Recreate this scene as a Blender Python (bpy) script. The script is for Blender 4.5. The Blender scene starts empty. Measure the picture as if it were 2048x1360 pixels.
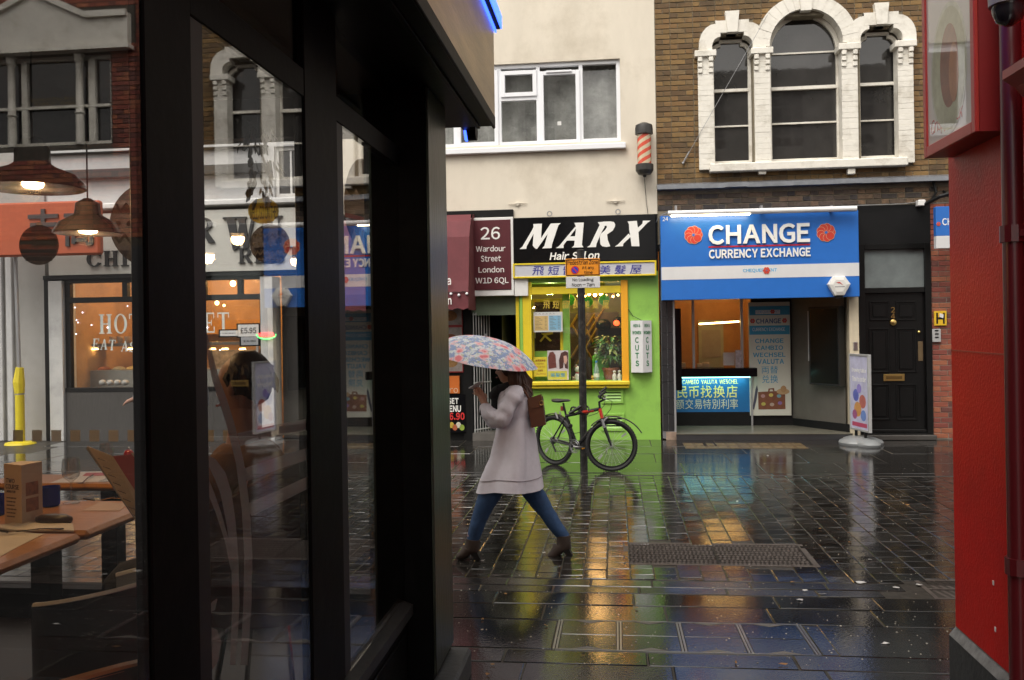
import bpy, bmesh, math, random
from math import sin, cos, tan, pi, radians, sqrt, atan, atan2
from mathutils import Vector, Matrix, Euler, noise

random.seed(7)
S = bpy.context.scene
COL = S.collection

# ------------------------------------------------------------------ camera
F = 1800.0; CX = 1024.0; CY = 650.0; ROLL = 0.016; YAW = atan(206 / 1800.0); CH = 1.8
cr, sr = cos(ROLL), sin(ROLL)
R_ = Vector((cos(YAW), sin(YAW), 0)); F_ = Vector((-sin(YAW), cos(YAW), 0)); U_ = Vector((0, 0, 1))
cam_d = bpy.data.cameras.new('camera'); cam = bpy.data.objects.new('camera', cam_d); COL.objects.link(cam)
xr = R_ * cr - U_ * sr; yu = U_ * cr + R_ * sr; zb = -F_
mw = Matrix((xr, yu, zb)).transposed().to_4x4(); mw.translation = Vector((0, 0, CH)); cam.matrix_world = mw
cam_d.sensor_fit = 'HORIZONTAL'; cam_d.sensor_width = 36; cam_d.lens = 36 * F / 2048
cam_d.shift_y = (CY - 680) / 2048.0; cam_d.clip_start = 0.05; cam_d.clip_end = 300
S.camera = cam
# ------------------------------------------------------------------ sky and sun (overcast, wet day)
SUN_EL, SUN_AZ = radians(58), radians(205)
W = bpy.data.worlds.new('World'); S.world = W; W.use_nodes = True
wn = W.node_tree.nodes; wl = W.node_tree.links; bgn = wn['Background']
skt = wn.new('ShaderNodeTexSky'); skt.sky_type = 'NISHITA'; skt.sun_disc = False
skt.sun_elevation = SUN_EL; skt.sun_rotation = SUN_AZ; skt.air_density = 1.2; skt.dust_density = 4.0; skt.ozone_density = 1.0
hsv = wn.new('ShaderNodeHueSaturation'); hsv.inputs['Saturation'].default_value = 0.05
warm = wn.new('ShaderNodeMix'); warm.data_type = 'RGBA'; warm.blend_type = 'MULTIPLY'; warm.inputs[0].default_value = 1; warm.inputs[7].default_value = (1, .955, .89, 1)
wl.new(skt.outputs[0], hsv.inputs['Color']); wl.new(hsv.outputs[0], warm.inputs[6]); wl.new(warm.outputs[2], bgn.inputs[0]); bgn.inputs[1].default_value = 0.15
sd = bpy.data.lights.new('sun', 'SUN'); sd.energy = 0.7; sd.angle = radians(40); sd.color = (1, .95, .88)
so = bpy.data.objects.new('sun', sd); COL.objects.link(so)
so.rotation_euler = (pi / 2 - SUN_EL, 0, pi - SUN_AZ); so.location = (0, 0, 20)
vs = S.view_settings; vs.view_transform = 'Standard'; vs.look = 'None'; vs.gamma = 1; vs.use_curve_mapping = False
vs.exposure = 0.9
S.render.engine = 'CYCLES'; cy = S.cycles
cy.use_denoising = True; cy.max_bounces = 9; cy.diffuse_bounces = 4; cy.glossy_bounces = 5; cy.transparent_max_bounces = 32
cy.transmission_bounces = 6; cy.sample_clamp_indirect = 4; cy.caustics_reflective = False; cy.caustics_refractive = False

# ------------------------------------------------------------------ photograph pixel -> place on a real plane
def ray(px, py):
    u = (px - CX) / F; v = -(py - CY) / F
    return R_ * (u * cr + v * sr) + U_ * (-u * sr + v * cr) + F_
def PY(px, py, Y):
    d = ray(px, py); return Vector((0, 0, CH)) + d * (Y / d.y)
def PX(px, py, X):
    d = ray(px, py); return Vector((0, 0, CH)) + d * (X / d.x)
def PZ(px, py, Z=0.0):
    d = ray(px, py); return Vector((0, 0, CH)) + d * ((Z - CH) / d.z)
def rect(a, b, c, d, Y):
    "pixel rectangle (left, top, right, bottom) on the plane y = Y -> x0, x1, z0, z1"
    ym = (b + d) / 2; xm = (a + c) / 2
    return PY(a, ym, Y).x, PY(c, ym, Y).x, PY(xm, d, Y).z, PY(xm, b, Y).z
YF = 14.0
GX = -0.97                      # side glass plane of the restaurant
def MXX(px, py, Y=YF):          # where a thing mirrored in that glass really stands
    p = PY(px, py, Y); return 2 * GX - p.x, p.z

# ------------------------------------------------------------------ materials
MATS = {}
def nd(nt, t, **kw):
    n = nt.nodes.new(t)
    for k, v in kw.items(): setattr(n, k, v)
    return n
def mat(name, col, rough=.6, metal=0., var=.12, vs_=6., bump=0., bs=60., spec=.5, coat=0., rnd=0., emit=None, es=0., dirt=None, ds=1.5, da=.5, alpha=1., stretch=None, crough=.05, cols=None, rvar=0., crvar=0., cior=1.5, bdet=5):
    if name in MATS: return MATS[name]
    m = bpy.data.materials.new(name); m.use_nodes = True; nt = m.node_tree; L = nt.links
    b = nt.nodes['Principled BSDF']
    tc = nd(nt, 'ShaderNodeTexCoord'); mp = nd(nt, 'ShaderNodeMapping'); L.new(tc.outputs['Object'], mp.inputs[0])
    if stretch: mp.inputs['Scale'].default_value = stretch
    n = nd(nt, 'ShaderNodeTexNoise'); n.inputs['Scale'].default_value = vs_; n.inputs['Detail'].default_value = 6; n.inputs['Roughness'].default_value = .65
    L.new(mp.outputs[0], n.inputs['Vector'])
    mr = nd(nt, 'ShaderNodeMapRange'); mr.inputs[1].default_value = .25; mr.inputs[2].default_value = .75
    mr.inputs[3].default_value = 1 - var; mr.inputs[4].default_value = 1 + var; L.new(n.outputs['Fac'], mr.inputs[0])
    fac = mr.outputs[0]
    colout = None
    rsock = None
    if rnd or cols:
        oi = nd(nt, 'ShaderNodeObjectInfo'); ge = nd(nt, 'ShaderNodeNewGeometry')
        ad = nd(nt, 'ShaderNodeMath', operation='ADD'); L.new(oi.outputs['Random'], ad.inputs[0]); L.new(ge.outputs['Random Per Island'], ad.inputs[1])
        fr = nd(nt, 'ShaderNodeMath', operation='FRACT'); L.new(ad.outputs[0], fr.inputs[0]); rsock = fr.outputs[0]
        if rnd:
            m2 = nd(nt, 'ShaderNodeMapRange'); m2.inputs[3].default_value = 1 - rnd; m2.inputs[4].default_value = 1 + rnd; L.new(rsock, m2.inputs[0])
            mu = nd(nt, 'ShaderNodeMath', operation='MULTIPLY'); L.new(fac, mu.inputs[0]); L.new(m2.outputs[0], mu.inputs[1]); fac = mu.outputs[0]
    vm = nd(nt, 'ShaderNodeVectorMath', operation='SCALE'); L.new(fac, vm.inputs['Scale'])
    if cols:
        cr_ = nd(nt, 'ShaderNodeValToRGB'); cr_.color_ramp.interpolation = 'CONSTANT'
        while len(cr_.color_ramp.elements) < len(cols): cr_.color_ramp.elements.new(.5)
        for i, c in enumerate(cols):
            cr_.color_ramp.elements[i].position = i / len(cols); cr_.color_ramp.elements[i].color = (*c, 1)
        wn_ = nd(nt, 'ShaderNodeTexWhiteNoise', noise_dimensions='1D'); L.new(rsock, wn_.inputs['W'])
        L.new(wn_.outputs['Value'], cr_.inputs[0]); L.new(cr_.outputs[0], vm.inputs[0])
    else: vm.inputs[0].default_value = col[:3]
    colout = vm.outputs[0]
    if dirt:
        n3 = nd(nt, 'ShaderNodeTexNoise'); n3.inputs['Scale'].default_value = ds; n3.inputs['Detail'].default_value = 8; n3.inputs['Roughness'].default_value = .7
        ge2 = nd(nt, 'ShaderNodeNewGeometry'); L.new(ge2.outputs['Position'], n3.inputs['Vector'])
        m3 = nd(nt, 'ShaderNodeMapRange'); m3.inputs[1].default_value = .5; m3.inputs[2].default_value = .72; m3.inputs[4].default_value = da; L.new(n3.outputs['Fac'], m3.inputs[0])
        mx = nd(nt, 'ShaderNodeMix', data_type='RGBA'); L.new(m3.outputs[0], mx.inputs[0]); L.new(colout, mx.inputs[6]); mx.inputs[7].default_value = (*dirt, 1); colout = mx.outputs[2]
    L.new(colout, b.inputs['Base Color'])
    b.inputs['Roughness'].default_value = rough; b.inputs['Metallic'].default_value = metal
    if rvar:
        m4 = nd(nt, 'ShaderNodeMapRange'); m4.inputs[1].default_value = .3; m4.inputs[2].default_value = .7; m4.inputs[3].default_value = max(.01, rough - rvar); m4.inputs[4].default_value = rough + rvar
        n4 = nd(nt, 'ShaderNodeTexNoise'); n4.inputs['Scale'].default_value = 2.2; n4.inputs['Detail'].default_value = 5
        g4 = nd(nt, 'ShaderNodeNewGeometry'); L.new(g4.outputs['Position'], n4.inputs['Vector']); L.new(n4.outputs['Fac'], m4.inputs[0]); L.new(m4.outputs[0], b.inputs['Roughness'])
    b.inputs['Specular IOR Level'].default_value = spec
    if coat: b.inputs['Coat Weight'].default_value = coat; b.inputs['Coat Roughness'].default_value = crough
    if bump:
        n2 = nd(nt, 'ShaderNodeTexNoise'); n2.inputs['Scale'].default_value = bs; n2.inputs['Detail'].default_value = bdet
        L.new(mp.outputs[0], n2.inputs['Vector'])
        bp = nd(nt, 'ShaderNodeBump'); bp.inputs['Strength'].default_value = 1.0; bp.inputs['Distance'].default_value = bump
        L.new(n2.outputs['Fac'], bp.inputs['Height']); L.new(bp.outputs[0], b.inputs['Normal'])
        if coat: L.new(bp.outputs[0], b.inputs['Coat Normal'])
    if coat: b.inputs['Coat IOR'].default_value = cior
    if crvar:
        n5 = nd(nt, 'ShaderNodeTexNoise'); n5.inputs['Scale'].default_value = .9; n5.inputs['Detail'].default_value = 4; g5 = nd(nt, 'ShaderNodeNewGeometry'); L.new(g5.outputs['Position'], n5.inputs['Vector'])
        m5 = nd(nt, 'ShaderNodeMapRange'); m5.inputs[1].default_value = .42; m5.inputs[2].default_value = .68; m5.inputs[3].default_value = crough; m5.inputs[4].default_value = crough + crvar; L.new(n5.outputs['Fac'], m5.inputs[0]); L.new(m5.outputs[0], b.inputs['Coat Roughness'])
    if emit: b.inputs['Emission Color'].default_value = (*emit, 1); b.inputs['Emission Strength'].default_value = es
    if alpha < 1: b.inputs['Alpha'].default_value = alpha
    MATS[name] = m; return m

def glass_mat(name, tint=(1, 1, 1), rough=0.0, ior=1.5, dim=None):
    if name in MATS: return MATS[name]
    m = bpy.data.materials.new(name); m.use_nodes = True; nt = m.node_tree; L = nt.links
    for n in list(nt.nodes):
        if n.type == 'BSDF_PRINCIPLED': nt.nodes.remove(n)
    out = nt.nodes['Material Output']
    ge = nd(nt, 'ShaderNodeNewGeometry'); mx = nd(nt, 'ShaderNodeMapRange')
    mx.inputs[3].default_value = ior; mx.inputs[4].default_value = 1 / ior; L.new(ge.outputs['Backfacing'], mx.inputs[0])
    fr = nd(nt, 'ShaderNodeFresnel'); L.new(mx.outputs[0], fr.inputs['IOR'])
    tr = nd(nt, 'ShaderNodeBsdfTransparent'); tr.inputs[0].default_value = (*tint, 1)
    gl = nd(nt, 'ShaderNodeBsdfGlossy'); gl.inputs['Roughness'].default_value = rough
    ms = nd(nt, 'ShaderNodeMixShader'); L.new(fr.outputs[0], ms.inputs[0]); L.new(tr.outputs[0], ms.inputs[1]); L.new(gl.outputs[0], ms.inputs[2])
    res = ms.outputs[0]
    if dim:      # diffuse colour over the glass: film, print, tint or painted sheen
        df = nd(nt, 'ShaderNodeBsdfDiffuse'); df.inputs[0].default_value = (*dim[0], 1)
        m2 = nd(nt, 'ShaderNodeMixShader'); m2.inputs[0].default_value = dim[1]; L.new(res, m2.inputs[1]); L.new(df.outputs[0], m2.inputs[2]); res = m2.outputs[0]
    L.new(res, out.inputs['Surface']); MATS[name] = m; return m

def glow(name, col, s):
    if name in MATS: return MATS[name]
    m = bpy.data.materials.new(name); m.use_nodes = True; b = m.node_tree.nodes['Principled BSDF']
    b.inputs['Base Color'].default_value = (*[min(1, c) for c in col], 1); b.inputs['Emission Color'].default_value = (*col, 1); b.inputs['Emission Strength'].default_value = s
    MATS[name] = m; return m

# ------------------------------------------------------------------ mesh builder
ROOT = {}
LOCAL = set()
class MB:
    def __init__(s): s.v = []; s.f = []; s.mi = []; s.cur = 0
    def add(s, vs, fs):
        o = len(s.v); s.v += [tuple(v) for v in vs]
        for f in fs: s.f.append([i + o for i in f]); s.mi.append(s.cur)
        return s
    def box(s, x0, x1, y0, y1, z0, z1):
        if x0 > x1: x0, x1 = x1, x0
        if y0 > y1: y0, y1 = y1, y0
        if z0 > z1: z0, z1 = z1, z0
        return s.add([(x0, y0, z0), (x1, y0, z0), (x1, y1, z0), (x0, y1, z0), (x0, y0, z1), (x1, y0, z1), (x1, y1, z1), (x0, y1, z1)],
                     [(0, 3, 2, 1), (4, 5, 6, 7), (0, 1, 5, 4), (1, 2, 6, 5), (2, 3, 7, 6), (3, 0, 4, 7)])
    def bbox(s, x0, x1, y0, y1, z0, z1, b=.004):
        "box whose edges are chamfered"
        xs = (x0, x1); ys = (y0, y1); zs = (z0, z1); v = []; idx = {}
        for i in (0, 1):
            for j in (0, 1):
                for k in (0, 1):
                    for a in range(3):
                        p = [xs[i], ys[j], zs[k]]; sg = (i, j, k)
                        for c in range(3):
                            if c != a: p[c] += b if sg[c] == 0 else -b
                        idx[(i, j, k, a)] = len(v); v.append(p)
        f = []
        def q(*l): f.append([idx[t] for t in l])
        for a in range(3):
            o1, o2 = [c for c in range(3) if c != a]
            for e in (0, 1):
                l = []
                for (m, n) in ((0, 0), (1, 0), (1, 1), (0, 1)):
                    t = [0, 0, 0]; t[a] = e; t[o1] = m; t[o2] = n; l.append((*t, a))
                q(*l)
            for m in (0, 1):
                for n in (0, 1):
                    t0 = [0, 0, 0]; t0[o1] = m; t0[o2] = n; t1 = list(t0); t1[a] = 1
                    q((*t0, o1), (*t0, o2), (*t1, o2), (*t1, o1))
        for i in (0, 1):
            for j in (0, 1):
                for k in (0, 1): q((i, j, k, 0), (i, j, k, 1), (i, j, k, 2))
        s.add(v, f); s.fix = True; return s
    def prism(s, pts, a, b, ax='y'):
        "outline extruded from a to b; the outline lies in the plane normal to ax"
        n = len(pts)
        def mk(p, t):
            return (p[0], t, p[1]) if ax == 'y' else ((t, p[0], p[1]) if ax == 'x' else (p[0], p[1], t))
        vs = [mk(p, a) for p in pts] + [mk(p, b) for p in pts]
        fs = [list(range(n)), list(range(2 * n - 1, n - 1, -1))] + [(i, i + n, (i + 1) % n + n, (i + 1) % n) for i in range(n)]
        s.add(vs, fs); s.fix = True; return s
    def tube(s, path, r, n=8, caps=True, sq=1.0):
        path = [Vector(p) for p in path]; k = len(path); rs = r if isinstance(r, (list, tuple)) else [r] * k
        vs = []; fs = []; ref = None
        for i, p in enumerate(path):
            t = (path[min(i + 1, k - 1)] - path[max(i - 1, 0)]).normalized()
            if ref is None: ref = Vector((0, 0, 1)) if abs(t.z) < .9 else Vector((0, 1, 0))
            a = t.cross(ref).normalized(); b = a.cross(t).normalized(); ref = b
            for j in range(n):
                q = 2 * pi * j / n; vs.append(p + a * (rs[i] * cos(q)) + b * (rs[i] * sin(q) * sq))
        for i in range(k - 1):
            for j in range(n): fs.append((i * n + j, i * n + (j + 1) % n, (i + 1) * n + (j + 1) % n, (i + 1) * n + j))
        if caps: fs.append(list(range(n - 1, -1, -1))); fs.append(list(range((k - 1) * n, k * n)))
        return s.add(vs, fs)
    def loft(s, rings, caps=True):
        n = len(rings[0]); vs = [p for r in rings for p in r]; fs = []
        for i in range(len(rings) - 1):
            for j in range(n): fs.append((i * n + j, i * n + (j + 1) % n, (i + 1) * n + (j + 1) % n, (i + 1) * n + j))
        if caps: fs.append(list(range(n - 1, -1, -1))); fs.append(list(range((len(rings) - 1) * n, len(rings) * n)))
        s.add(vs, fs); s.fix = True; return s
    def lathe(s, prof, c, n=16, ax='z', caps=True):
        rings = []
        for (r, z) in prof:
            ring = []
            for j in range(n):
                q = 2 * pi * j / n; a, b = r * cos(q), r * sin(q)
                ring.append((c[0] + a, c[1] + b, c[2] + z) if ax == 'z' else ((c[0] + a, c[1] + z, c[2] + b) if ax == 'y' else (c[0] + z, c[1] + a, c[2] + b)))
            rings.append(ring)
        return s.loft(rings, caps)
    def torus(s, c, R, r, ax='y', n=40, m=8, a0=0, a1=2 * pi):
        full = abs(a1 - a0 - 2 * pi) < 1e-6; k = n if full else n + 1; vs = []; fs = []
        for i in range(k):
            a = a0 + (a1 - a0) * i / n
            for j in range(m):
                b = 2 * pi * j / m; rr = R + r * cos(b); h = r * sin(b); p, q = rr * cos(a), rr * sin(a)
                vs.append((c[0] + p, c[1] + h, c[2] + q) if ax == 'y' else ((c[0] + p, c[1] + q, c[2] + h) if ax == 'z' else (c[0] + h, c[1] + p, c[2] + q)))
        for i in range(n):
            i2 = (i + 1) % k
            for j in range(m): fs.append((i * m + j, i * m + (j + 1) % m, i2 * m + (j + 1) % m, i2 * m + j))
        s.add(vs, fs); s.fix = True; return s
    def ball(s, c, r, n=12, m=8):
        r = r if isinstance(r, (tuple, list)) else (r, r, r)
        prof = [(sin(pi * (i + .001) / m) if 0 < i < m else .02, -cos(pi * i / m)) for i in range(m + 1)]
        rings = [[(c[0] + r[0] * p * cos(2 * pi * j / n), c[1] + r[1] * p * sin(2 * pi * j / n), c[2] + r[2] * z) for j in range(n)] for p, z in prof]
        return s.loft(rings)
    def quad(s, *p): return s.add(p, [tuple(range(len(p)))])
    def mesh(s, name, off=(0, 0, 0), smooth=False):
        me = bpy.data.meshes.new(name); o = Vector(off)
        me.from_pydata([tuple(Vector(v) - o) for v in s.v], [], s.f)
        for p, i in zip(me.polygons, s.mi): p.material_index = i
        if getattr(s, 'fix', False):
            bm = bmesh.new(); bm.from_mesh(me); bmesh.ops.recalc_face_normals(bm, faces=bm.faces); bm.to_mesh(me); bm.free()
        if smooth:
            me.polygons.foreach_set('use_smooth', [True] * len(me.polygons))
            try: me.set_sharp_from_angle(angle=radians(smooth if smooth is not True else 50))
            except Exception: pass
        me.update(); return me
    def obj(s, name, m, parent=None, smooth=False, kind=None, label=None, mods=None):
        off = Vector((0, 0, 0))
        if parent is not None: off = Vector((0, 0, 0)) if ROOT[parent.name] is None else ROOT[parent.name]
        elif s.v:
            xs = [v[0] for v in s.v]; ys = [v[1] for v in s.v]; zs = [v[2] for v in s.v]
            off = Vector(((min(xs) + max(xs)) / 2, (min(ys) + max(ys)) / 2, min(zs)))
        me = s.mesh(name, off, smooth)
        for q in (m if isinstance(m, (list, tuple)) else [m]): me.materials.append(q)
        o = bpy.data.objects.new(name, me); COL.objects.link(o)
        if parent is not None: o.parent = parent; ROOT[o.name] = ROOT[parent.name]
        else: o.location = off; ROOT[o.name] = off.copy()
        if kind: o['kind'] = kind
        if label: o['label'] = label
        return o
def tag(o, label, cat, group=None):
    o['label'] = label; o['category'] = cat
    if group: o['group'] = group
    return o
def thing(name, label, cat, loc=(0, 0, 0), group=None, local=False, rz=0):
    o = bpy.data.objects.new(name, None); COL.objects.link(o); o.location = loc; o.empty_display_size = .1
    ROOT[o.name] = None if local else Vector(loc)
    if rz: o.rotation_euler = (0, 0, rz)
    return tag(o, label, cat, group)
def struct(o): o['kind'] = 'structure'; return o
def dup(o, loc=None, rz=None, parent=None, label=None):
    c = o.copy(); COL.objects.link(c); c.parent = parent; ROOT[c.name] = None
    if loc is not None: c.location = loc
    if rz is not None: c.rotation_euler = (0, 0, rz)
    if label: c['label'] = label
    for ch in list(o.children): dup(ch, parent=c)
    return c
def lamp(name, loc, e, col, r=.06, parent=None, area=None, rot=None):
    d = bpy.data.lights.new(name, 'AREA' if area else 'POINT'); d.energy = e; d.color = col
    if area: d.shape = 'RECTANGLE'; d.size, d.size_y = area
    else: d.shadow_soft_size = r
    o = bpy.data.objects.new(name, d); COL.objects.link(o)
    if parent is not None:
        o.parent = parent; o.location = Vector(loc) - (ROOT[parent.name] or Vector((0, 0, 0)))
    else: o.location = loc
    if rot: o.rotation_euler = rot
    return o

# ------------------------------------------------------------------ lettering
TXT = {}; RAW = {}; TS = bpy.data.scenes.new('lettering')
def raw_glyph(s, bold, align='LEFT', line=1.0):
    k = (s, bold)
    if k in RAW: return RAW[k]
    c = bpy.data.curves.new('lettering', 'FONT'); c.body = s; c.offset = bold; c.resolution_u = 3; c.fill_mode = 'FRONT'
    o = bpy.data.objects.new('lettering', c); TS.collection.objects.link(o); TS.view_layers[0].update()
    dg = TS.view_layers[0].depsgraph; m = bpy.data.meshes.new_from_object(o.evaluated_get(dg))
    vs = [v.co.copy() for v in m.vertices]; fs = [list(p.vertices) for p in m.polygons]
    bpy.data.objects.remove(o); bpy.data.curves.remove(c); bpy.data.meshes.remove(m)
    if bold > 0 and len(s) == 1 and ord(s) > 0x3000 and ord(s) < 0xff00:      # heavy outlines can swallow strokes: fall back to the plain form
        def ar(v, f): return sum(abs((v[q[1]] - v[q[0]]).cross(v[q[i]] - v[q[0]]).z - (v[q[1]] - v[q[0]]).cross(v[q[i]] - v[q[0]]).z * .5) for q in f for i in range(2, len(q)))
        v0, f0 = raw_glyph(s, 0.0)
        if ar(vs, fs) < ar(v0, f0): vs, fs = v0, f0
    RAW[k] = (vs, fs); return RAW[k]
def glyphs(s, bold=0.0, spacing=1.0, align='LEFT', line=1.0):
    "letters set one by one in the wide sans forms, so that they read like shop lettering"
    k = (s, bold)
    if k in TXT: return TXT[k]
    V, Fc, Y0 = [], [], 0.0
    for ln in s.split('\n'):
        x = 0.0; row = []
        for ch in ln:
            if ch == ' ': x += .27; continue
            u = '\uffe1' if ch == '£' else (chr(ord(ch) + 0xFEE0) if 33 <= ord(ch) <= 126 else ch)
            vs, fs = raw_glyph(u, bold)
            if not vs: continue
            a = min(v.x for v in vs); b = max(v.x for v in vs); o = len(V)
            V += [Vector((v.x - a + x, v.y + Y0, 0)) for v in vs]; Fc += [[i + o for i in f] for f in fs]; x += b - a + (.085 if ord(ch) < 256 else .12)
        Y0 -= 1.25
    ed = {}
    for f in Fc:
        for a, b in zip(f, f[1:] + f[:1]): ed[(a, b)] = 1
    bd = [(a, b) for (a, b) in ed if (b, a) not in ed]
    TXT[k] = (V, Fc, bd); return TXT[k]
def text(mb, s, x0, x1, z0, z1, y, depth=.002, bold=0.0, shear=0.0, spacing=1.0, align='LEFT', mirror=False, fit=True, line=1.0, tf=None):
    "lettering filling the rectangle, front face at y - depth (towards -y)"
    vs, fs, bd = glyphs(s, bold, spacing, align, line)
    pts = [(v.x + shear * v.y, v.y) for v in vs]
    a0 = min(p[0] for p in pts); a1 = max(p[0] for p in pts); b0 = min(p[1] for p in pts); b1 = max(p[1] for p in pts)
    kx = (x1 - x0) / max(a1 - a0, 1e-6); kz = (z1 - z0) / max(b1 - b0, 1e-6); ox = x0
    if not fit:
        kx2 = min(kx, kz); ox = (x0 + x1) / 2 - (a1 - a0) * kx2 / 2; kx = kx2
    n = len(pts); V = []
    for d in (y - depth, y):
        for p in pts:
            q = (ox + (p[0] - a0) * kx, d, z0 + (p[1] - b0) * kz)
            V.append(tf(q) if tf else q)
    Fs = [list(f) for f in fs] + [(b, a, a + n, b + n) for a, b in bd]
    mb.add(V, Fs); return mb
def label_text(name, s, r, y, m, parent, **kw):
    mb = MB(); text(mb, s, r[0], r[1], r[2], r[3], y, **kw); return mb.obj(name, m, parent)

# ------------------------------------------------------------------ common materials
BLACK = mat('black paint', (.009, .009, .009), .45, var=.3, bump=.0006, bs=30, spec=.2)
BLACKG = mat('black gloss', (.006, .006, .007), .15, var=.1, spec=.2)
DARK = mat('dark interior', (.02, .016, .013), .7)
WHITE = mat('white paint', (.72, .71, .69), .45, var=.05, dirt=(.35, .33, .3), ds=2, da=.25)
UPVC = mat('white frame plastic', (.78, .79, .82), .3, var=.02)
CREAM = mat('cream render', (.655, .595, .495), .85, var=.09, vs_=1.6, bump=.008, bs=7, dirt=(.45, .39, .3), ds=.9, da=.6, stretch=(1, 1, .4))
GREEN = mat('lime green paint', (.26, .5, .085), .4, var=.06, vs_=2, bump=.002, bs=12, dirt=(.15, .29, .06), ds=2.2, da=.6)
YELLOW = mat('yellow paint', (.72, .55, .03), .35, var=.08, dirt=(.4, .3, .05), ds=3, da=.4)
ORANGE = mat('orange paint', (.78, .36, .02), .4, var=.06)
MAROON = mat('maroon board', (.085, .014, .02), .4, var=.1)
BLUE = mat('sign blue', (.02, .14, .5), .35, var=.05)
SIGNW = mat('sign white', (.62, .62, .63), .4, var=.04)
LETW = mat('letter white', (.8, .79, .76), .4, var=.03)
PWHITE = mat('painted masonry white', (.72, .69, .62), .6, var=.07, bump=.005, bs=16, dirt=(.36, .32, .25), ds=3.2, da=.7)
LEAD = mat('lead flashing', (.2, .21, .23), .4, metal=.5, var=.3)
RED = mat('red gloss paint', (.58, .011, .009), .45, var=.1, bump=.0022, bs=70, spec=.15, coat=.1, crough=.12, dirt=(.22, .012, .012), ds=1.5, da=.4)
REDS = mat('red sign paint', (.37, .03, .022), .4, var=.1)
PANE = glass_mat('window glass')
SPANE = glass_mat('coated shopfront glass', ior=1.8)
DPANE = mat('dark window glass', (.03, .028, .027), .03, var=.5, vs_=1.4, spec=.8, bump=.0008, bs=2.5)
BRICK = mat('stock brick', (.2, .12, .05), .85, var=.3, vs_=18, bump=.004, bs=60, cols=[(.16, .098, .036), (.19, .115, .043), (.135, .08, .033), (.215, .128, .046), (.17, .11, .05), (.11, .066, .03), (.185, .105, .04)], dirt=(.045, .035, .022), ds=1.6, da=.75)
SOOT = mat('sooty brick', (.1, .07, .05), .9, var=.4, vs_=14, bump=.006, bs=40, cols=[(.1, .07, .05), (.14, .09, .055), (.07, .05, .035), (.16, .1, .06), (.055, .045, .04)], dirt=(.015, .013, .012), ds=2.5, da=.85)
RBRICK = mat('red brick', (.25, .07, .04), .8, var=.3, vs_=16, bump=.003, bs=60, cols=[(.26, .07, .04), (.2, .05, .035), (.3, .1, .05), (.13, .045, .035), (.23, .075, .05)], dirt=(.05, .03, .03), ds=2, da=.5)
MORTAR = mat('mortar', (.2, .17, .12), .95, var=.3, vs_=10, bump=.004, bs=60)
DMORTAR = mat('dark mortar', (.06, .05, .04), .95, var=.4, vs_=10, bump=.004, bs=60)
STEEL = mat('brushed steel', (.5, .5, .5), .3, metal=1, var=.1)
ALU = mat('grey aluminium', (.38, .38, .39), .45, metal=.6, var=.1)
CHROME = mat('chrome', (.7, .7, .7), .12, metal=1, var=.02)
BRASS = mat('brass', (.5, .34, .12), .3, metal=1, var=.1)
RUBBER = mat('black rubber', (.015, .015, .015), .6, var=.2)
PLASTK = mat('black plastic', (.012, .012, .012), .4, var=.1)
# wet ground
def wet(name, col, rough=.14, rvar=.08, rnd=.25, bump=.0016, bs=22, dirt=None, coat=.75, crough=.06, var=.3):
    return mat(name, col, .6, var=var, vs_=9, bump=bump, bs=bs, rnd=rnd, dirt=dirt, ds=1.4, da=.5, coat=coat, crough=crough, spec=.0, crvar=.11, cior=1.7, bdet=2)
# ================================================================== GROUND
WSETT = wet('wet setts', (.02, .018, .016), rnd=.5, bump=.00062, bs=48, coat=1, crough=.075)
WSLAB = wet('wet slabs', (.017, .0165, .016), rnd=.4, bump=.0006, bs=52, coat=1, crough=.075)
WFAR = wet('wet far slabs', (.02, .0185, .017), rnd=.2, bump=.0003, bs=60, coat=1, crough=.08)
WKERB = wet('wet granite', (.02, .019, .018), rnd=.45, bump=.0004, bs=40, coat=1, crough=.14)
JOINT = mat('wet sandy joint', (.045, .04, .033), .7, var=.5, vs_=14, bump=.002, bs=50, coat=.35, crough=.25, spec=.1)
IRON = wet('wet cast iron', (.1, .085, .076), rnd=.1, bump=.001, bs=50, coat=.2, crough=.35)
def sheet(name, x0, x1, y0, y1, z, m, t=.04):
    return struct(MB().box(x0, x1, y0, y1, z - t, z).obj(name, m))
struct(MB().quad((-90, -60, -.09), (90, -60, -.09), (90, 80, -.09), (-90, 80, -.09)).obj('ground', JOINT))
road = sheet('road', -30, 30, 6.36, 10.72, -.004, JOINT)
FALL = .04                       # the near pavement falls this much towards the road
def zp(y): return max(0., (6.05 - y) * FALL)
pave = struct(MB().add([(-30, -14, zp(-14) - .0045), (30, -14, zp(-14) - .0045), (30, 6.05, -.0045), (-30, 6.05, -.0045), (-30, 6.36, -.0045), (30, 6.36, -.0045)] + [(-30, -14, -.08), (30, -14, -.08), (30, 6.36, -.08), (-30, 6.36, -.08)], [(0, 1, 2, 3), (3, 2, 5, 4), (0, 6, 7, 1), (4, 5, 8, 9)]).obj('pavement', JOINT))
pavef = sheet('pavement_far', -30, 30, 10.72, 14.2, -.0035, JOINT)
ROOT['road'] = road.location.copy(); ROOT['pavement'] = pave.location.copy(); ROOT['pavement_far'] = pavef.location.copy()
VAR = {}
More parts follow.
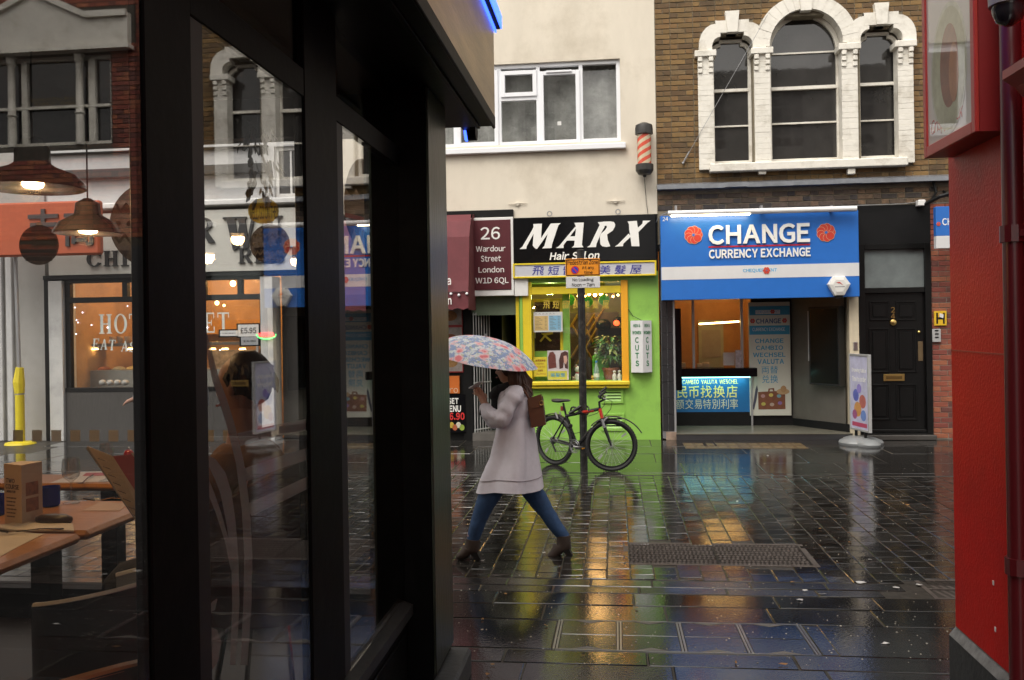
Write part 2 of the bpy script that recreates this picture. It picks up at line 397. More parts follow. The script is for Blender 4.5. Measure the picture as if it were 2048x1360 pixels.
def slab_mesh(nm, w, l, t, m, k, ch=.0035):
    key = (nm, k)
    if key not in VAR:
        rr = random.Random(k); b = MB(); j = lambda: rr.uniform(-.003, .003)
        x, y = w / 2, l / 2; hz = [rr.uniform(-.0015, .0015) for _ in range(4)]
        top = [(-x + ch + j(), -y + ch + j(), hz[0]), (x - ch + j(), -y + ch + j(), hz[1]), (x - ch + j(), y - ch + j(), hz[2]), (-x + ch + j(), y - ch + j(), hz[3])]
        mid = [(-x + j(), -y + j(), -ch), (x + j(), -y + j(), -ch), (x + j(), y + j(), -ch), (-x + j(), y + j(), -ch)]
        bot = [(p[0], p[1], -t) for p in mid]
        b.add(bot + mid + top, [(0, 1, 5, 4), (1, 2, 6, 5), (2, 3, 7, 6), (3, 0, 4, 7), (4, 5, 9, 8), (5, 6, 10, 9), (6, 7, 11, 10), (7, 4, 8, 11), (8, 9, 10, 11)])
        me = b.mesh(nm); me.materials.append(m); VAR[key] = (me, b)
    return VAR[key]
def lay(nm, cells, parent, m, limit, stuffname, nvar=4, tilt=.004, holes=(), fall=False):
    "cells: (cx, cy, w, l). The ones that show largest become objects, the rest one joined mesh"
    def hid(c):
        return any(h[0] < c[0] < h[1] and h[2] < c[1] < h[3] for h in holes)
    cells = [c for c in cells if not hid(c)]
    def vis(c):
        d = Vector((c[0], c[1], -CH)); dep = d.dot(F_); px = CX + d.dot(R_) / dep * F if dep > .1 else -9e3
        py = CY + CH / dep * F if dep > .1 else 9e3
        ok = 880 < px < 1930 and py < 1400
        return (0 if ok else 1, abs(c[1]) + abs(c[0]) * .3)
    cells.sort(key=vis)
    rr = random.Random(len(cells)); big = MB(); off = ROOT[parent.name]
    for i, (cx, cy, w, l) in enumerate(cells):
        k = rr.randrange(nvar); me, b = slab_mesh(nm, 1, 1, .04, m, k)
        rot = Euler((rr.uniform(-tilt, tilt), rr.uniform(-tilt, tilt), rr.uniform(-.006, .006))); z = rr.uniform(-.0015, .0015)
        if fall: z += zp(cy); rot.x -= FALL if cy < 6.04 else 0
        if i < limit:
            me, b = slab_mesh(nm + '%.2f%.2f' % (round(w, 2), round(l, 2)), round(w, 2), round(l, 2), .04, m, k)
            o = bpy.data.objects.new(nm, me); COL.objects.link(o); o.parent = parent
            o.location = Vector((cx, cy, z)) - off; o.rotation_euler = rot
        else:
            _, b = slab_mesh(nm + '%.2f%.2f' % (round(w, 2), round(l, 2)), round(w, 2), round(l, 2), .04, m, k)
            R3 = rot.to_matrix()
            big.add([R3 @ Vector(v) + Vector((cx, cy, z)) for v in b.v], b.f)
    if big.v: big.obj(stuffname, m, parent, kind='stuff')
# holes for the metal covers
c0 = PZ(1256, 1087); c1 = PZ(1590, 1085); c2 = PZ(1612, 1131)
COV = (c0.x, c1.x, c2.y, c0.y)                      # cast cover in the road
g0 = PZ(1836, 1160); GRT = (g0.x, g0.x + .5, 6.06, g0.y)
k0 = PZ(1117, 1241, .025); k1 = PZ(1588, 1239, .025); k2 = PZ(1117, 1299, .045); TRAY = (PZ(1116, 1270, .035).x, PZ(1610, 1269, .035).x, k2.y, k0.y)
l0 = PZ(1365, 886); l1 = PZ(1618, 897); LGT = (l0.x, l1.x, l1.y, l0.y)
cells = []; rr = random.Random(3); x = -10.5
while x < 10.5:
    y = 6.37 + rr.uniform(0, .02); w = .1635
    y -= rr.uniform(0, .0)
    first = True
    while y < 10.70:
        l = rr.choice((.14, .155, .17, .185))
        if first: l *= rr.choice((.5, .75, 1)); first = False
        l = min(l, 10.715 - y)
        if l > .05: cells.append((x + .081, y + l / 2 - .003, w, l - .0042))
        y += l
    x += .168
lay('paver', cells, road, WSETT, 290, 'paver_field', holes=[(COV[0] - .06, COV[1] + .06, COV[2] - .05, COV[3] + .05), (GRT[0] - .05, GRT[1], GRT[2] - .03, GRT[3] + .03)], tilt=.002)
cells = []
for (ya, yb) in ((6.045, 6.19), (6.2, 6.355)):
    x = -9 + rr.random() * .4
    while x < 9:
        l = rr.choice((.42, .5, .58, .66)); cells.append((x + l / 2, (ya + yb) / 2, l - .01, yb - ya - .01)); x += l
lay('kerb_stone', cells, pave, WKERB, 60, 'kerb_stone_run', holes=[(GRT[0] - .2, GRT[1], GRT[2] - .03, GRT[3] + .03)], tilt=.003)
cells = []; ys = [6.035, 5.74, TRAY[3] + .012, TRAY[2] - .012, 4.62, 4.2, 3.75, 3.3, 2.85, 2.4, 1.9, 1.4, .9, .4]
for i in range(len(ys) - 1):
    x = -7 + [.13, .6, .25, .5][i % 4]
    while x < 7:
        l = rr.choice((.62, .75, .9)); cells.append((x + l / 2, (ys[i] + ys[i + 1]) / 2, l - .008, ys[i] - ys[i + 1] - .008)); x += l
lay('paving_slab', cells, pave, WSLAB, 140, 'paving_slab_run', holes=[(TRAY[0] - .3, TRAY[1] + .3, TRAY[2], TRAY[3])], tilt=.004, fall=True)
fill = []
for (a, b) in ((TRAY[0] - .9, TRAY[0] - .02), (TRAY[1] + .02, TRAY[1] + .8)):
    fill.append(((a + b) / 2, (TRAY[2] + TRAY[3]) / 2, b - a, TRAY[3] - TRAY[2] - .01))
cells = []; ys = [10.74, 10.9, 11.7, 12.5, 13.25, 13.99]
for i in range(len(ys) - 1):
    x = -9 + .3 * (i % 2)
    while x < 9:
        l = .95 if i else .9; cells.append((x + l / 2, (ys[i] + ys[i + 1]) / 2, l - .005, ys[i + 1] - ys[i] - .005)); x += l
lay('paving_slab', cells, pavef, WFAR, 60, 'paving_slab_run', tilt=.0015, holes=[])
# cast cover with raised pattern
t = thing('manhole_cover', 'wide cast iron access cover with a raised diamond pattern set in the setts', 'manhole cover', ((COV[0] + COV[1]) / 2, (COV[2] + COV[3]) / 2, 0))
fr = MB(); a, b_, c_, d_ = COV
for (x0, x1, y0, y1) in ((a - .04, a, c_ - .04, d_ + .04), (b_, b_ + .04, c_ - .04, d_ + .04), (a, b_, c_ - .04, c_), (a, b_, d_, d_ + .04)): fr.box(x0, x1, y0, y1, -.05, .001)
fr.obj('frame', IRON, t)
n3 = 2
for i in range(n3):
    xa = a + (b_ - a) * i / n3 + .004; xb = a + (b_ - a) * (i + 1) / n3 - .004
    pl = MB().box(xa, xb, c_ + .004, d_ - .004, -.05, -.004).obj('plate', IRON, t)
    st = MB(); nx, ny = 20, 9
    for p in range(nx):
        for q in range(ny):
            cx = xa + (xb - xa) * (p + .5 + .25 * (q % 2)) / (nx + .5); cy_ = c_ + (d_ - c_) * (q + .5) / ny; r = .016
            st.add([(cx - r, cy_, -.004), (cx, cy_ - r * 1.4, -.004), (cx + r, cy_, -.004), (cx, cy_ + r * 1.4, -.004), (cx - r * .5, cy_, .004), (cx, cy_ - r * .7, .004), (cx + r * .5, cy_, .004), (cx, cy_ + r * .7, .004)],
                   [(0, 1, 5, 4), (1, 2, 6, 5), (2, 3, 7, 6), (3, 0, 4, 7), (4, 5, 6, 7)])
    st.obj('raised_pattern', IRON, pl, kind='stuff')
# recessed tray cover in the slabs: four trays in steel frames
t = thing('access_cover', 'four-bay recessed access cover with steel edging filled with paving slab', 'access cover', ((TRAY[0] + TRAY[1]) / 2, (TRAY[2] + TRAY[3]) / 2, 0))
a, b_, c_, d_ = TRAY
for i in range(5):
    xx = a + (b_ - a) * i / 4
    for s_ in ((-.013, -.004), (.004, .013)): MB().box(xx + s_[0], xx + s_[1], c_, d_, -.04, .003).obj('edge_strip', STEEL, t)
MB().box(a, b_, c_ - .008, c_ - .001, -.04, .003).obj('edge_strip', STEEL, t); MB().box(a, b_, d_ + .001, d_ + .008, -.04, .003).obj('edge_strip', STEEL, t)
for i in range(4):
    xa = a + (b_ - a) * i / 4 + .016; xb = a + (b_ - a) * (i + 1) / 4 - .016; ym = (c_ + d_) / 2
    MB().bbox(xa, xb, c_ + .004, ym - .002, -.04, 0, .003).obj('inlay_slab', WSLAB, t); MB().bbox(xa, xb, ym + .002, d_ - .004, -.04, .001, .003).obj('inlay_slab', WSLAB, t)
    xm = (xa + xb) / 2
    for (yy, sg) in ((c_ + .005, 1), (d_ - .005, -1)):
        MB().prism([(xm - .09, yy), (xm + .09, yy), (xm, yy + sg * .045)], .0012, .0025, 'z').obj('lifting_corner', mat('pale mortar', (.13, .12, .105), .6, var=.3), t)
for f in fill:
    fb = MB().bbox(-f[2] / 2, f[2] / 2, -f[3] / 2, f[3] / 2, -.045, 0, .004); me0 = fb.mesh('paving_slab'); me0.materials.append(WSLAB); fo = bpy.data.objects.new('paving_slab', me0); COL.objects.link(fo); fo.parent = pave
    fo.location = Vector((f[0], f[1], zp(f[1]))) - ROOT['pavement']; fo.rotation_euler = (-math.atan(FALL), 0, 0)
t.location.z = zp(t.location.y); t.rotation_euler = (-math.atan(FALL), 0, 0); tray_t = t
# gully grate
t = thing('drain_grate', 'slotted iron gully grate at the road edge beside the red wall', 'drain grate', ((GRT[0] + GRT[1]) / 2, (GRT[2] + GRT[3]) / 2, 0))
a, b_, c_, d_ = GRT; fr = MB()
for (x0, x1, y0, y1) in ((a - .03, a, c_ - .02, d_ + .02), (b_ - .04, b_, c_ - .02, d_ + .02), (a, b_ - .04, c_ - .02, c_ + .01), (a, b_ - .04, d_ - .01, d_ + .02), (a, b_ - .04, (c_ + d_) / 2 - .014, (c_ + d_) / 2 + .014)): fr.box(x0, x1, y0, y1, -.06, 0)
fr.obj('frame', IRON, t)
for h in range(2):
    y0 = c_ + .012 if h == 0 else (c_ + d_) / 2 + .016; y1 = (c_ + d_) / 2 - .016 if h == 0 else d_ - .012
    for i in range(1, 9):
        xx = a + (b_ - .04 - a) * i / 9; MB().prism([(xx - .012 + .02, y0), (xx + .012 + .02, y0), (xx + .012 - .02, y1), (xx - .012 - .02, y1)], -.05, -.004, 'z').obj('bar', IRON, t)
MB().box(a, b_ - .04, c_, d_, -.085, -.07).obj('sump', BLACK, t)
# pavement light in front of the exchange
t = thing('pavement_light', 'rusty brown cellar light grid let into the pavement below the exchange step', 'pavement light', ((LGT[0] + LGT[1]) / 2, (LGT[2] + LGT[3]) / 2, 0))
a, b_, c_, d_ = LGT; RUST = mat('rusty iron', (.09, .058, .028), .5, var=.35, vs_=12, coat=.4, crough=.2)
MB().box(a, b_, c_, d_, -.03, .002).obj('frame', RUST, t)
for i in range(11):
    for j in range(2):
        xa = a + (b_ - a) * (i + .15) / 11; xb = a + (b_ - a) * (i + .85) / 11; ya = c_ + (d_ - c_) * (j + .15) / 2; yb = c_ + (d_ - c_) * (j + .85) / 2
        MB().bbox(xa, xb, ya, yb, -.01, .006, .003).obj('lens', mat('dirty glass lens', (.12, .08, .03), .3, var=.4, coat=.5), t)
# litter
LIT = mat('wet paper', (.55, .54, .52), .6, var=.2); LEAF = mat('wet leaf', (.3, .15, .04), .5, var=.3)
LL = [(1722, 1166, .07, .04, LIT, 'torn white paper scrap on the setts left of the drain grate'), (1792, 1176, .05, .035, LIT, 'white paper blob just left of the drain grate frame'), (1838, 1170, .06, .05, LIT, 'white scrap caught on the corner of the drain grate'), (1610, 1182, .05, .02, LIT, 'white twisted scrap on the kerb stones, left one of the pair'), (1645, 1189, .06, .02, LIT, 'white twisted scrap on the kerb stones, right one of the pair'), (1600, 1201, .06, .015, LIT, 'thin white strip of paper on the first slab below the kerb'), (1772, 1289, .06, .03, LIT, 'white scrap alone on the slab right of the access cover'),
      (1112, 1104, .04, .02, LIT, 'white fleck beside the heel of the rear boot'), (963, 1121, .05, .02, LIT, 'white fleck beside the heel of the front boot'), (1088, 1106, .03, .02, LIT, 'tiny white fleck before the toe of the rear boot'), (1011, 1188, .03, .018, LEAF, 'small leaf on the slab just below the kerb under the woman'), (1092, 1253, .025, .015, LEAF, 'small leaf left of the access cover tray'), (965, 1240, .022, .02, LEAF, 'small leaf on a slab joint near the black corner post'), (1274, 1217, .025, .018, LEAF, 'small leaf on the slab above the access cover'),
      (1565, 1331, .05, .012, LEAF, 'thin orange twig-like leaf on the slab below the access cover'), (1472, 1328, .012, .05, LEAF, 'upright orange sliver of leaf below the access cover'), (985, 1331, .03, .012, LEAF, 'leaf on the lowest slab near the black corner plinth'), (975, 1352, .03, .012, LEAF, 'leaf at the very bottom edge near the black corner plinth'), (1700, 1085, .03, .016, LEAF, 'leaf on the setts right of the cast iron cover'), (1740, 1120, .035, .014, LIT, 'small pale scrap on the setts above the drain grate'), (1585, 1165, .03, .02, LEAF, 'leaf on the kerb stones below the cast iron cover'), (1640, 1058, .03, .015, LEAF, 'leaf on the setts behind the cast iron cover'), (1475, 1003, .03, .02, LIT, 'pale scrap in the middle of the setts in front of the exchange'), (1535, 912, .03, .03, LIT, 'pale scrap on the far pavement below the exchange step'), (1815, 1010, .05, .02, LEAF, 'leaf on the setts beside the red wall')]
for (px, py, w, l, m, lab) in LL:
    p = PZ(px, py, .004); p = PZ(px, py, .004 + zp(p.y)); zz = zp(p.y); b = MB(); n = 7; rr2 = random.Random(px); ring = []
    for i in range(n):
        q = 2 * pi * i / n; s_ = rr2.uniform(.6, 1.1); ring.append((p.x + w / 2 * s_ * cos(q), p.y + l / 2 * s_ * sin(q), zz + .003 + rr2.uniform(0, .009)))
    b.loft([ring, [(x_, y_, z_ + .002) for x_, y_, z_ in ring]])
    if m is LIT: tag(b.obj('paper_scrap', m), lab, 'litter', 'scraps of paper on the wet paving')
    else: tag(b.obj('fallen_leaf', m), lab, 'leaf', 'fallen leaves on the wet paving')

gb = MB(); rg = random.Random(21)
for i in range(650):
    px = rg.uniform(900, 1900); py = rg.uniform(905, 1355); p = PZ(px, py, 0); zz = zp(p.y) + .001; r = rg.uniform(.003, .008)
    q = rg.uniform(0, pi); gb.add([(p.x + r * cos(q), p.y + r * sin(q), zz), (p.x + r * cos(q + 2.1), p.y + r * sin(q + 2.1), zz), (p.x + r * cos(q + 4.2), p.y + r * sin(q + 4.2), zz), (p.x, p.y, zz + r * .6)], [(0, 1, 3), (1, 2, 3), (2, 0, 3)])
go_ = gb.obj('grit', mat('pale grit', (.3, .27, .22), .7, rnd=.6), kind='stuff'); go_['label'] = 'fine pale grit scattered over the wet paving'; go_['category'] = 'grit'
# ================================================================== FAR BUILDINGS (plane y = 14)
def PP(px, py, p0, n):
    d = ray(px, py); o = Vector((0, 0, CH)); n = Vector(n); return o + d * ((Vector(p0) - o).dot(n) / d.dot(n))
def wall(mb, x0, x1, z0, z1, y0, y1, holes):
    "wall slab with rectangular openings"
    xs = sorted({x0, x1, *[min(max(h[0], x0), x1) for h in holes], *[min(max(h[1], x0), x1) for h in holes]})
    zs = sorted({z0, z1, *[min(max(h[2], z0), z1) for h in holes], *[min(max(h[3], z0), z1) for h in holes]})
    def solid(i, k):
        if not (0 <= i < len(xs) - 1 and 0 <= k < len(zs) - 1): return False
        cx = (xs[i] + xs[i + 1]) / 2; cz = (zs[k] + zs[k + 1]) / 2
        return not any(h[0] < cx < h[1] and h[2] < cz < h[3] for h in holes)
    for i in range(len(xs) - 1):
        for k in range(len(zs) - 1):
            if not solid(i, k): continue
            a, b, c, d = xs[i], xs[i + 1], zs[k], zs[k + 1]
            mb.quad((a, y0, c), (b, y0, c), (b, y0, d), (a, y0, d)); mb.quad((b, y1, c), (a, y1, c), (a, y1, d), (b, y1, d))
            if not solid(i - 1, k): mb.quad((a, y1, c), (a, y0, c), (a, y0, d), (a, y1, d))
            if not solid(i + 1, k): mb.quad((b, y0, c), (b, y1, c), (b, y1, d), (b, y0, d))
            if not solid(i, k - 1): mb.quad((a, y0, c), (a, y1, c), (b, y1, c), (b, y0, c))
            if not solid(i, k + 1): mb.quad((a, y0, d), (b, y0, d), (b, y1, d), (a, y1, d))
    return mb
def frame(mb, x0, x1, z0, z1, w, y0, y1, wb=None):
    wb = wb or w
    mb.bbox(x0, x0 + w, y0, y1, z0, z1, .004); mb.bbox(x1 - w, x1, y0, y1, z0, z1, .004)
    mb.bbox(x0 + w, x1 - w, y0, y1, z1 - w, z1, .004); mb.bbox(x0 + w, x1 - w, y0, y1, z0, z0 + wb, .004); return mb
ZTOP = 8.6
xa_l = PY(893, 500, YF).x                        # where the cream house shows past the restaurant corner
X1 = PY(1315, 450, YF).x                         # cream | brown brick
X2 = 5.35                                        # brown brick | red brick
XC0 = -4.3
# ---------------------------------------------------------------- cream house with the salon
cream = thing('cream_building', 'cream rendered house above the lime green hair salon', 'building', ((XC0 + X1) / 2, YF, 0))
wx0, wx1, wz0, wz1 = rect(700, 130, 1241, 292, YF); wx0 = PY(760, 200, YF).x
zsh = PY(1170, 432, YF).z                        # top of the shopfront
b = MB(); wall(b, XC0, X1, zsh, ZTOP, YF, YF + .35, [(wx0, wx1, wz0, wz1)]); b.obj('wall', CREAM, cream)
# side and back of the house keep it solid
MB().box(XC0 + .02, X1 - .02, YF + 3.2, YF + 6, 0, ZTOP).obj('rear_wall', CREAM, cream)
MB().box(XC0 - .1, X1, YF - .1, YF + 6, ZTOP, ZTOP + .12).obj('parapet', CREAM, cream)
win = MB(); fy0, fy1 = YF + .05, YF + .13
frame(win, wx0, wx1, wz0, wz1, .06, fy0, fy1)
for px in (909, 998, 1076, 1162):
    x = PY(px, 210, YF).x; win.bbox(x - .03, x + .03, fy0, fy1, wz0 + .06, wz1 - .06, .004)
for px in (840,):
    x = PY(px, 210, YF).x; win.bbox(x - .03, x + .03, fy0, fy1, wz0 + .06, wz1 - .06, .004)
win = win.obj('window', UPVC, cream)
def casement(px0, py0, px1, py1, w=.065, blind=True, framed=True):
    x0, x1, z0, z1 = rect(px0, py0, px1, py1, YF)
    if framed: frame(MB(), x0, x1, z0, z1, w, fy0 - .025, fy0 + .04).obj('casement', UPVC, win)
    else: w = 0
    MB().box(x0 + w, x1 - w, fy0 + .045, fy0 + .053, z0 + w, z1 - w).obj('pane', PANE, win)
casement(1001, 140, 1073, 192); casement(1079, 140, 1160, 288); casement(912, 140, 996, 292)
casement(1001, 197, 1073, 290, framed=False); casement(1165, 137, 1236, 287, framed=False); casement(770, 140, 906, 292, framed=False)
x0, x1, z0, z1 = rect(1001, 192, 1073, 197, YF); MB().bbox(x0, x1, fy0, fy1, z0 - .02, z1 + .02, .004).obj('transom', UPVC, win)
x0, x1, z0, z1 = rect(1092, 140, 1143, 144, YF); MB().bbox(x0, x1, fy0 - .05, fy0 - .028, z0, z1, .003).obj('trickle_vent', UPVC, win)
NET = mat('crumpled white blind', (.23, .235, .22), .85, var=.5, vs_=3.2, bump=.06, bs=3.5)
nb = MB(); n = 40
for i in range(n):
    xa = wx0 + (wx1 - wx0) * i / n; xb = wx0 + (wx1 - wx0) * (i + 1) / n
    nb.quad((xa, YF + .26 + .03 * sin(i * 1.3), wz0), (xb, YF + .26 + .03 * sin((i + 1) * 1.3), wz0), (xb, YF + .26 + .03 * sin((i + 1) * 1.3), wz1), (xa, YF + .26 + .03 * sin(i * 1.3), wz1))
nb.obj('blind', NET, win, smooth=True)
sx0, sx1, sz0, sz1 = rect(800, 294, 1252, 306, YF - .06); MB().bbox(XC0 + .4, sx1, YF - .09, YF + .05, sz0 + .01, sz1, .008).obj('window_sill', UPVC, cream)
p = PY(1118, 244, YF); MB().box(p.x - .03, p.x + .03, fy0 + .04, fy0 + .044, p.z - .03, p.z + .03).obj('paper_tag', WHITE, win)
for px, py in ((1035, 407), (1231, 402)):
    p = PY(px, py, YF - .02); b = MB(); b.lathe([(.01, -.02), (.036, -.014), (.036, .0), (.03, .018)], (p.x, YF - .012, p.z), 14, 'y'); b.tube([(p.x - .15, YF - .02, p.z - .004), (p.x, YF - .025, p.z), (p.x + .15, YF - .02, p.z + .006)], [.004, .012, .004], 6)
    b.obj('wall_tie', CREAM, cream, smooth=True)
b = MB(); pts = [PY(1288, 347, YF - .012), PY(1291, 385, YF - .012), PY(1293, 408, YF - .012), PY(1296, 428, YF - .012)]; b.tube(pts, .004, 5); b.obj('cable', PLASTK, cream)
# salon ground floor
gx0, gx1, gz0, gz1 = rect(1043, 585, 1245, 762, YF)          # glass
dx0, dx1, dz0, dz1 = rect(945, 592, 1040, 862, YF)           # doorway of number 26
tx0 = PY(934, 700, YF).x
b = MB(); wall(b, dx1, X1, .0, PY(1170, 545, YF).z, YF, YF + .22, [(gx0, gx1, gz0, gz1 + .16)]); b.obj('shopfront_wall', GREEN, cream)
zt = PY(1170, 545, YF).z
MB().box(XC0, X1, YF + .02, YF + .3, zt, zsh).obj('shop_lintel', BLACK, cream)
MB().box(tx0 - .06, dx0, YF - .03, YF + .5, 0, zt).obj('doorway_pier', BLACK, cream)
# doorway: dark hall, frame, folded gate
MB().add([(dx0, YF + .25, .12), (dx1, YF + .25, .12), (dx1, YF + 1.6, .12), (dx0, YF + 1.6, .12), (dx0, YF + .25, dz1), (dx1, YF + .25, dz1), (dx1, YF + 1.6, dz1), (dx0, YF + 1.6, dz1)],
         [(0, 1, 2, 3), (7, 6, 5, 4), (3, 2, 6, 7), (0, 3, 7, 4), (2, 1, 5, 6)]).obj('hallway', mat('dark hall', (.015, .03, .02), .8), cream)
MB().box(dx0, dx1, YF - .1, YF + .3, 0, .12).obj('door_step', mat('wet concrete', (.12, .11, .1), .4, var=.25, coat=.4), cream)
MB().box(dx0, dx1, YF + .04, YF + .14, dz1 - .3, dz1).obj('door_transom', mat('grey green paint', (.13, .17, .11), .5), cream)
MB().box(dx1 - .05, dx1, YF - .02, YF + .12, .12, dz1).obj('door_jamb', YELLOW, cream)
p0 = PY(1043, 700, YF).x; MB().box(p0 - .01, p0 + .03, YF - .05, YF - .002, .1, zt - .2).obj('green_strip', GREEN, cream)
gate = thing('folding_gate', 'pale grey folding security gate pushed back in the dark doorway', 'gate', (dx0 + .15, YF + .1, 0))
gh = PY(955, 625, YF).z
GATE = mat('pale grey steel', (.42, .43, .42), .45, var=.15)
for i in range(7):
    gx = dx0 + .02 + i * .035; gy = YF - .02 + i * .05; MB().box(gx, gx + .014, gy, gy + .014, .12, gh - .0).obj('gate_bar', GATE, gate)
for z in (.16, .9, gh - .03):
    MB().tube([(dx0 + .02, YF - .012, z), (dx0 + .25, YF + .3, z)], .012, 6).obj('gate_rail', GATE, gate)
# yellow window frame
fxa, fxb, fza, fzb = rect(1046, 562, 1257, 772, YF - .03)
b = MB(); fyA, fyB = YF - .05, YF + .08
l_w = PY(1064, 670, YF).x; r_w = PY(1243, 670, YF).x
MB().bbox(fxa, l_w, fyA, fyB, gz0 - .02, fzb, .008).obj('window_post', YELLOW, cream)
MB().bbox(r_w, fxb, fyA, fyB, gz0 - .02, fzb, .008).obj('window_post', ORANGE, cream, label='orange window post beside the green wall')
z1_ = PY(1150, 573, YF).z; z2_ = PY(1150, 588, YF).z
MB().bbox(l_w, r_w, fyA + .01, fyB, z2_, z1_, .006).obj('window_head', YELLOW, cream)
sz = PY(1150, 762, YF).z; s2 = PY(1150, 774, YF).z
b = MB(); b.bbox(fxa - .01, fxb + .01, YF - .12, YF + .1, s2 + .03, sz + .0, .012); b.bbox(fxa, fxb, YF - .09, YF + .06, s2 - .02, s2 + .028, .012); b.obj('window_sill', YELLOW, cream)
MB().box(l_w, r_w, YF + .0, YF + .008, sz + .004, z2_ - .004).obj('shop_window', PANE, cream)
MB().box(l_w, r_w, YF + .02, YF + .028, z1_ + .004, zt - .002).obj('fanlight', PANE, cream)
mx0, mx1, _, _ = rect(1127, 600, 1141, 760, YF + .25)
# salon room
rx0, rx1, ry1 = l_w - .5, X1 - .05, YF + 2.6
SALW = mat('salon wall', (.5, .42, .28), .8, var=.1); SALC = mat('salon lime ceiling', (.28, .5, .05), .7)
fl = sz - .06
MB().add([(rx0, YF + .23, fl), (rx1, YF + .23, fl), (rx1, YF + .95, fl), (rx0, YF + .95, fl)], [(0, 1, 2, 3)]).obj('display_shelf', mat('display shelf', (.1, .3, .04), .5), cream)
MB().add([(rx0, ry1, 0), (rx1, ry1, 0), (rx1, ry1, 3.2), (rx0, ry1, 3.2), (rx0, YF + .23, 0), (rx1, YF + .23, 0), (rx0, YF + .23, 3.2), (rx1, YF + .23, 3.2)],
         [(0, 1, 2, 3), (4, 0, 3, 6), (1, 5, 7, 2), (4, 5, 1, 0)]).obj('room', SALW, cream)
MB().box(rx0, rx1, YF + .23, ry1, zt - .1, zt - .05).obj('ceiling', SALC, cream)
MB().bbox(mx0, mx1, YF + .12, YF + .18, fl, z2_ + .1, .004).obj('mullion', GREEN, cream)
x0, x1, z0, z1 = rect(1064, 598, 1128, 762, YF + .3)
frame(MB(), x0, x1, fl, z1, .05, YF + .14, YF + .19).obj('inner_door_frame', YELLOW, cream)
x0, x1, z0, z1 = rect(1066, 703, 1128, 716, YF + .3); MB().box(x0 - .02, x1, YF + .2, YF + .24, fl, z1 + .01).obj('inner_panel', GREEN, cream)
MB().box(rx0 + .2, rx1 - .2, ry1 - .5, ry1 - .3, 0, fl + .7).obj('back_counter', mat('dark salon wood', (.03, .02, .015), .4), cream)
# lattice rack (two diamonds over two)
LW = mat('lattice wood', (.26, .16, .05), .5); b = MB(); yl = YF + 1.5
for (ax, ay, bx, by) in ((1142, 647, 1198, 742), (1154, 630, 1205, 716), (1156, 628, 1140, 655), (1176, 660, 1142, 716), (1189, 628, 1174, 652), (1203, 640, 1150, 735), (1189, 632, 1225, 700), (1212, 610, 1176, 668)):
    pa = PY(ax, ay, yl); pb = PY(bx, by, yl); b.tube([pa, pb], .02, 4)
b.obj('lattice_rack', LW, cream)
x0, x1, z0, z1 = rect(1142, 625, 1215, 755, yl + .05); MB().box(x0 - .1, x1 + .2, yl + .06, yl + .1, z0 - .2, z1).obj('mirror_panel', mat('brown panel', (.06, .035, .025), .4), cream)
b = MB()
for (px, py, r) in ((1207, 650, 17), (1236, 640, 10)):
    p = PY(px, py, YF + 1.0); b.ball(p, (r / 128, .12, r / 170), 14, 8)
b.obj('helmet_dryer', BLACKG, cream, smooth=True)
x0, x1, z0, z1 = rect(1196, 656, 1243, 672, YF + 1.1); MB().box(x0, x1 + .3, YF + 1.1, YF + 1.3, z0, z1).obj('shelf_unit', BLACK, cream)
# salon lights: bulbs and glowing strip (lit in the photograph)
bulb = MB()
for i_, (px, py) in enumerate(((1158, 592), (1178, 588), (1190, 590), (1202, 588), (1170, 594), (1212, 591), (1226, 593), (1236, 590))):
    p = PY(px, py, YF + .8); bulb.ball(p, .03 if i_ < 5 else .018, 8, 6)
bulb.obj('light_bulb', glow('warm bulb', (1, .45, .1), 24), cream)
p = PY(1185, 600, YF + .9); lamp('salon_light', (p.x, YF + .9, p.z - .1), 6.5, (1, .55, .2), .24)
p = PY(1100, 592, YF + .5); lamp('salon_window_light', (p.x, YF + .55, p.z - .02), 8, (.85, 1, .35), .06)
p = PY(1233, 646, YF + .7); MB().ball(p, (.05, .04, .045), 10, 6).obj('red_lamp', glow('red lamp', (1, .08, .02), 2.2), cream)
# vents in the green wall
for (a_, b_, c_, d_) in ((1208, 779, 1243, 803), (1207, 830, 1245, 858)):
    x0, x1, z0, z1 = rect(a_, b_, c_, d_, YF); v = frame(MB(), x0 - .03, x1 + .03, z0 - .03, z1 + .03, .04, YF - .02, YF - .003).obj('wall_vent', GREEN, cream)
    MB().box(x0 + .012, x1 - .012, YF - .006, YF - .002, z0 + .012, z1 - .012).obj('vent_back', BLACK, v)
    for i in range(4):
        zz = z0 + (z1 - z0) * (i + .5) / 4; MB().add([(x0, YF - .022, zz - .016), (x1, YF - .022, zz - .016), (x1, YF - .004, zz + .016), (x0, YF - .004, zz + .016), (x0, YF - .018, zz - .02), (x1, YF - .018, zz - .02), (x1, YF - .002, zz + .012), (x0, YF - .002, zz + .012)], [(0, 1, 2, 3), (7, 6, 5, 4), (0, 4, 5, 1), (2, 6, 7, 3)]).obj('louvre', GREEN, v)
xs_ = PY(1250, 800, YF).x; MB().box(xs_ - .004, xs_ + .004, YF - .006, YF - .002, .02, s2 - .03).obj('panel_seam', GREEN, cream)

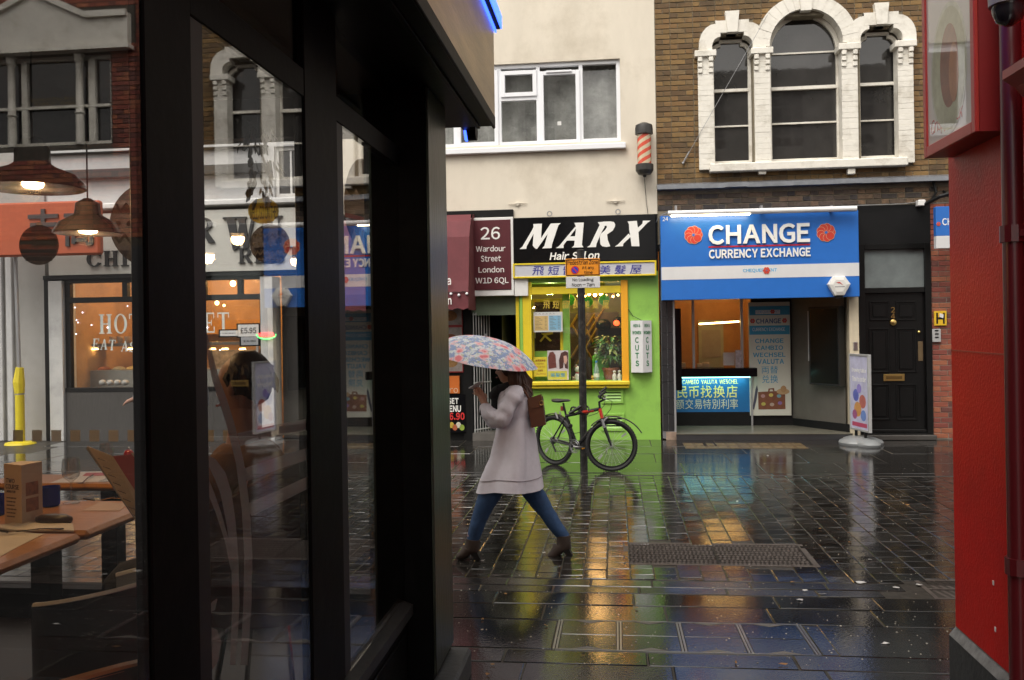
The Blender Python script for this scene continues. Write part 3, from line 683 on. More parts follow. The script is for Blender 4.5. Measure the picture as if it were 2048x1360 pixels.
# ---------------------------------------------------------------- brown brick house
brk = thing('brown_brick_building', 'brown brick house with white arched windows over the blue currency exchange', 'building', ((X1 + X2) / 2, YF, 0))
s_ = 1 / 132.5
c2x = PY(1611, 97, YF).x; zsp = PY(1611, 97, YF).z; zsill = PY(1614, 331, YF).z
cw = [(c2x - 144 * s_, 'side'), (c2x, 'mid'), (c2x + 144 * s_, 'side')]
zled = PY(1600, 366, YF).z
zlow = PY(1520, 415, YF).z
holes = [(c - 40 * s_, c + 40 * s_, zsill, zsp + 37 * s_) if k == 'side' else (c - 71 * s_, c + 71 * s_, zsill, zsp + 66 * s_) for c, k in cw]
b = MB(); wall(b, X1 + .001, X2, 3.0, ZTOP, YF + .008, YF + .4, holes); b.obj('wall', MORTAR, brk)
MB().box(X1 + .01, X2 - .01, YF + 3.2, YF + 6, 0, ZTOP).obj('rear_wall', MORTAR, brk)
MB().box(X1, X2 + .05, YF - .1, YF + 6, ZTOP, ZTOP + .12).obj('parapet', PWHITE, brk)
# bricks, Flemish bond
BM = {}
def brick_mesh(w, m, k):
    key = (round(w, 3), m.name, k)
    if key not in BM:
        r2 = random.Random(k * 7 + 1); b = MB(); j = lambda: r2.uniform(-.002, .002); h = .067; d = .03
        f = [(-w / 2 + j() + .003, -.004 + j() * .6, .003 + j()), (w / 2 - .003 + j(), -.004 + j() * .6, .003 + j()), (w / 2 - .003 + j(), -.004 + j() * .6, h - .003 + j()), (-w / 2 + .003 + j(), -.004 + j() * .6, h - .003 + j())]
        g = [(-w / 2, 0, 0), (w / 2, 0, 0), (w / 2, 0, h), (-w / 2, 0, h)]; e = [(p[0], d, p[2]) for p in g]
        b.add(f + g + e, [(0, 1, 2, 3), (0, 4, 5, 1), (1, 5, 6, 2), (2, 6, 7, 3), (3, 7, 4, 0), (4, 8, 9, 5), (5, 9, 10, 6), (6, 10, 11, 7), (7, 11, 8, 4)])
        me = b.mesh('brick'); me.materials.append(m); BM[key] = (me, b)
    return BM[key]
def bond(x0, x1, z0, z1, excl, hrow=.0795, str_=.228, hd=.114, flem=True):
    "list of (centre x, z, width) clear of excl(z) -> list of intervals"
    out = []; z = z0; r = 0
    while z + .06 < z1:
        iv = sorted(excl(z + .035)); x = x0 - (0 if r % 2 == 0 else (str_ - hd / 2 + .057 if flem else str_ / 2)); k = r
        while x < x1:
            w = (str_ if (k % 2 == 0) else hd) if flem else str_; segs = [(max(x, x0), min(x + w - .01, x1))]
            for (a, b) in iv:
                ns = []
                for (p, q) in segs:
                    if b <= p or a >= q: ns.append((p, q))
                    else:
                        if a - p > .03: ns.append((p, a))
                        if q - b > .03: ns.append((b, q))
                segs = ns
            for (p, q) in segs:
                if q - p > .03: out.append(((p + q) / 2, z, q - p))
            x += w; k += 1
        z += hrow; r += 1
    return out
def put_bricks(lst, parent, m, limit, stuff, y=YF, nm='brick'):
    off = ROOT[parent.name]; r2 = random.Random(len(lst)); big = MB()
    for i, (x, z, w) in enumerate(lst):
        w = round(w / .02) * .02 if w < .1 or .12 < w < .2 else w
        me, b = brick_mesh(max(w, .04), m, r2.randrange(3)); dy = r2.uniform(-.003, .002)
        if i < limit:
            o = bpy.data.objects.new(nm, me); COL.objects.link(o); o.parent = parent; o.location = Vector((x, y + dy, z)) - off
            o.rotation_euler = (0, r2.uniform(-.006, .006), 0)
        else: big.add([(v[0] + x, v[1] + y + dy, v[2] + z) for v in b.v], b.f)
    if big.v: big.obj(stuff, m, parent, kind='stuff')
def exclw(z):
    iv = []
    if zsill - .04 < z < zsp + .02: iv.append((PY(1397, 220, YF).x, PY(1824, 220, YF).x))
    if z >= zsp + .02:
        d = z - (zsp + 6 * s_)
        if abs(d) < 98 * s_: h = sqrt((98 * s_) ** 2 - d * d); iv.append((c2x - h, c2x + h))
        d2 = z - zsp
        for c, k in cw:
            if k == 'side' and d2 < 60 * s_:
                h = 64 * s_ * (1 - max(0, (d2 - 14 * s_) / (60 * s_)) ** 2) ** .5 if d2 < 70 * s_ else 0; h = max(h, 32 * s_); iv.append((c - h, c + h))
            if k == 'side' and 60 * s_ <= d2 < 76 * s_: iv.append((c - 13 * s_, c + 13 * s_))
    return iv
lst = bond(X1 + .012, X2 - .01, zled + .05, ZTOP - .05, exclw)
zvis = PY(1500, -8, YF).z
lst.sort(key=lambda t: (0 if t[1] < zvis else 1, -t[1] if False else abs(t[1] - 5.5)))
put_bricks(lst, brk, BRICK, 300, 'brick_run')
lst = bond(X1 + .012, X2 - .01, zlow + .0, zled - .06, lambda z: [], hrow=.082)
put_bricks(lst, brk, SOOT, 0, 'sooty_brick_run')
# surround
sy0, sy1 = YF - .07, YF + .16
for xa, xb in ((1396, 1427), (1508, 1540), (1682, 1714), (1794, 1825)):
    x0 = PY(xa, 220, YF).x; x1 = PY(xb, 220, YF).x; zb_ = zsill - (.02 if xa in (1396, 1794) else -.02)
    pier = MB().box(x0 + .004, x1 - .004, sy0 + .005, sy1, zb_, zsp - .02).obj('pier', PWHITE, brk)
    n = int((zsp - .02 - zb_) / .0795); pb = MB()
    for i in range(n):
        z = zb_ + (zsp - .02 - zb_) * i / n; pb.bbox(x0, x1, sy0 + random.uniform(-.002, .002), sy0 + .03, z + .0008, z + (zsp - .02 - zb_) / n - .0008, .0022)
    pb.obj('painted_course', PWHITE, pier)
    MB().bbox(x0 - .045, x1 + .045, sy0 - .05, sy1, zsp - .075, zsp + .02, .008).obj('capital', PWHITE, brk)
    for cx in (x0 + .035, x1 - .035):
        cb = MB()
        for q, (dz, ext) in enumerate(((0, .045), (.085, .033), (.17, .02))):
            cb.bbox(cx - .034, cx + .034, sy0 - ext, sy0 + .01, zsp - .08 - dz - .07, zsp - .08 - dz, .008)
        cb.obj('corbel', PWHITE, brk)
def arc(cx, cz, r, a0, a1, n): return [(cx + r * cos(a0 + (a1 - a0) * i / n), cz + r * sin(a0 + (a1 - a0) * i / n)) for i in range(n + 1)]
zc = zsp + 6 * s_
ring = MB()
N = 17
for i in range(N):
    a0 = pi * i / N + .004; a1 = pi * (i + 1) / N - .004
    pts = arc(c2x, zc, 71 * s_, a0, a1, 2) + arc(c2x, zc, (100 + random.uniform(-.3, .3)) * s_, a1, a0, 2)
    MB().prism(pts, sy0 + random.uniform(-.003, .003), sy1).obj('voussoir', PWHITE, brk)
MB().prism(arc(c2x, zc, 71.8 * s_, 0, pi, 30) + arc(c2x, zc, 99 * s_, pi, 0, 30), sy0 + .006, sy1 - .003).obj('arch_core', PWHITE, brk)
MB().prism([(c2x - 15 * s_, zc + 112 * s_), (c2x + 15 * s_, zc + 112 * s_), (c2x + 10 * s_, zc + 66 * s_), (c2x - 10 * s_, zc + 66 * s_)], sy0 - .035, sy1).obj('keystone', PWHITE, brk)
for c, k in cw:
    if k != 'side': continue
    def q(l): return [(c + x * s_, zsp + z * s_) for x, z in l]
    inn = [(-40, 2)] + [(-40 + 17 * (1 - cos(t)), 11 + 19 * sin(t)) for t in [pi / 2 * i / 5 for i in range(6)]] + [(-23, 37.6)]
    out = [(-66, 2), (-66, 14)] + [(-66 + 33 * (1 - cos(t)), 14 + 42 * sin(t)) for t in [pi / 2 * i / 6 for i in range(1, 7)]] + [(-33, 63)]
    L = inn + out[::-1]; Rr = [(-x, z) for x, z in L]
    # clip the outline that would run through the middle arch
    MB().prism(q(L), sy0 + .004, sy1 - .002).obj('arch_half', PWHITE, brk); MB().prism(q(Rr), sy0 + .004, sy1 - .002).obj('arch_half', PWHITE, brk)
    MB().prism(q([(-33, 37.6), (33, 37.6), (33, 62), (-33, 62)]), sy0 + .002, sy1 - .004).obj('lintel', PWHITE, brk)
    MB().prism(q([(-14, 79), (14, 79), (9.5, 37), (-9.5, 37)]), sy0 - .035, sy1 - .006).obj('keystone', PWHITE, brk)
b = MB(); xx0 = PY(1418, 332, YF).x; xx1 = PY(1811, 330, YF).x; b.bbox(xx0, xx1, YF - .14, YF + .2, zsill - .07, zsill + .055, .012); b.obj('sill', PWHITE, brk)
for px in (1523, 1700):
    p = PY(px, 345, YF); MB().bbox(p.x - .055, p.x + .055, YF - .1, YF, p.z - .04, p.z + .045, .008).obj('sill_bracket', PWHITE, brk)
wy = YF + .17
for c, k in cw:
    hw = 40 * s_ if k == 'side' else 71 * s_
    zb_ = zsill + .05
    if k == 'side':
        top = [(c + x * s_, zsp + z * s_) for x, z in ([(40, 0)] + [(40 - 17 * (1 - cos(t)), 6 + 19 * sin(t)) for t in [pi / 2 * i / 5 for i in range(6)]] + [(23, 32), (-23, 32)] + [(-40 + 17 * (1 - cos(t)), 6 + 19 * sin(t)) for t in [pi / 2 * i / 5 for i in range(5, -1, -1)]] + [(-40, 0)])]
        inset = 6 * s_
    else: top = arc(c, zc, 71 * s_, 0, pi, 28); inset = 7 * s_
    def sh(p): return (c + (p[0] - c) * (1 - inset / hw), p[1] - inset * (1 if p[1] > zsp + .05 else 0))
    outer = [(c - hw, zb_), (c + hw, zb_)] + top
    inn = [(c - hw + inset, zb_ + .09), (c + hw - inset, zb_ + .09)] + [sh(p) for p in top]
    fr = MB(); n = len(outer)
    vs = [(p[0], wy, p[1]) for p in outer] + [(p[0], wy, p[1]) for p in inn] + [(p[0], wy + .08, p[1]) for p in inn]
    fr.add(vs, [(i, (i + 1) % n, (i + 1) % n + n, i + n) for i in range(n)] + [(i + n, (i + 1) % n + n, (i + 1) % n + 2 * n, i + 2 * n) for i in range(n)])
    wf = fr.obj('window', PWHITE, brk)
    MB().prism(inn, wy + .05, wy + .06).obj('pane', DPANE, wf)
    rails = ((1525, 172, .045), (1525, 244, .022)) if k == 'side' else ((1611, 102, .024), (1611, 173, .05), (1611, 243, .024))
    for (_, py, h) in rails:
        z = PY(1611, py, YF + .1).z
        MB().box(c - hw + inset - .005, c + hw - inset + .005, wy - .012 if h > .04 else wy + .015, wy + .048, z - h / 2, z + h / 2).obj('sash_bar', PWHITE, wf)
    if k == 'side':
        pass
# lead ledge
l0 = PY(1314, 372, YF - .08); l1 = PY(1886, 358, YF - .08)
b = MB(); n = 14
for i in range(n):
    xa = l0.x + (X2 - l0.x) * i / n; xb = l0.x + (X2 - l0.x) * (i + 1) / n; j = random.uniform(-.008, .008)
    b.add([(xa, YF - .14, zled - .045 + j), (xb + .01, YF - .14, zled - .045 + j), (xb + .01, YF - .135, zled + .02 + j), (xa, YF - .135, zled + .02 + j), (xa, YF + .01, zled + .06), (xb + .01, YF + .01, zled + .06), (xa, YF + .0, zled - .05), (xb + .01, YF + .0, zled - .05)],
          [(0, 1, 2, 3), (3, 2, 5, 4), (0, 6, 7, 1), (0, 3, 4, 6), (1, 7, 5, 2)])
b.obj('lead_ledge', LEAD, brk)
# tension wire with bottle screw
b = MB(); pa = PY(1366, 326, YF - .03); pb = PY(1535, 30, YF - .3); b.tube([pa, pb], .004, 5); b.tube([pa, pa + (pb - pa) * .08], .012, 6); b.ball(pa, .02, 8, 6); b.obj('tension_wire', ALU, brk)
# ground floor of the exchange: recess
ex0 = PY(1350, 720, YF).x; ex1 = PY(1701, 720, YF).x; exf = PY(1500, 866, YF).z; ezt = zlow
TILE = mat('black glazed tile', (.022, .022, .024), .15, var=.2); GROUT = mat('grey grout', (.16, .16, .165), .8)
tlx0 = X1 + .03; tlx1 = PY(1347, 720, YF).x
MB().box(tlx0, tlx1, YF + .005, YF + .4, 0.02, ezt - .1).obj('tiled_pier', GROUT, brk)
pier = brk.children[-1]
nr = 9; H = 2.15
zz = .14
while zz < 2.9:
    for cxi in range(2):
        xa = tlx0 + (tlx1 - tlx0) * cxi / 2 + .004; xb = tlx0 + (tlx1 - tlx0) * (cxi + 1) / 2 - .004
        MB().bbox(xa, xb, YF - .008, YF + .004, zz, zz + .244, .003).obj('tile', TILE, pier)
    zz += .25
MB().box(tlx0 + .05, tlx1 + .03, YF - .02, YF + .3, 0, .12).obj('broken_stone', mat('broken stone', (.28, .2, .15), .9, var=.4, bump=.01, bs=20), brk)
MB().bbox(tlx1 - .0, tlx1 + .03, YF - .01, YF + .3, .1, ezt - .2, .004).obj('steel_trim', ALU, brk)
MB().box(ex0, ex1, YF - .06, YF + 3, 0, exf - .012).obj('step', mat('black step', (.03, .03, .032), .4, coat=.3), brk)
MB().box(ex0, ex1, YF - .07, YF + 3, exf - .012, exf).obj('entrance_floor', mat('wet entrance floor', (.14, .13, .1), .35, var=.25, coat=.5, crough=.15), brk)
MB().box(ex0 - .1, X2, YF + .05, YF + 3, ezt - .28, ezt - .2).obj('soffit', DARK, brk)
MB().box(X1 + .01, X2 - .005, YF + .03, YF + .38, ezt - .6, ezt).obj('shop_lintel', mat('sooty timber', (.03, .026, .024), .7, var=.5, bump=.006, bs=25), brk)
yc = YF + 1.0
# counter
cx0 = ex0; cx1 = PY(1503, 745, yc).x
czt = PY(1430, 736, yc - .1).z; czb = PY(1430, 753, yc - .1).z
MB().bbox(cx0, cx1 + .06, yc - .22, yc + .2, czb, czt, .006).obj('counter_top', BLACKG, brk)
pz0 = PY(1430, 824, yc).z; MB().box(cx0, cx1, yc - .01, yc + .05, exf, pz0).obj('counter_base', BLACK, brk)
PANB = mat('counter blue', (.012, .13, .34), .4, var=.08)
pan = MB().box(cx0, cx1 - .02, yc - .01, yc + .05, pz0 + .002, czb - .002).obj('counter_front', PANB, brk)
MB().box(cx1 - .018, cx1 + .01, yc - .03, yc + .05, exf, czb - .002).obj('counter_edge', ALU, brk)
MB().box(cx0 + .1, cx1 - .05, yc - .2, yc - .17, czb - .016, czb - .003).obj('strip_light', glow('teal strip', (.4, 1, .85), 2.2), brk)
lamp('counter_strip_lamp', ((cx0 + cx1) / 2, yc - .12, czb - .02), 1.7, (.55, 1, .85), area=(cx1 - cx0 - .2, .03), rot=(radians(25), 0, 0), parent=brk)
YEL = mat('pale yellow letters', (.72, .6, .2), .5); PAL = mat('pale letters', (.62, .6, .45), .5)
label_text('lettering', 'CAMBIO  VALUTA  WESCHEL', rect(1365, 759, 1476, 768, yc - .012), yc - .0105, YEL, pan, bold=.02)
label_text('lettering', '民币找换店', rect(1354, 771, 1475, 796, yc - .012), yc - .0105, YEL, pan, bold=.008)
label_text('lettering', '额交易特別利率', rect(1352, 798, 1476, 818, yc - .012), yc - .0105, PAL, pan)
# glazed screen and warm room behind it
EXW = mat('exchange warm wall', (.42, .24, .1), .7, var=.15)
sx = cx1; zts = ezt - .3
for px in (1387, 1484): 
    x = PY(px, 660, yc).x; MB().box(x - .02, x + .02, yc + .02, yc + .08, czt + .001, zts).obj('screen_post', ALU, brk)
MB().box(cx0, sx, yc + .04, yc + .048, czt + .001, zts).obj('counter_screen', PANE, brk)
MB().add([(cx0 - .3, yc + 1.4, 0), (sx + .1, yc + 1.4, 0), (sx + .1, yc + 1.4, zts), (cx0 - .3, yc + 1.4, zts), (cx0 - .3, yc + .1, 0), (sx + .1, yc + .1, 0), (cx0 - .3, yc + .1, zts), (sx + .1, yc + .1, zts)],
         [(0, 1, 2, 3), (4, 0, 3, 6), (1, 5, 7, 2), (3, 2, 7, 6)]).obj('cashier_room', EXW, brk)
x0, x1, z0, z1 = rect(1398, 640, 1448, 735, yc + 1.3); MB().box(x0, x1, yc + 1.36, yc + 1.39, z0, z1).obj('cashier_door', mat('pale green door', (.35, .4, .3), .5), brk)
x0, x1, z0, z1 = rect(1404, 660, 1442, 715, yc + 1.3); MB().box(x0, x1, yc + 1.345, yc + 1.355, z0, z1).obj('notice', mat('grey notice', (.3, .31, .28), .6), brk)
x0, x1, z0, z1 = rect(1447, 705, 1470, 731, yc + .03); MB().box(x0, x1, yc + .06, yc + .064, z0, z1).obj('notice', WHITE, brk)
x0, x1, z0, z1 = rect(1470, 700, 1483, 731, yc + .0); MB().box(x0, x1, yc - .06, yc - .03, czt + .001, z1).obj('leaflet_rack', mat('leaflets', (.35, .28, .3), .5, var=.6, vs_=20), brk)
pa = PY(1398, 648, yc + .5); pb = PY(1478, 643, yc + .5)
MB().tube([pa, pb], .014, 6).obj('tube_light', glow('warm tube', (1, .62, .2), 14), brk)
lamp('cashier_lamp', ((pa.x + pb.x) / 2, yc + .6, zts - .25), 13, (1, .55, .2), .1, parent=brk)
for px, py in ((1364, 729), (1412, 729), (1401, 731)):
    p = PY(px, py, yc + .3); MB().bbox(p.x - .06, p.x + .06, yc + .25, yc + .4, czt + .0, p.z + .03, .006).obj('cash_tray', mat('desk clutter', (.5, .42, .25), .5), brk)
x0, x1, z0, z1 = rect(1348, 617, 1363, 781, YF + .3); MB().bbox(x0 + .01, x1, YF + .3, YF + .42, z0, z1, .006).obj('display_cabinet', BLACKG, brk)
# back door with banner
bx0, bx1, bz0, bz1 = rect(1498, 604, 1581, 831, yc)
MB().box(sx + .012, PY(1590, 720, yc).x, yc + .03, yc + .1, exf, zts).obj('back_door', BLACK, brk)
# angled steel wall on the right
A_ = Vector((PY(1584, 720, yc).x, yc + .03, 0)); B_ = Vector((ex1 - .05, YF + .12, 0)); dn = Vector((A_.y - B_.y, -(A_.x - B_.x), 0)).normalized()
if dn.y > 0: dn = -dn
def wl_(px, py): return PP(px, py, A_, dn)
GREYW = mat('grey steel wall', (.13, .12, .105), .38, metal=.35, var=.12)
def slabp(px0, pxa, p1, zlo, zhi, off, th):
    a = wl_(px0, 700); b = wl_(pxa, 700); n = dn
    q = [a + n * off, b + n * off, b + n * (off - th), a + n * (off - th)]
    return MB().add([(v.x, v.y, zlo) for v in q] + [(v.x, v.y, zhi) for v in q], [(0, 3, 2, 1), (4, 5, 6, 7), (0, 1, 5, 4), (1, 2, 6, 5), (2, 3, 7, 6), (3, 0, 4, 7)])
MB().add([(A_.x, A_.y, exf), (B_.x, B_.y, exf), (B_.x, B_.y, zts), (A_.x, A_.y, zts)], [(0, 1, 2, 3)]).obj('steel_wall', GREYW, brk)
slabp(1584, 1700, 0, exf + .001, exf + .12, .01, .01).obj('skirting', BLACK, brk)
jx0, jx1, jz0, jz1 = rect(1700, 600, 1719, 866, YF - .02)
MB().box(jx0, jx1, YF - .02, YF + .25, exf - .1, ezt - .25).obj('door_jamb', mat('cream jamb', (.6, .52, .38), .6), brk)
sw = PY(1711, 692, YF - .03); MB().bbox(sw.x - .03, sw.x + .03, YF - .035, YF - .018, sw.z - .06, sw.z + .06, .004).obj('key_switch', STEEL, brk)
# door number 24
kx0, kx1, kz0, kz1 = rect(1719, 490, 1863, 876, YF)
KB = mat('black door paint', (.006, .006, .006), .3, var=.25, bump=.0008, bs=25, spec=.22)
MB().box(kx0 - .01, X2 - .1, YF + .0, YF + .3, PY(1790, 487, YF).z, ezt - .02).obj('door_fascia', mat('black fascia', (.007, .007, .0075), .5, var=.3, spec=.2), brk)
fr = MB(); frame(fr, kx0, kx1, .04, PY(1790, 487, YF).z, .085, YF - .03, YF + .1, .06)
fr = fr.obj('door_frame', KB, brk)
tzf = PY(1790, 579, YF).z; MB().bbox(kx0 + .085, kx1 - .085, YF - .01, YF + .1, tzf - .05, tzf + .03, .006).obj('transom', KB, brk)
fx0, fx1, fz0, fz1 = rect(1728, 494, 1850, 577, YF + .03); MB().box(kx0 + .085, kx1 - .085, YF + .03, YF + .04, tzf + .031, PY(1790, 487, YF).z - .086).obj('fanlight', mat('frosted fanlight', (.14, .16, .16), .25, var=.25, vs_=3), brk)
door = MB().box(kx0 + .086, kx1 - .086, YF + .035, YF + .09, .1, tzf - .051); door = door.obj('door', KB, brk)
for (a_, b_, c_, d_) in ((1738, 602, 1779, 641), (1791, 602, 1833, 641), (1738, 656, 1779, 745), (1791, 656, 1833, 745), (1739, 768, 1780, 840), (1792, 768, 1834, 840)):
    x0, x1, z0, z1 = rect(a_, b_, c_, d_, YF + .04)
    pm = frame(MB(), x0, x1, z0, z1, .022, YF + .02, YF + .036); pm.bbox(x0 + .05, x1 - .05, YF + .024, YF + .036, z0 + .05, z1 - .05, .01); pm.obj('door_panel', KB, door)
x0, x1, z0, z1 = rect(1767, 748, 1809, 762, YF + .03); lb = MB().bbox(x0, x1, YF + .02, YF + .034, z0, z1, .004); lb.obj('letter_box', BRASS, door)
x0, x1, z0, z1 = rect(1772, 752, 1804, 758, YF + .03); MB().bbox(x0, x1, YF + .014, YF + .019, z0, z1, .002).obj('letter_flap', mat('dark brass', (.2, .13, .05), .4, metal=1), door)
p = PY(1787, 645, YF); MB().lathe([(.012, 0), (.05, -.004), (.045, -.03), (.015, -.045)], (p.x, YF + .034, p.z), 12, 'y').obj('door_knocker', BRASS, door, smooth=True)
p = PY(1839, 664, YF); MB().lathe([(.012, 0), (.024, -.004), (.022, -.02), (.01, -.03)], (p.x, YF + .034, p.z), 12, 'y').obj('lock', mat('bright brass', (.75, .55, .2), .2, metal=1), door, smooth=True)
x0, x1, z0, z1 = rect(1836, 683, 1846, 722, YF + .03); MB().bbox(x0, x1, YF + .026, YF + .034, z0, z1, .003).obj('push_plate', mat('worn brass', (.22, .16, .09), .4, metal=.8), door)
label_text('door_number', '2', rect(1782, 614, 1790, 625, YF + .03), YF + .034, BRASS, door, depth=.006, bold=.01)
label_text('door_number', '4', rect(1782, 627, 1790, 638, YF + .03), YF + .034, BRASS, door, depth=.006, bold=.01)
x0, x1, z0, z1 = rect(1735, 852, 1850, 860, YF); MB().bbox(kx0 + .09, kx1 - .09, YF - .02, YF + .034, .1, .15, .01).obj('weather_bar', KB, door)
MB().bbox(kx0 - .02, kx1 + .02, YF - .12, YF + .1, 0, .075, .01).obj('door_step', mat('dark stone step', (.05, .045, .04), .5, coat=.3), brk)
# red brick jamb right of the door
lst = bond(kx1 + .012, X2 + .3, .02, ezt - .02, lambda z: [], hrow=.0775, flem=False, str_=.215)
MB().box(kx1 + .004, X2 + .3, YF + .002, YF + .4, 0, ezt).obj('brick_pier', mat('grey mortar', (.2, .17, .14), .9, var=.3), brk)
put_bricks(lst, brk, RBRICK, 140, 'red_brick_run', nm='red_brick')
# ================================================================== SIGNS AND FITTINGS ON THE FAR SIDE
def board(px0, py0, px1, py1, Y, depth, m, name, parent, ch=.006):
    x0, x1, z0, z1 = rect(px0, py0, px1, py1, Y)
    return MB().bbox(x0, x1, Y, Y + depth, z0, z1, ch).obj(name, m, parent)
def flat(pts, Y, depth=.002):
    "pixel outline on the plane Y, a thin plate in front of it"
    q = [PY(px, py, Y) for px, py in pts]; return MB().prism([(p.x, p.z) for p in q], Y - depth, Y)
def ell(cx, cy_, rx, ry, n=16, a0=0): return [(cx + rx * cos(a0 + 2 * pi * i / n), cy_ + ry * sin(a0 + 2 * pi * i / n)) for i in range(n)]
# --- maroon awning of the takeaway at the far left
tak = thing('takeaway_building', 'takeaway front with food photographs beside the doorway of number 26', 'shop', (XC0 + .7, YF, 0))
pj = PY(934, 700, YF).x
MB().box(XC0 + .01, pj - .06, YF + .01, YF + .4, 0, 2.9).obj('shop_wall', BLACK, tak)
awn = thing('shop_awning', 'maroon fabric shop awning with white lettering and bulbs along its edge', 'awning', (XC0 + .8, YF - .4, 2.3))
AW = mat('maroon canvas', (.12, .022, .028), .75, var=.15, vs_=5, bump=.004, bs=9)
ax1 = PY(944, 520, YF - .35).x; ax0 = XC0 + .12; zt_ = PY(915, 430, YF - .02).z; zb_ = PY(915, 585, YF - .75).z
prof = [(YF - .02, zt_), (YF - .2, zt_ - .02), (YF - .42, zt_ - .14), (YF - .58, zt_ - .4), (YF - .7, zb_ + .18), (YF - .75, zb_)]
b = MB(); n = len(prof)
vs = [(ax0, y, z) for y, z in prof] + [(ax1 - .03 * (i < 2), y, z) for i, (y, z) in enumerate(prof)]
b.add(vs, [(i, i + n, i + 1 + n, i + 1) for i in range(n - 1)]); b.add([(ax1, y, z) for y, z in prof] + [(ax1, YF - .02, zb_)], [list(range(n + 1))]); b.obj('canopy', AW, awn)
v = MB(); vz = zb_ - .26; k = 12
for i in range(k):
    xa = ax0 + (ax1 - ax0) * i / k; xb = ax0 + (ax1 - ax0) * (i + 1) / k; xm = (xa + xb) / 2
    v.add([(xa, YF - .752, zb_), (xb, YF - .752, zb_), (xb, YF - .757, vz + .03), (xm, YF - .758, vz), (xa, YF - .757, vz + .03)], [(0, 1, 2, 3, 4)])
v.add([(ax1, YF - .752, zb_), (ax1, YF - .05, zb_), (ax1, YF - .05, vz), (ax1, YF - .755, vz)], [(0, 1, 2, 3)]); v.obj('valance', AW, awn)
def awt(s, r): return label_text('lettering', s, r, YF - .772, LETW, awn, depth=.001, bold=.02)
awt('a', rect(894, 556, 902, 570, YF - .77)); awt('n', rect(896, 596, 903, 609, YF - .77))
for i in range(7):
    x = ax1 - .02 - i * .12; MB().ball((x, YF - .77, zb_ - .02 - .02 * (i % 2)), .022, 8, 6).obj('bulb', mat('white bulb', (.8, .8, .82), .2), awn)
b = MB(); b.tube([(ax1 - .02 - i * .06, YF - .765, zb_ + .01 * (i % 2)) for i in range(20)], .006, 5); b.obj('bulb_cable', PLASTK, awn)
# takeaway posters
FR = mat('red poster frame', (.3, .03, .03), .5)
pb_ = MB(); x0, x1, z0, z1 = rect(880, 606, 928, 745, YF - .02); pst = thing('food_poster', 'tall red framed poster of noodle dishes behind the umbrella', 'poster', ((x0 + x1) / 2, YF - .02, z0))
MB().bbox(x0, x1, YF - .03, YF + .005, z0, z1, .004).obj('frame', FR, pst)
for i in range(3):
    zc_ = z1 - (z1 - z0) * (i + .5) / 3; hh = (z1 - z0) / 6 - .02; MB().box(x0 + .02, x1 - .03, YF - .035, YF - .031, zc_ - hh, zc_ + hh).obj('photo', mat('photo grey', (.3, .26, .24), .4, var=.5), pst)
    d = MB(); d.prism([(x0 + (x1 - x0) * .45 + .11 * cos(q), zc_ - .02 + .08 * sin(q)) for q in [2 * pi * j / 14 for j in range(14)]], YF - .038, YF - .0355); d.obj('dish', mat('dish %d' % i, [(.3, .14, .05), (.22, .07, .03), (.32, .17, .06)][i], .5, var=.5, vs_=25), pst)
x0, x1, z0, z1 = rect(880, 752, 919, 787, YF - .03); sg = thing('orange_sign', 'orange panel with a pale flourish above the set menu board', 'sign', ((x0 + x1) / 2, YF - .03, z0))
MB().bbox(x0, x1, YF - .04, YF + .005, z0, z1, .003).obj('panel', mat('orange print', (.62, .16, .03), .4), sg)
label_text('lettering', 'ro', rect(899, 776, 916, 786, YF - .04), YF - .0405, mat('peach print', (.7, .5, .35), .5), sg)
mb = board(880, 789, 931, 866, YF - .05, .05, BLACKG, 'panel', None); x0, x1, z0, z1 = rect(880, 789, 931, 866, YF - .05)
sm = thing('menu_board', 'black board offering a SET MENU price beside the doorway', 'menu board', ((x0 + x1) / 2, YF - .05, z0))
mb.parent = sm; mb.location = mb.location - sm.location; ROOT[mb.name] = ROOT[sm.name]
label_text('lettering', 'SET', rect(896, 796, 917, 808, YF - .052), YF - .0525, LETW, sm, bold=.04)
label_text('lettering', 'MENU', rect(889, 811, 922, 824, YF - .052), YF - .0525, LETW, sm, bold=.04)
label_text('lettering', '6.90', rect(899, 825, 929, 840, YF - .052), YF - .0525, mat('red print', (.6, .03, .03), .5), sm, bold=.04)
for i, c in enumerate(((.5, .35, .05), (.4, .1, .04), (.6, .55, .45), (.25, .35, .05))):
    flat(ell(903 + i * 7, 850 + (i % 2) * 5, 5, 6), YF - .053, .002).obj('dish', mat('print food %d' % i, c, .5, var=.4), sm)
# --- number 26 board
x0, x1, z0, z1 = rect(934, 435, 1027, 592, YF - .12)
s26 = thing('address_sign', 'maroon address board with white frame giving number and street', 'sign', ((x0 + x1) / 2, YF - .12, z0))
MB().bbox(x0, x1, YF - .12, YF - .003, z0, z1, .006).obj('box', WHITE, s26)
r = rect(942, 440, 1022, 580, YF - .122); MB().bbox(r[0], r[1], YF - .13, YF - .121, r[2], r[3], .004).obj('panel', MAROON, s26)
for s__, a_, b_, c_, d_ in (('26', 961, 454, 1000, 479), ('Wardour', 952, 491, 1011, 503), ('Street', 962, 511, 1002, 523), ('London', 957, 533, 1008, 545), ('W1D 6QL', 951, 555, 1017, 569)):
    label_text('lettering', s__, rect(a_, b_, c_, d_, YF - .13), YF - .1305, LETW, s26, bold=.012)
x0, x1, z0, z1 = rect(1025, 557, 1056, 592, YF - .1); MB().bbox(x0 + .03, x1, YF - .1, YF - .003, z0, z1, .005).obj('side_box', WHITE, s26)
x0, x1, z0, z1 = rect(895, 421, 1027, 435, YF - .02); MB().bbox(XC0, x1, YF - .05, YF + .03, z0, z1, .006).obj('shop_cornice', BLACK, cream)
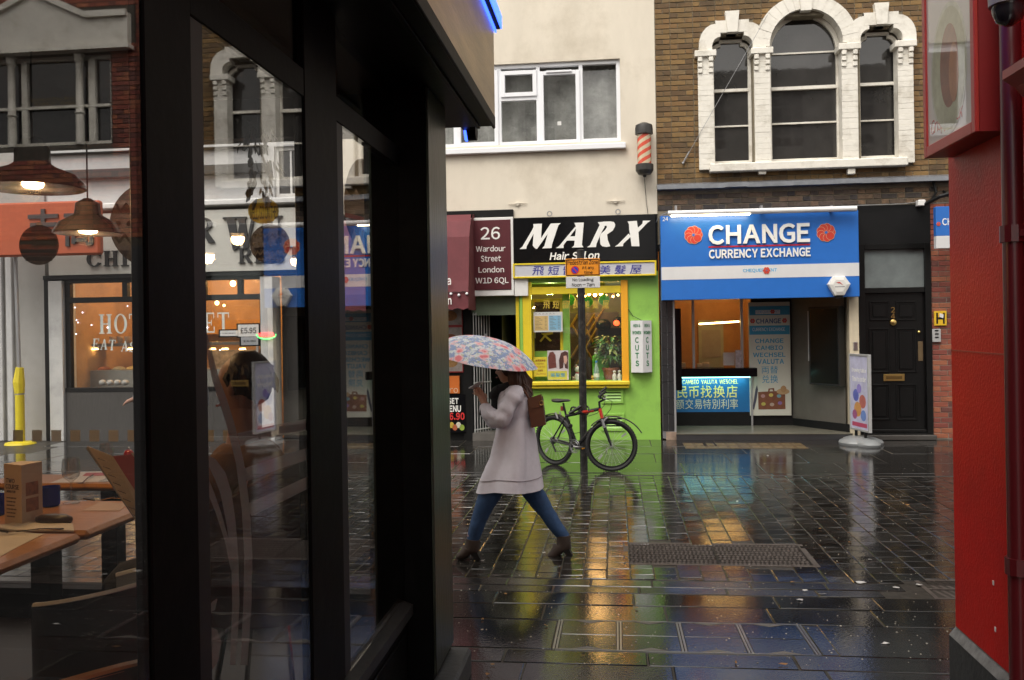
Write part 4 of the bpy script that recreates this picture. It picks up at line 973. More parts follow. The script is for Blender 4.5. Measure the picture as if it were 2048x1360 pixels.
# --- MARX fascia
x0, x1, z0, z1 = rect(1028, 432, 1312, 523, YF - .1); xm1 = min(x1, X1 - .01)
mx = thing('salon_fascia', 'glossy black fascia with big white slanted letters MARX', 'sign', ((x0 + x1) / 2, YF - .1, z0))
MB().bbox(x0, xm1, YF - .1, YF - .002, z0, z1, .006).obj('board', BLACKG, mx)
def zm(pts): return [(1030 + x / 7.06, 430 + y / 7.06) for x, y in pts]
MX = [('M', [[(258, 128), (380, 122), (366, 330), (505, 120), (645, 115), (612, 145), (522, 415), (518, 465), (382, 472), (415, 435), (462, 265), (310, 480), (280, 470), (250, 430), (262, 265), (165, 440), (160, 478), (65, 480), (105, 445), (240, 215), (262, 170)]]),
      ('A', [[(850, 165), (868, 180), (685, 425), (685, 465), (575, 467), (620, 440)], [(838, 110), (972, 106), (945, 420), (965, 455), (800, 460), (835, 430), (862, 180), (855, 150)], [(775, 303), (852, 300), (846, 360), (728, 362)]]),
      ('R', [[(1168, 102), (1260, 94), (1264, 168), (1212, 262), (1150, 410), (1145, 452), (1018, 455), (1060, 425), (1195, 140)], [(1245, 93), (1350, 90), (1395, 98), (1415, 130), (1410, 165), (1380, 220), (1300, 274), (1212, 266), (1270, 215), (1300, 170), (1290, 150), (1262, 152)], [(1300, 272), (1310, 350), (1345, 442), (1290, 452), (1230, 440), (1205, 410), (1198, 310), (1213, 264)]]),
      ('X', [[(1590, 90), (1720, 82), (1735, 180), (1745, 260), (1757, 440), (1645, 440), (1632, 330), (1612, 200), (1610, 130)], [(1725, 190), (1800, 120), (1805, 80), (1915, 78), (1875, 105), (1738, 247)], [(1605, 262), (1636, 305), (1530, 405), (1523, 440), (1410, 445), (1455, 415)]])]
for nm, polys in MX:
    b = MB()
    for i, p in enumerate(polys):
        q = [PY(a, c, YF - .115) for a, c in zm(p)]; b.prism([(v.x, v.z) for v in q], YF - .115 - i * .0006, YF - .101)
    b.obj('letter', LETW, mx)
label_text('lettering', 'Hair Salon', rect(1099, 503, 1199, 519, YF - .103), YF - .1015, LETW, mx, bold=.03, shear=.2)
for px, py in ((1099, 430), (1236, 426)):
    p = PY(px, py, YF - .06); MB().torus((p.x, YF - .06, p.z + .02), .035, .008, 'y', 14, 6).obj('fixing_ring', ALU, mx)
# --- yellow framed strip sign
x0, x1, z0, z1 = rect(1026, 524, 1313, 554, YF - .14)
st = thing('salon_strip_sign', 'long pale sign in yellow frame with blue Chinese characters', 'sign', ((x0 + x1) / 2, YF - .14, z0))
frame(MB(), x0, x1, z0, z1, .026, YF - .15, YF - .101).obj('frame', YELLOW, st)
MB().box(x0 + .02, x1 - .02, YF - .135, YF - .105, z0 + .02, z1 - .02).obj('panel', mat('lilac grey panel', (.5, .5, .55), .4, var=.03), st)
INK = mat('blue ink', (.03, .03, .25), .5)
for ch, px in (('飛', 1076), ('短', 1107), ('留', 1138), ('長', 1168), ('美', 1209), ('髮', 1240), ('屋', 1271)):
    label_text('character', ch, rect(px - 12, 531 - (px - 1170) * .012, px + 12, 549 - (px - 1170) * .012, YF - .137), YF - .136, INK, st, bold=.004, shear=.12)
# --- MEN & WOMEN CUTS light box (folded in a V)
x0, x1, z0, z1 = rect(1262, 641, 1304, 745, YF - .14); xm = (x0 + x1) / 2 + .02
cu = thing('cuts_light_box', 'white two-faced light box lettered MEN & WOMEN CUTS in green', 'sign', (xm, YF - .1, z0))
MB().prism([(x0, YF - .003), (x0, YF - .06), (xm, YF - .16), (x1, YF - .06), (x1, YF - .003)], z0, z1, 'z').obj('box', SIGNW, cu)
GLT = mat('dark green letters', (.01, .16, .05), .5)
for side, (xa, ya, xb, yb) in enumerate(((x0, YF - .06, xm, YF - .16), (xm, YF - .16, x1, YF - .06))):
    w = xb - xa
    def tf(q, xa=xa, ya=ya, xb=xb, yb=yb):
        u = (q[0] - xa) / (xb - xa); return (q[0], ya + (yb - ya) * u + (q[1]) - .0015, q[2])
    H_ = z1 - z0
    b = MB(); text(b, 'MEN &', xa + w * .22, xb - w * .2, z1 - H_ * .13, z1 - H_ * .065, 0, tf=tf, bold=.03); text(b, 'WOMEN', xa + w * .14, xb - w * .14, z1 - H_ * .265, z1 - H_ * .2, 0, tf=tf, bold=.04)
    for i, ch in enumerate('CUTS'): text(b, ch, xa + w * .36, xb - w * .34, z1 - H_ * (.43 + .15 * i), z1 - H_ * (.32 + .15 * i), 0, tf=tf, bold=.03)
    b.obj('lettering', GLT, cu)
b = MB(); b.tube([PY(1256, 618, YF - .01), PY(1266, 632, YF - .02), PY(1278, 638, YF - .05), PY(1283, 641, YF - .08)], .005, 5); b.obj('cable', PLASTK, cu)
# --- barber pole
p0 = PY(1288, 270, YF - .16); p1 = PY(1288, 328, YF - .16); zb0, zb1 = p1.z, p0.z; bx = p0.x
bp = thing('barber_pole', 'red and cream striped barber pole with black caps on the cream wall', 'barber pole', (bx, YF - .16, zb0))
rad = .105
BRD = mat('barber red', (.62, .09, .05), .25, var=.05); BCR = mat('barber cream', (.6, .5, .34), .25, var=.05)
for k in range(6):
    v = MB(); nz = 26; L = []
    for i in range(nz + 1):
        zz = zb0 + (zb1 - zb0) * i / nz; c_ = k * pi / 3 + (zz - zb0) * pi / .18; L.append([(bx + rad * cos(c_ + pi / 3 * t / 5), YF - .16 + rad * sin(c_ + pi / 3 * t / 5), zz) for t in range(6)])
    v.add([p for r in L for p in r], [(i * 6 + t, i * 6 + t + 1, (i + 1) * 6 + t + 1, (i + 1) * 6 + t) for i in range(nz) for t in range(5)]); v.obj('red_stripe' if k % 2 else 'cream_stripe', BRD if k % 2 else BCR, bp, smooth=True)
CAPB = mat('black cap', (.03, .028, .026), .4, var=.3)
MB().lathe([(rad + .004, 0), (rad + .03, .01), (rad + .03, .1), (rad + .02, .15), (.05, .185), (0.01, .19)], (bx, YF - .16, zb1), 18).obj('cap', CAPB, bp, smooth=30)
MB().lathe([(.02, -.2), (.03, -.17), (rad - .01, -.16), (rad + .03, -.1), (rad + .03, -.01), (rad + .004, 0)], (bx, YF - .16, zb0), 18).obj('cap', CAPB, bp, smooth=30)
b = MB(); b.box(bx - .03, bx + .03, YF - .16, YF, zb1 + .04, zb1 + .08); b.box(bx - .03, bx + .03, YF - .16, YF, zb0 - .08, zb0 - .04); b.obj('bracket', CAPB, bp)
# --- parking sign on its pole
pg = PZ(1168, 936); px_, py__ = pg.x, pg.y
ps = thing('parking_sign', 'black post carrying an orange pedestrian zone plate over a white loading plate', 'road sign', (px_, py__, 0))
zt_ = PY(1166, 504, py__).z
POLE = mat('chipped black post', (.014, .014, .014), .35, var=.4, dirt=(.22, .2, .18), ds=14, da=.35)
MB().tube([(px_, py__, -.02), (px_, py__, zt_)], .047, 14).obj('post', POLE, ps, smooth=40)
MB().lathe([(.049, 0), (.049, .025), (.02, .035)], (px_, py__, zt_), 14).obj('post_cap', PLASTK, ps)
yb = py__ - .062
OR = mat('sign orange', (.75, .26, .012), .35, var=.06)
x0, x1, z0, z1 = rect(1131, 517, 1200, 552, yb); pl = MB().bbox(x0, x1, yb, yb + .012, z0, z1, .004).obj('plate', OR, ps)
fr_ = MB(); frame(fr_, x0 + .008, x1 - .008, z0 + .008, z1 - .008, .008, yb - .0015, yb - .0002); fr_.obj('border', BLACK, pl)
label_text('lettering', 'Pedestrian Zone', rect(1135, 520, 1196, 529, yb), yb - .0003, BLACK, pl, bold=.012)
label_text('lettering', 'At any', rect(1164, 532, 1188, 540, yb), yb - .0003, BLACK, pl, bold=.012)
label_text('lettering', 'time', rect(1168, 541, 1185, 548, yb), yb - .0003, BLACK, pl, bold=.012)
flat(ell(1150, 540, 8.2, 8.2, 22), yb - .0002, .002).obj('no_waiting_ring', mat('sign red', (.55, .02, .03), .4), pl)
flat(ell(1150, 540, 6.2, 6.2, 22), yb - .0022, .001).obj('no_waiting_disc', mat('sign disc blue', (.03, .04, .4), .4), pl)
flat([(1145.2, 536.4), (1146.6, 535), (1154.8, 543.4), (1153.4, 544.8)], yb - .0034, .001).obj('no_waiting_bar', mat('sign red', (.55, .02, .03), .4), pl)
x0, x1, z0, z1 = rect(1132, 553, 1200, 576, yb); pl = MB().bbox(x0, x1, yb, yb + .012, z0, z1, .004).obj('plate', SIGNW, ps)
label_text('lettering', 'No loading', rect(1145, 556, 1187, 564, yb), yb - .0003, BLACK, pl, bold=.012)
label_text('lettering', 'Noon - 7am', rect(1144, 566, 1189, 573, yb), yb - .0003, BLACK, pl, bold=.012)
for z in (PY(1166, 528, yb).z, PY(1166, 565, yb).z): MB().box(px_ - .055, px_ + .055, yb + .012, py__ + .055, z - .012, z + .012).obj('clamp', ALU, ps)
# --- CHANGE sign
YC = YF - .24
x0, x1, z0, z1 = rect(1322, 426, 1718, 597, YC)
ch = thing('change_sign', 'large blue currency exchange sign with raised white CHANGE lettering', 'sign', ((x0 + x1) / 2, YC, z0))
MB().bbox(x0, x1, YC, YF - .06, z0, z1, .005).obj('board', BLUE, ch)
r = rect(1322, 530, 1718, 556, YC); MB().box(x0 + .002, x1 - .002, YC - .003, YC, r[2], r[3]).obj('white_band', SIGNW, ch)
cmb = MB(); text(cmb, 'CHANGE', *rect(1417, 448, 1620, 487, YC - .03), YC - .002, depth=.03, bold=.03); cmb.obj('lettering', LETW, ch)
cmb = MB(); text(cmb, 'CURRENCY EXCHANGE', *rect(1418, 497, 1621, 515, YC - .01), YC - .002, depth=.015, bold=.035); cmb.obj('lettering', LETW, ch)
r = rect(1417, 490, 1620, 493, YC); MB().box(r[0], r[1], YC - .006, YC - .001, r[2], r[3]).obj('red_rule', mat('rule red', (.5, .02, .04), .4), ch)
ROS = mat('rosette red', (.52, .045, .03), .4, var=.06); ROSE = mat('rosette edge', (.6, .35, .2), .5)
def rosette(cx, cy_, R, Y, parent, n=9):
    p = PY(cx, cy_, Y); b1 = MB(); b2 = MB(); u = 1 / (F / Y) * R
    for i in range(n):
        a = 2 * pi * i / n; d = i * .0005
        ox, oz = p.x + cos(a) * u * .56, p.z + sin(a) * u * .56
        def disc(mb, r_, y): mb.prism([(ox + r_ * cos(t), oz + r_ * sin(t)) for t in [2 * pi * j / 16 for j in range(16)]], y, Y)
        disc(b2, u * .45, Y - .002 - d * 2); disc(b1, u * .41, Y - .0026 - d * 2)
    b2.obj('rosette_edge', ROSE, parent); b1.obj('rosette', ROS, parent)
    b3 = MB().prism([(p.x + u * .15 * cos(t), p.z + u * .15 * sin(t)) for t in [2 * pi * j / 10 for j in range(10)]], Y - .014, Y); b3.obj('rosette_eye', BLUE, parent)
rosette(1387, 470, 18, YC, ch); rosette(1652, 465, 18, YC, ch)
CY_ = mat('cyan print', (.05, .35, .62), .5)
label_text('lettering', 'CHEQUEPOINT', rect(1486, 537, 1554, 545, YC - .004), YC - .0032, CY_, ch, bold=.02); rosette(1533, 541, 7, YC - .005, ch, 6)
label_text('lettering', '24', rect(1325, 434, 1336, 442, YC), YC - .0005, LETW, ch)
# fluorescent fitting along the sign top
pa = PY(1336, 427, YC - .12); pb = PY(1713, 417, YC - .12)
tl = thing('sign_light', 'white tube light over the blue sign glowing along its left half', 'light fitting', ((pa.x + pb.x) / 2, YC - .1, pa.z))
MB().tube([pa, pb], .042, 12).obj('housing', mat('white housing', (.72, .72, .72), .35), tl, smooth=40)
for px in (1352, 1523, 1663):
    q = PY(px, 415, YC - .1); b = MB(); b.box(q.x - .015, q.x + .015, YC - .12, YC + .02, q.z - .05, q.z + .03); b.obj('arm', ALU, tl)
qa = PY(1342, 431, YC - .13); qb = PY(1500, 427, YC - .13); MB().tube([qa, qb], .02, 8).obj('lit_tube', glow('sign tube', (1, .8, .45), 9), tl)
lamp('sign_lamp', ((qa.x + qb.x) / 2, YC - .16, qa.z - .03), 1.1, (1, .85, .55), area=(qb.x - qa.x, .03), rot=(radians(35), 0, 0), parent=tl)
b = MB(); b.tube([PY(1714, 411, YF - .05), PY(1800, 408, YF - .03), PY(1832, 405, YF - .02), PY(1845, 412, YF - .05)], .006, 5); b.tube([PY(1336, 424, YF - .2), PY(1318, 432, YF - .05), PY(1312, 445, YF - .03)], .006, 5); b.obj('cable', mat('grey cable', (.3, .3, .3), .5), tl)
# alarm box
p = PY(1678, 571, YC - .05); ab = thing('alarm_box', 'white hexagonal alarm sounder box on the blue sign', 'alarm box', (p.x, YC - .05, p.z))
hx = [(-.5, .86), (.5, .86), (1, .12), (.42, -.95), (-.42, -.95), (-1, .12)]
def hexa(k, y): return [(p.x + a * .165 * k, y, p.z + c * .16 * k) for a, c in hx]
MB().loft([hexa(1, YC - .001), hexa(1, YC - .05), hexa(.93, YC - .085), hexa(.6, YC - .1)]).obj('cover', mat('alarm white', (.66, .65, .62), .35, var=.06), ab)
MB().box(p.x - .05, p.x + .05, YC - .06, YC - .002, p.z - .19, p.z - .15).obj('strobe', BLACK, ab)
MB().prism([(p.x - .05, p.z + .045), (p.x + .0, p.z + .05), (p.x + .05, p.z + .0), (p.x + .0, p.z + .03), (p.x - .02, p.z + .03)], YC - .103, YC - .1005).obj('emblem', mat('emblem red', (.5, .04, .03), .5), ab)
MB().box(p.x - .07, p.x + .07, YC - .102, YC - .1005, p.z - .025, p.z - .012).obj('emblem_line', mat('grey print', (.25, .25, .25), .5), ab)
# banner door
bn = thing('rate_banner', 'tall white banner listing CHANGE CAMBIO WECHSEL VALUTA over a suitcase picture', 'banner', ((bx0 + bx1) / 2, yc, bz0))
yb = yc - .015
MB().bbox(bx0, bx1, yb, yc + .025, bz0, bz1, .004).obj('panel', mat('banner white', (.55, .54, .47), .5, var=.04), bn)
TEAL = mat('banner teal', (.03, .26, .45), .5)
for a_, b_ in ((612, 630), (651, 669)):
    r = rect(1498, a_, 1580, b_, yb); MB().box(r[0] + .005, r[1] - .005, yb - .002, yb, r[2], r[3]).obj('band', TEAL, bn)
r = rect(1511, 620, 1560, 628, yb); MB().box(r[0], r[1], yb - .003, yb - .0021, r[2], r[3]).obj('logo_strip', SIGNW, bn); label_text('lettering', 'CHEQUEPOINT', rect(1513, 621, 1558, 627, yb), yb - .0031, CY_, bn); rosette(1545, 623, 4.5, yb - .0035, bn, 6)
label_text('lettering', 'CHANGE', rect(1512, 637, 1562, 647, yb), yb - .0005, mat('navy print', (.04, .08, .2), .5), bn, bold=.035); rosette(1505, 642, 5, yb, bn, 6); rosette(1569, 641, 5, yb, bn, 6)
label_text('lettering', 'CURRENCY EXCHANGE', rect(1505, 655, 1570, 662, yb), yb - .0022, SIGNW, bn)
for s__, a_, b_, c_, d_ in (('CHANGE', 1510, 677, 1567, 686), ('CAMBIO', 1512, 691, 1566, 700), ('WECHSEL', 1506, 705, 1571, 714), ('VALUTA', 1515, 718, 1568, 728)):
    label_text('lettering', s__, rect(a_, b_, c_, d_, yb), yb - .0005, TEAL, bn, bold=.03)
label_text('lettering', '両替', rect(1523, 732, 1556, 747, yb), yb - .0005, TEAL, bn); label_text('lettering', '兑换', rect(1524, 750, 1556, 766, yb), yb - .0005, TEAL, bn)
SC = mat('suitcase print', (.17, .06, .03), .5, var=.3, vs_=14)
flat([(1516, 784), (1570, 781), (1571, 818), (1517, 819)], yb - .0003).obj('suitcase_print', SC, bn)
flat([(1536, 783), (1537, 777), (1548, 776), (1549, 782), (1546, 782), (1545, 779), (1540, 779), (1539, 783)], yb - .0003).obj('handle_print', SC, bn)
for i, (cx, cy_) in enumerate(((1526, 792), (1542, 790), (1558, 792), (1527, 808), (1544, 809), (1560, 806))):
    flat(ell(cx, cy_, 4.5, 3.6, 10), yb - .0025, .001).obj('sticker_print', mat('sticker %d' % i, [(.35, .2, .2), (.5, .4, .1), (.15, .3, .35), (.4, .35, .08), (.4, .3, .25), (.2, .12, .3)][i], .5), bn)
flat(ell(1566, 783, 13, 6, 16, .5), yb - .003, .001).obj('hat_print', mat('hat print', (.42, .27, .14), .5), bn); flat(ell(1567, 778, 6, 7, 12), yb - .0042, .001).obj('hat_print', mat('hat print2', (.36, .21, .1), .5), bn)
flat([(1508, 820), (1505, 817), (1511, 778), (1514, 770), (1516, 779), (1513, 800)], yb - .0003).obj('umbrella_print', mat('umbrella print', (.06, .06, .09), .5), bn)
# screen and poster on the angled wall
tv = thing('wall_screen', 'black switched-off rate screen on the angled steel wall', 'screen', wl_(1660, 690))
def onw(px, py, off): v = wl_(px, py); return v + dn * off
def slabw(px0, px1, py0, py1, off, th, m, name, parent):
    a, b_ = onw(px0, (py0 + py1) / 2, off), onw(px1, (py0 + py1) / 2, off); zt = onw((px0 + px1) / 2, py0, off).z; zb = onw((px0 + px1) / 2, py1, off).z
    q = [a, b_, b_ - dn * th, a - dn * th]; b = MB(); b.add([(v.x, v.y, zb) for v in q] + [(v.x, v.y, zt) for v in q], [(0, 3, 2, 1), (4, 5, 6, 7), (0, 1, 5, 4), (1, 2, 6, 5), (2, 3, 7, 6), (3, 0, 4, 7)]); b.fix = True
    return b.obj(name, m, parent)
slabw(1629, 1690, 613, 770, .12, .115, PLASTK, 'case', tv); slabw(1632, 1687, 617, 766, .1215, .001, mat('dark screen', (.006, .007, .007), .15, var=.2), 'display', tv)
pp = thing('rates_poster', 'narrow white poster half hidden behind the dark screen', 'poster', wl_(1624, 670)); slabw(1617, 1627, 622, 722, .012, .01, SIGNW, 'sheet', pp)
for i, (a_, b_) in enumerate(((626, 637), (640, 652), (656, 672))): slabw(1619, 1626, a_, b_, .0135, .001, mat('poster blue', (.05, .15, .4), .5), 'printed_block', pp)
cm = PY(1622, 602, YF + .5); MB().lathe([(.07, 0), (.06, -.05), (.02, -.07)], (cm.x, YF + .5, ezt - .28), 12).obj('ceiling_speaker', mat('dark grey plastic', (.05, .05, .05), .5), brk)
# blue projecting sign, H sign, intercom, flood light
x0, x1, z0, z1 = rect(1872, 412, 1960, 496, YF - .6)
hs = thing('projecting_sign', 'small blue and white projecting sign starting CHA past the red wall', 'sign', (x0 + .3, YF - .6, z0))
zz_ = (z1 - z0)
MB().bbox(x0, x0 + .75, YF - .6, YF - .5, z0 + zz_ * .3, z1, .004).obj('blue_panel', BLUE, hs); MB().bbox(x0, x0 + .75, YF - .6, YF - .5, z0, z0 + zz_ * .298, .004).obj('white_panel', SIGNW, hs)
label_text('lettering', 'CHANGE', (x0 + .085, x0 + .5, z0 + zz_ * .55, z0 + zz_ * .72, 0), YF - .6005, LETW, hs, bold=.02); rosette(1877, 448, 4, YF - .601, hs, 6)
b = MB(); b.box(x0 + .3, x0 + .34, YF - .56, YF, z1, z1 + .05); b.tube([(x0 + .32, YF - .55, z1 + .02), (x0 + .32, YF, z1 + .3)], .015, 6); b.obj('bracket', BLACK, hs)
x0, x1, z0, z1 = rect(1868, 622, 1893, 651, YF - .02); h = thing('hydrant_sign', 'small yellow hydrant plate marked with a black H on the red bricks', 'sign', ((x0 + x1) / 2, YF - .02, z0))
MB().bbox(x0, x1, YF - .03, YF - .008, z0, z1, .003).obj('plate', mat('hydrant yellow', (.72, .45, .02), .4), h)
b = MB(); w = x1 - x0; hh = z1 - z0
b.box(x0 + w * .16, x0 + w * .3, YF - .032, YF - .0302, z0 + hh * .12, z1 - hh * .12); b.box(x1 - w * .3, x1 - w * .16, YF - .032, YF - .0302, z0 + hh * .12, z1 - hh * .12); b.box(x0 + w * .3, x1 - w * .3, YF - .0322, YF - .0302, z0 + hh * .42, z0 + hh * .56); b.obj('lettering', BLACK, h)
MB().prism([(x0 + w * .4, z0 + hh * .6), (x0 + w * .7, z0 + hh * .5), (x0 + w * .75, z0 + hh * .75), (x0 + w * .45, z0 + hh * .85)], YF - .036, YF - .033).obj('sticker', WHITE, h)
x0, x1, z0, z1 = rect(1864, 658, 1881, 684, YF - .02); ic = thing('door_intercom', 'small silver entry phone panel between the black door and the red wall', 'intercom', ((x0 + x1) / 2, YF - .02, z0))
MB().bbox(x0, x1, YF - .04, YF - .008, z0, z1, .004).obj('panel', mat('silver panel', (.45, .45, .45), .4, metal=.3), ic)
for i in range(3): MB().box(x0 + .035, x1 - .035, YF - .046, YF - .0405, z0 + .06 + i * .05, z0 + .08 + i * .05).obj('button', BLACK, ic)
p = PY(1844, 405, YF - .1); fl_ = thing('flood_light', 'small white junction box with dark bracket under the lead ledge', 'light fitting', (p.x, YF - .1, p.z)); MB().bbox(p.x - .06, p.x + .05, YF - .12, YF + .02, p.z - .05, p.z + .04, .01).obj('box', WHITE, fl_)
b = MB(); b.tube([(p.x, YF - .06, p.z - .05), (p.x + .2, YF - .25, p.z + .06), (p.x + .45, YF - .3, p.z + .12)], .03, 6); b.obj('arm', BLACK, fl_)
b = MB(); b.tube([PY(1866, 360, YF - .03), PY(1872, 385, YF - .06), PY(1862, 402, YF - .05)], .02, 6); b.obj('pipe', BLACK, brk)
# --- salon window things
ysh = YF + .3; fl = sz - .055
def onsh(name, label, cat, px, dy=.0, group=None):
    x = PY(px, 750, ysh + dy).x; return thing(name, label, cat, (x, ysh + dy, fl), group), x, ysh + dy
def paper(name, label, cat, r, y, m, extra=None):
    t = thing(name, label, cat, ((r[0] + r[1]) / 2, y, r[2])); MB().box(r[0], r[1], y, y + .003, r[2], r[3]).obj('sheet', m, t)
    if extra: extra(t)
    return t
yw = YF + .012
def pricelist(t):
    r1 = rect(1069, 632, 1096, 661, yw); r2 = rect(1098, 631, 1122, 661, yw)
    MB().box(*r1[:2], yw - .002, yw - .0005, *r1[2:]).obj('yellow_column', mat('list yellow', (.7, .5, .2), .5), t); MB().box(*r2[:2], yw - .002, yw - .0005, *r2[2:]).obj('blue_column', mat('list blue', (.25, .5, .68), .5), t)
    b = MB()
    for i in range(9):
        for r, w in ((r1, .8), (r2, .85)):
            z = r[3] - (r[3] - r[2]) * (i + .8) / 10; b.box(r[0] + .015, r[0] + (r[1] - r[0]) * (.35 + .12 * (i % 3)), yw - .003, yw - .0022, z - .003, z + .003); b.box(r[1] - .05, r[1] - .02, yw - .003, yw - .0022, z - .003, z + .003)
    b.obj('printed_line', mat('brown print', (.2, .15, .1), .6), t)
    r3 = rect(1070, 626, 1110, 629, yw); label_text('lettering', 'A A A A A A', r3, yw - .0003, mat('grey print', (.25, .25, .25), .5), t)
paper('price_list', 'printed price list with yellow and blue columns in the salon window', 'poster', rect(1067, 624, 1125, 664, yw), yw, WHITE, pricelist)
def hairposter(t):
    y2 = yw - .001
    r_ = rect(1096, 742, 1134, 759, yw); MB().box(*r_[:2], yw - .002, yw - .0005, *r_[2:]).obj('lower_panel', mat('poster yellow', (.6, .58, .1), .5), t)
    flat([(1099, 705), (1106, 703), (1111, 710), (1112, 724), (1113, 735), (1097, 738), (1096, 715)], y2).obj('hair_print', mat('auburn print', (.17, .05, .04), .5, var=.4, stretch=(6, 1, 1)), t)
    flat([(1122, 706), (1130, 702), (1136, 705), (1136, 738), (1130, 736), (1128, 722), (1126, 736), (1119, 738), (1118, 720)], y2).obj('hair_print', mat('dark hair print', (.09, .035, .03), .5, var=.4, stretch=(6, 1, 1)), t)
    flat([(1127, 712), (1133, 711), (1135, 720), (1132, 729), (1128, 725)], y2 - .0022, .001).obj('face_print', mat('skin print', (.6, .36, .28), .5), t)
    label_text('lettering', '美髮屋', rect(1101, 746, 1130, 754, yw), yw - .0024, CY_, t)
paper('hair_poster', 'white poster of two long hairstyles above a yellow panel', 'poster', rect(1095, 701, 1137, 760, yw), yw, mat('poster pink white', (.66, .6, .62), .5), hairposter)
def ynote(t):
    for i, (a_, b_, c_, d_, s__) in enumerate(((1071, 719, 1091, 723, '美美美美美'), (1074, 726, 1088, 729, 'HAIR CUT'), (1073, 732, 1090, 735, 'CUT AND WASH'), (1076, 739, 1086, 743, '美髮屋'), (1073, 746, 1091, 749, 'ALL DAYS'))):
        label_text('lettering', s__, rect(a_, b_, c_, d_, yw), yw - .0004, mat('red brown print', (.4, .1, .03), .5), t)
paper('yellow_notice', 'yellow handwritten notice low in the salon window beside the hair poster', 'notice', rect(1067, 714, 1094, 753, yw), yw, mat('notice yellow', (.75, .62, .05), .5), ynote)
GOLD = mat('gold window letters', (.6, .42, .06), .4, emit=(.6, .42, .06), es=0)
gl_ = thing('window_lettering', 'row of yellow Chinese characters across the top of the salon window', 'lettering', (PY(1150, 607, YF - .002).x, YF - .002, PY(1150, 607, YF - .002).z))
for ch_, px in (('飛', 1093), ('短', 1112), ('留', 1132), ('長', 1152), ('美', 1172), ('髮', 1191), ('屋', 1211)):
    label_text('character', ch_, rect(px - 7, 601, px + 7, 617, YF - .002), YF - .0005, GOLD, gl_, bold=.004, shear=.1)
x_ = thing('scissor_emblem', 'yellow scissor-shaped cutout on the dark inner salon door', 'emblem', PY(1094, 673, YF + .18)); yy_ = YF + .2
flat([(1082, 667), (1106, 664), (1106, 668), (1092, 671), (1104, 681), (1100, 683), (1090, 674), (1082, 684), (1079, 682), (1088, 671)], yy_, .006).obj('cutout', YELLOW, x_)
r = rect(1071, 600, 1127, 701, YF + .25); MB().box(r[0], r[1], YF + .26, YF + .28, r[2], r[3]).obj('inner_door_glass', mat('dark brown glass', (.05, .03, .02), .15, var=.3), cream)
# paper lanterns
LAN = mat('green paper lantern', (.08, .36, .05), .6, emit=(.05, .3, .03), es=.12)
for i, (px, py, r_) in enumerate(((1140, 600, 11), (1176, 603, 10.5), (1208, 600, 11))):
    p = PY(px, py, YF + .6); t = thing('paper_lantern', ['round green paper lantern at the mullion in the salon window', 'green paper lantern half hidden by the black sign post', 'green paper lantern under the warm bulbs at right of the window'][i], 'lantern', p, 'green paper lanterns in the salon window')
    R_l = r_ / 122; prof = []
    for k in range(15):
        a = pi * k / 14; rr_ = R_l * sin(a) * (1 + .03 * (k % 2)); prof.append((max(rr_, .03), -R_l * cos(a)))
    MB().lathe(prof, p, 16).obj('shade', LAN, t, smooth=20); MB().tube([p + Vector((0, 0, R_l)), p + Vector((0, 0, .5))], .003, 4).obj('string', PLASTK, t)
# lucky cats, figures, bottle, pot plant
CATW = mat('glazed white', (.62, .6, .54), .2); CATR = mat('glaze red', (.5, .04, .03), .3); CATG = mat('glaze gold', (.55, .33, .05), .3)
def cat(px, h, dy, label, body=CATW, arm=False, base=0.):
    t, x, y = onsh('cat_figurine', label, 'figurine', px, dy, 'lucky cat figurines in the salon window'); z = fl + base; t.location.z = z; ROOT[t.name] = Vector((x, y, z))
    MB().lathe([(.26 * h, 0), (.3 * h, .12 * h), (.27 * h, .35 * h), (.18 * h, .52 * h), (.05 * h, .6 * h)], (x, y, z), 12).obj('body', body, t, smooth=True)
    b = MB(); b.ball((x, y - .03 * h, z + .72 * h), (.22 * h, .19 * h, .19 * h), 12, 8)
    for s__ in (-1, 1): b.lathe([(.07 * h, 0), (.01, .14 * h)], (x + s__ * .13 * h, y, z + .84 * h), 6)
    b.obj('head', body, t, smooth=True); MB().torus((x, y - .01 * h, z + .55 * h), .16 * h, .03 * h, 'z', 12, 5).obj('collar', CATR, t)
    MB().tube([(x + .2 * h, y - .05, z + .4 * h), (x + .3 * h, y - .08, z + .7 * h), (x + .28 * h, y - .08, z + (1.15 if arm else .85) * h)], [.07 * h, .06 * h, .06 * h], 7).obj('paw', body, t)
    for s__ in (-1, 1): MB().lathe([(.045 * h, 0), (.008, .1 * h)], (x + s__ * .13 * h, y - .03 * h, z + .85 * h), 5).obj('ear', CATR, t)
    return t
cat(1158, .3, .0, 'large white lucky cat with raised paw behind the black sign post', arm=True); cat(1147, .12, -.06, 'tiny cream cat by the mullion left of the big one', body=mat('glaze cream', (.5, .42, .3), .3))
cat(1186, .13, -.06, 'small orange lucky cat beside the plastic bottle', body=CATG)
x0, x1, z0, z1 = rect(1185, 712, 1212, 762, ysh + .12); pd = tag(MB().bbox(x0, x1 + .05, ysh + .1, ysh + .4, fl, z1, .006).obj('display_plinth', mat('plinth green', (.1, .38, .03), .5)), 'lime green block carrying a white cat in the salon window', 'plinth')
cat(1193, .13, .2, 'white and red lucky cat standing on the green block', base=z1 - fl)
t, x, y = onsh('plastic_bottle', 'clear plastic water bottle with a blue cap in the salon window', 'bottle', 1193, -.1)
MB().lathe([(.035, 0), (.045, .01), (.045, .2), (.04, .23), (.018, .3), (.016, .33)], (x, y, fl), 14).obj('body', mat('pale blue bottle', (.4, .52, .5), .15, alpha=.55), t, smooth=True); MB().lathe([(.02, .33), (.02, .36)], (x, y, fl), 10).obj('cap', mat('cap blue', (.05, .25, .5), .4), t); MB().lathe([(.0465, .1), (.0465, .16)], (x, y, fl), 14, caps=False).obj('label', WHITE, t)
